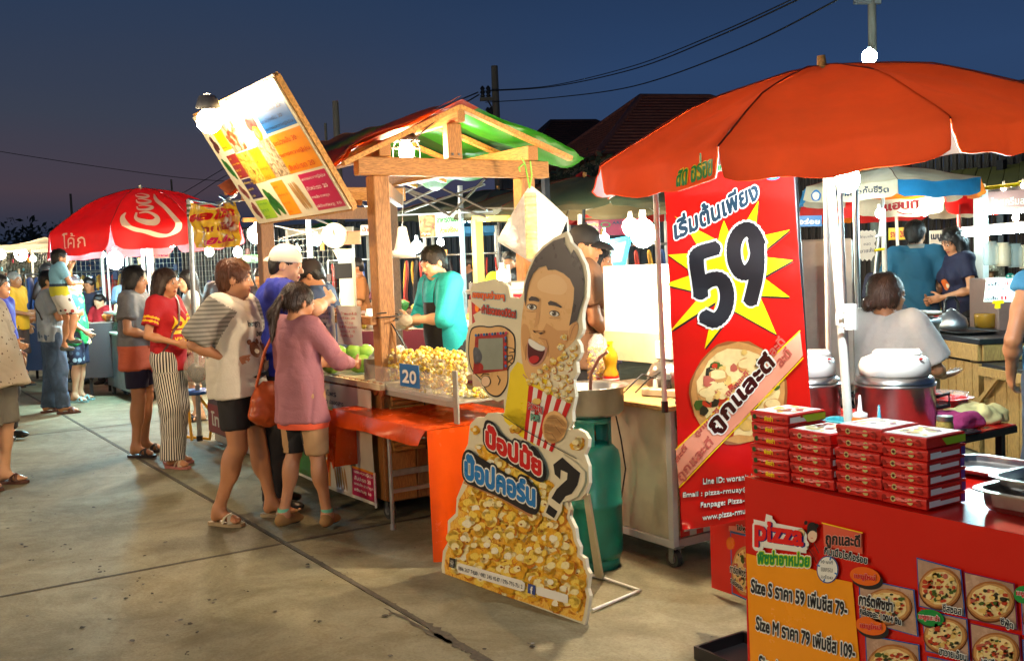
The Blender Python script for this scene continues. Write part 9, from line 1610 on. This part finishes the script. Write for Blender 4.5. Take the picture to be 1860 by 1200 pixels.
# vendor in turquoise
p13 = person(dl(808,7.75),272,1.70,1.02,'young vendor in a turquoise polo shirt and black apron looking down at his gloved hands',skin='light',res=.0070,lean=8,hyaw=2,hpitch=20,elR=(.24,.10,1.12),wrR=(.06,.32,1.08),elL=(-.20,.16,1.12),wrL=(-.02,.36,1.12),curl=.9,hair=('short',hairb,1.04),shirt=dict(mat=fab('turquoise_polo',S(30,172,180)),sleeve=1.15,hem=.84,loose=.03,fold=.012,collar=fab('turquoise_polo',S(30,172,180)),wide=1.),bottom=dict(mat=blackc,end=.08),shoes=('shoe',m_black,m_black))
o = cloth_of(p13); chest_print(p13,[gpoly([(-.13,.86),(.13,.86),(.13,1.10),(.085,1.24),(-.085,1.24),(-.13,1.10)],0,.03),gpoly([(.07,1.24),(.085,1.24),(.11,1.42),(.095,1.42)],0,.03),gpoly([(-.085,1.24),(-.07,1.24),(-.095,1.42),(-.11,1.42)],0,.03)],[blackc],'apron')
gl_ = p13['w'](lerp(p13['wR'],p13['wL'],.5)+V(0,.08,.0)); fl = Field(gl_-.2,gl_+.2,.008); fl.ell(gl_,(.075,.075,.055),.03); fl.ell(gl_+V(.05,.03,.02),(.05,.05,.04),.03); A,B = fl.mesh(); A = A+vnorm(A,B)*wav(A,.008,12,3)[:,None]; o = mesh_obj('filled_bag',A-gl_,B,clear('food_bag',S(215,210,190),.6,.15,.2)); o.location = tuple(gl_); tag(o,'small clear bag of green vegetables in the hands of the turquoise vendor','bag')
# capped man in brown behind the cutout
def patch(b,hd,HM,co):
 m = MB(); m.obox(hd((0,.0945,.105)),(.05,.004,.045),HM,.001); m.build('emblem',mat('cap_gold',S(150,120,40),.7,var=.5,scale=80),co,local=True)
p14 = person(dl(1040,6.4),68,1.76,1.08,'man in a black cap and a tan brown shirt working behind the cutout',skin='tan',res=.0075,lean=6,hyaw=-30,hpitch=10,elR=(.24,.06,1.12),wrR=(.16,.24,.98),elL=(-.22,.14,1.12),wrL=(-.08,.36,1.06),hair=('short',hairb),cap=(mat('black_cap',(.014,.014,.016),.7),patch,0),shirt=dict(mat=fab('tan_shirt',S(118,84,60)),sleeve=.70,hem=.82,loose=.035,fold=.012,wide=1.2),bottom=dict(mat=blackc,end=.08),shoes=('shoe',m_black,m_black))
person(dl(1082,7.0),75,1.66,1.0,'dark haired woman in a plum grey shirt beside the white back box',female=True,skin='tan',res=.0085,hyaw=-40,hpitch=12,hair=('bob',hairb,1.02),elR=(.23,.06,1.12),wrR=(.14,.3,1.04),shirt=dict(mat=fab('plum_shirt',S(98,78,92)),sleeve=.66,hem=.82,loose=.03),bottom=dict(mat=blackc,end=.08),shoes=('shoe',m_black,m_black))
# ---- right hand side people
k16 = 1.60/1.7
p16 = person(dl(1608,5.5,-.215),108,1.62,1.04,'seated woman with a low bun in a white T-shirt seen from behind, looking right',female=True,skin='tan',res=.0065,seat=True,hyaw=-38,hpitch=4,hair=('bun',mat('chestnut_hair',S(85,60,45),.4,var=.3,scale=60,bump=.5,bscale=60,stretch=(3,3,.4)),1.0),elR=(.26,.06,1.12),wrR=(.22,.30,1.06),elL=(-.26,.02,1.12),wrL=(-.2,.26,1.0),curl=.2,haR=(V(.3,.9,.1),V(0,0,1)),bust=1.1,belly=.6,shirt=dict(mat=fab('white_tshirt',S(240,234,224)),sleeve=.80,hem=.86,loose=.04,fold=.009,wide=1.5,neck=.012),bottom=dict(mat=fab('grey_trousers',S(70,70,78)),end=.3,loose=.02),legs=dict(kR=(.13,.38,.80),aR=(.14,.40,.32),kL=(-.13,.38,.80),aL=(-.14,.40,.32)))
t = thing('stool','plastic stool under the seated woman in white','stool',dl(1608,5.5)); c = dl(1608,5.5); b = MB(); b.lathe(c,[(0,.585),(.16,.58),(.17,.56),(.15,.54),(0,.54)],20); b.build('seat',mat('red_plastic',S(200,40,40)),t)
for a in range(4): b = MB(); q = V(math.cos(a*1.571+.8),math.sin(a*1.571+.8),0); b.cyl(c+q*.19,c+q*.12+V(0,0,.54),.017,.015,10); b.build('leg',mat('red_plastic',S(200,40,40)),t)
person(dl(1664,9.3,.012),128,1.78,.92,'man in a teal blue polo shirt with a grey collar seen from behind',skin='tan',res=.0075,hyaw=-22,hair=('short',hairb,1.08),elR=(.26,.0,1.10),wrR=(.24,.14,.88),elL=(-.25,.04,1.12),wrL=(-.15,.28,1.06),shirt=dict(mat=fab('teal_polo',S(28,92,122)),sleeve=.74,hem=.80,loose=.030,fold=.010,wide=1.5,collar=fab('grey_collar',S(140,138,130))),bottom=dict(mat=denim,end=.06,loose=.03),shoes=('shoe',m_black,m_black))
pn_ = person(dl(1742,9.1,.012),246,1.70,.94,'slim woman with shoulder length black hair in a navy T-shirt looking down',female=True,skin='tan',res=.0075,lean=4,hyaw=10,hpitch=26,hair=('long',hairb,1.02),bust=1.1,elR=(.22,.06,1.12),wrR=(.06,.28,1.02),elL=(-.24,.04,1.12),wrL=(-.08,.28,1.04),shirt=dict(mat=fab('navy_tee',S(24,28,58)),sleeve=.60,hem=.84,loose=.02,fold=.010),bottom=dict(mat=blackc,end=.08,loose=.02),shoes=('shoe',m_black,m_black))
chest_print(pn_,[gdisc(.0,1.16,.045,.05,0,14,.1),gdisc(.02,1.15,.02,.022,1)],[mat('print_orange',S(225,110,40),.6),m_cream])
person(dl(1514,6.3,-.02),40,1.32,.95,'girl in an orange top with her hair tied back standing behind the leaning pole',female=True,skin='tan',res=.0080,hyaw=-8,hair=('bun',hairb,1.0),shirt=dict(mat=fab('orange_top',S(225,70,35)),sleeve=.6,hem=.82,loose=.03),bottom=dict(mat=blackc,end=.1),shoes=('shoe',m_black,m_black),elR=(.22,.02,1.12),wrR=(.14,.24,1.0))
person(dl(1930,4.75,.012),150,1.60,1.02,'person in a sky blue sleeveless top cut by the right frame edge, arm hanging',skin='tan',res=.008,hair=('short',hairb),elL=(-.27,-.03,1.12),wrL=(-.20,.12,.92),shirt=dict(mat=fab('sky_blue_top',S(60,140,190)),sleeve=.12,hem=.80,loose=.02),bottom=dict(mat=denim,end=.06,loose=.03),shoes=('shoe',m_black,m_black))
# ================================================================== lamps of the stalls on the other side of the aisle, behind the viewer
for i,(x,y,z,w,col,lb) in enumerate(((-3.0,-2.6,2.35,170,WARM,'warm lamp on a post across the aisle, nearest the pizza table'),(-7.0,-2.9,2.4,150,WARM2,'warm lamp on a post across the aisle, opposite the fruit stall'),(-11.5,-2.9,2.4,90,WARM,'warm lamp on a post across the aisle, opposite the counter'),(-17.,-2.5,2.4,60,WARM2,'warm lamp on a post across the aisle, far left'),(.9,-.6,2.5,60,(.8,.95,1.),'cool lamp on a post across the aisle behind the camera'))):
 pole('stall post across the aisle carrying the %s' % lb.split(' on')[0]+', number %s' % ['one','two','three','four','five'][i],(x,y-.12,0),(x,y-.12,z+.2),.02,m_galv); bulb('bulb_lamp',lb,(x,y,z),.05,w,col,cord=(x,y-.1,z+.18))
# ================================================================== more of the rear rows: small awnings, signs, clothes rails, lamps
def sign2(label,px,py,w,h,dep,m,words,ink_,thick=.02):
 def art(p): p.text(words,(px-w*.42,py+h*.28),(px+w*.42,py+h*.26),h*.55,ink_,1,off=.04)
 board(label,[(px-w/2,py-h/2),(px+w/2,py-h/2-1),(px+w/2,py+h/2-1),(px-w/2,py+h/2)],dep,m,'stall_sign',thick,art)
sign2('small white sign with red Thai words under the grey bars',675,418,40,18,12.5,inkw,'น้ำเต้าหู้',inkr); sign2('orange sign over the rear food table left of the yellow post',795,462,34,16,11.6,inko,'ทอดมัน',inkn)
sign2('pink sign in the rear row beside the cola poles',290,462,34,14,15,inkpk,'ชาเย็น',inkm); sign2('green sign among the goods behind the yellow banner',455,470,30,14,12.8,inkg,'ยำ',inkw); sign2('cyan sign over the snack stall right of the banner poles',1470,402,46,20,10,inkb,'อร่อย',inkw); sign2('yellow menu sheet on the dark wall behind the boy',1630,425,30,22,12.2,inky,'ราคา 20',inkr); sign2('small white menu sheet on the dark wall right of the navy woman',1700,432,22,26,12.4,inkw,'เมนู',inkn)
canopy('small blue awning in the rear row behind the vendor',770,900,14.5,395,412,424,bluec,bluec,1.6); canopy('green and white awning in the rear row left of the timber post',520,640,15.5,398,414,426,cloth2('leaf_awning',S(50,130,70),.4,.6),creamc,1.6); canopy('white awning in the rear row at the far left',-30,110,20,432,444,454,creamc,creamc,2.0)
def rail(label,px,dep,w,seed):
 x,y = at(px,dep); t = thing('clothes_rail',label,'clothes rail',(x,y,0)); a,b_ = V(x,y,1.65)-sd*w/2,V(x,y,1.65)+sd*w/2
 b = MB(); b.cyl(a,b_,.014,.014,8); b.build('bar',m_steel,t)
 for q in (a,b_): b = MB(); b.cyl(V(q[0],q[1],0),q,.014,.014,8); b.build('upright',m_steel,t)
 r = random.Random(seed); cl = [S(200,70,60),S(60,90,150),S(220,215,200),S(60,60,65),S(210,160,60),S(90,140,90)]
 for k in range(int(w/.11)):
  q = lerp(a,b_,(k+.5)/int(w/.11)); m = r.randrange(6); hgt = r.uniform(.5,.8); b = MB(); b.grid(lambda u,v: q+sd*(.02*math.sin(v*5+k))+unit(_f*V(1,1,0))*((u-.5)*(.18+.2*v))+V(0,0,-.05-hgt*v-.06*abs(u-.5)),6,6); b.build('garment',mat('garment_%d' % m,cl[m],.8),t,solid=.02)
rail('clothes rail with coloured shirts behind the vendor in turquoise',820,12.6,1.5,1); rail('clothes rail of dark and pale shirts behind the warm bulb',700,14.2,1.6,2); rail('clothes rail behind the drinks cart',140,17.5,1.8,3); rail('clothes rail with bright shirts right of the popcorn cabinet',1150,10.4,1.2,4)
for i,(px,py,dep,w,r_,col,lb) in enumerate(((540,455,14,22,.04,WARM2,'warm bulb under the green and white awning'),(800,440,13.5,26,.04,WARM2,'warm bulb under the small blue awning'),(1060,446,10.6,24,.04,WARM2,'warm bulb under the red canopy behind the cap'),(110,470,18.5,30,.05,WARM2,'warm bulb behind the tall man, over the rear table'),(1680,385,9.9,22,.03,NEU,'white bulb under the scarlet and cream umbrella'),(1510,395,7.0,40,.035,NEU,'white bulb above the glass hood right of the banner'))): bulb('bulb_lamp',lb,D(px,py,dep),r_,w,col)
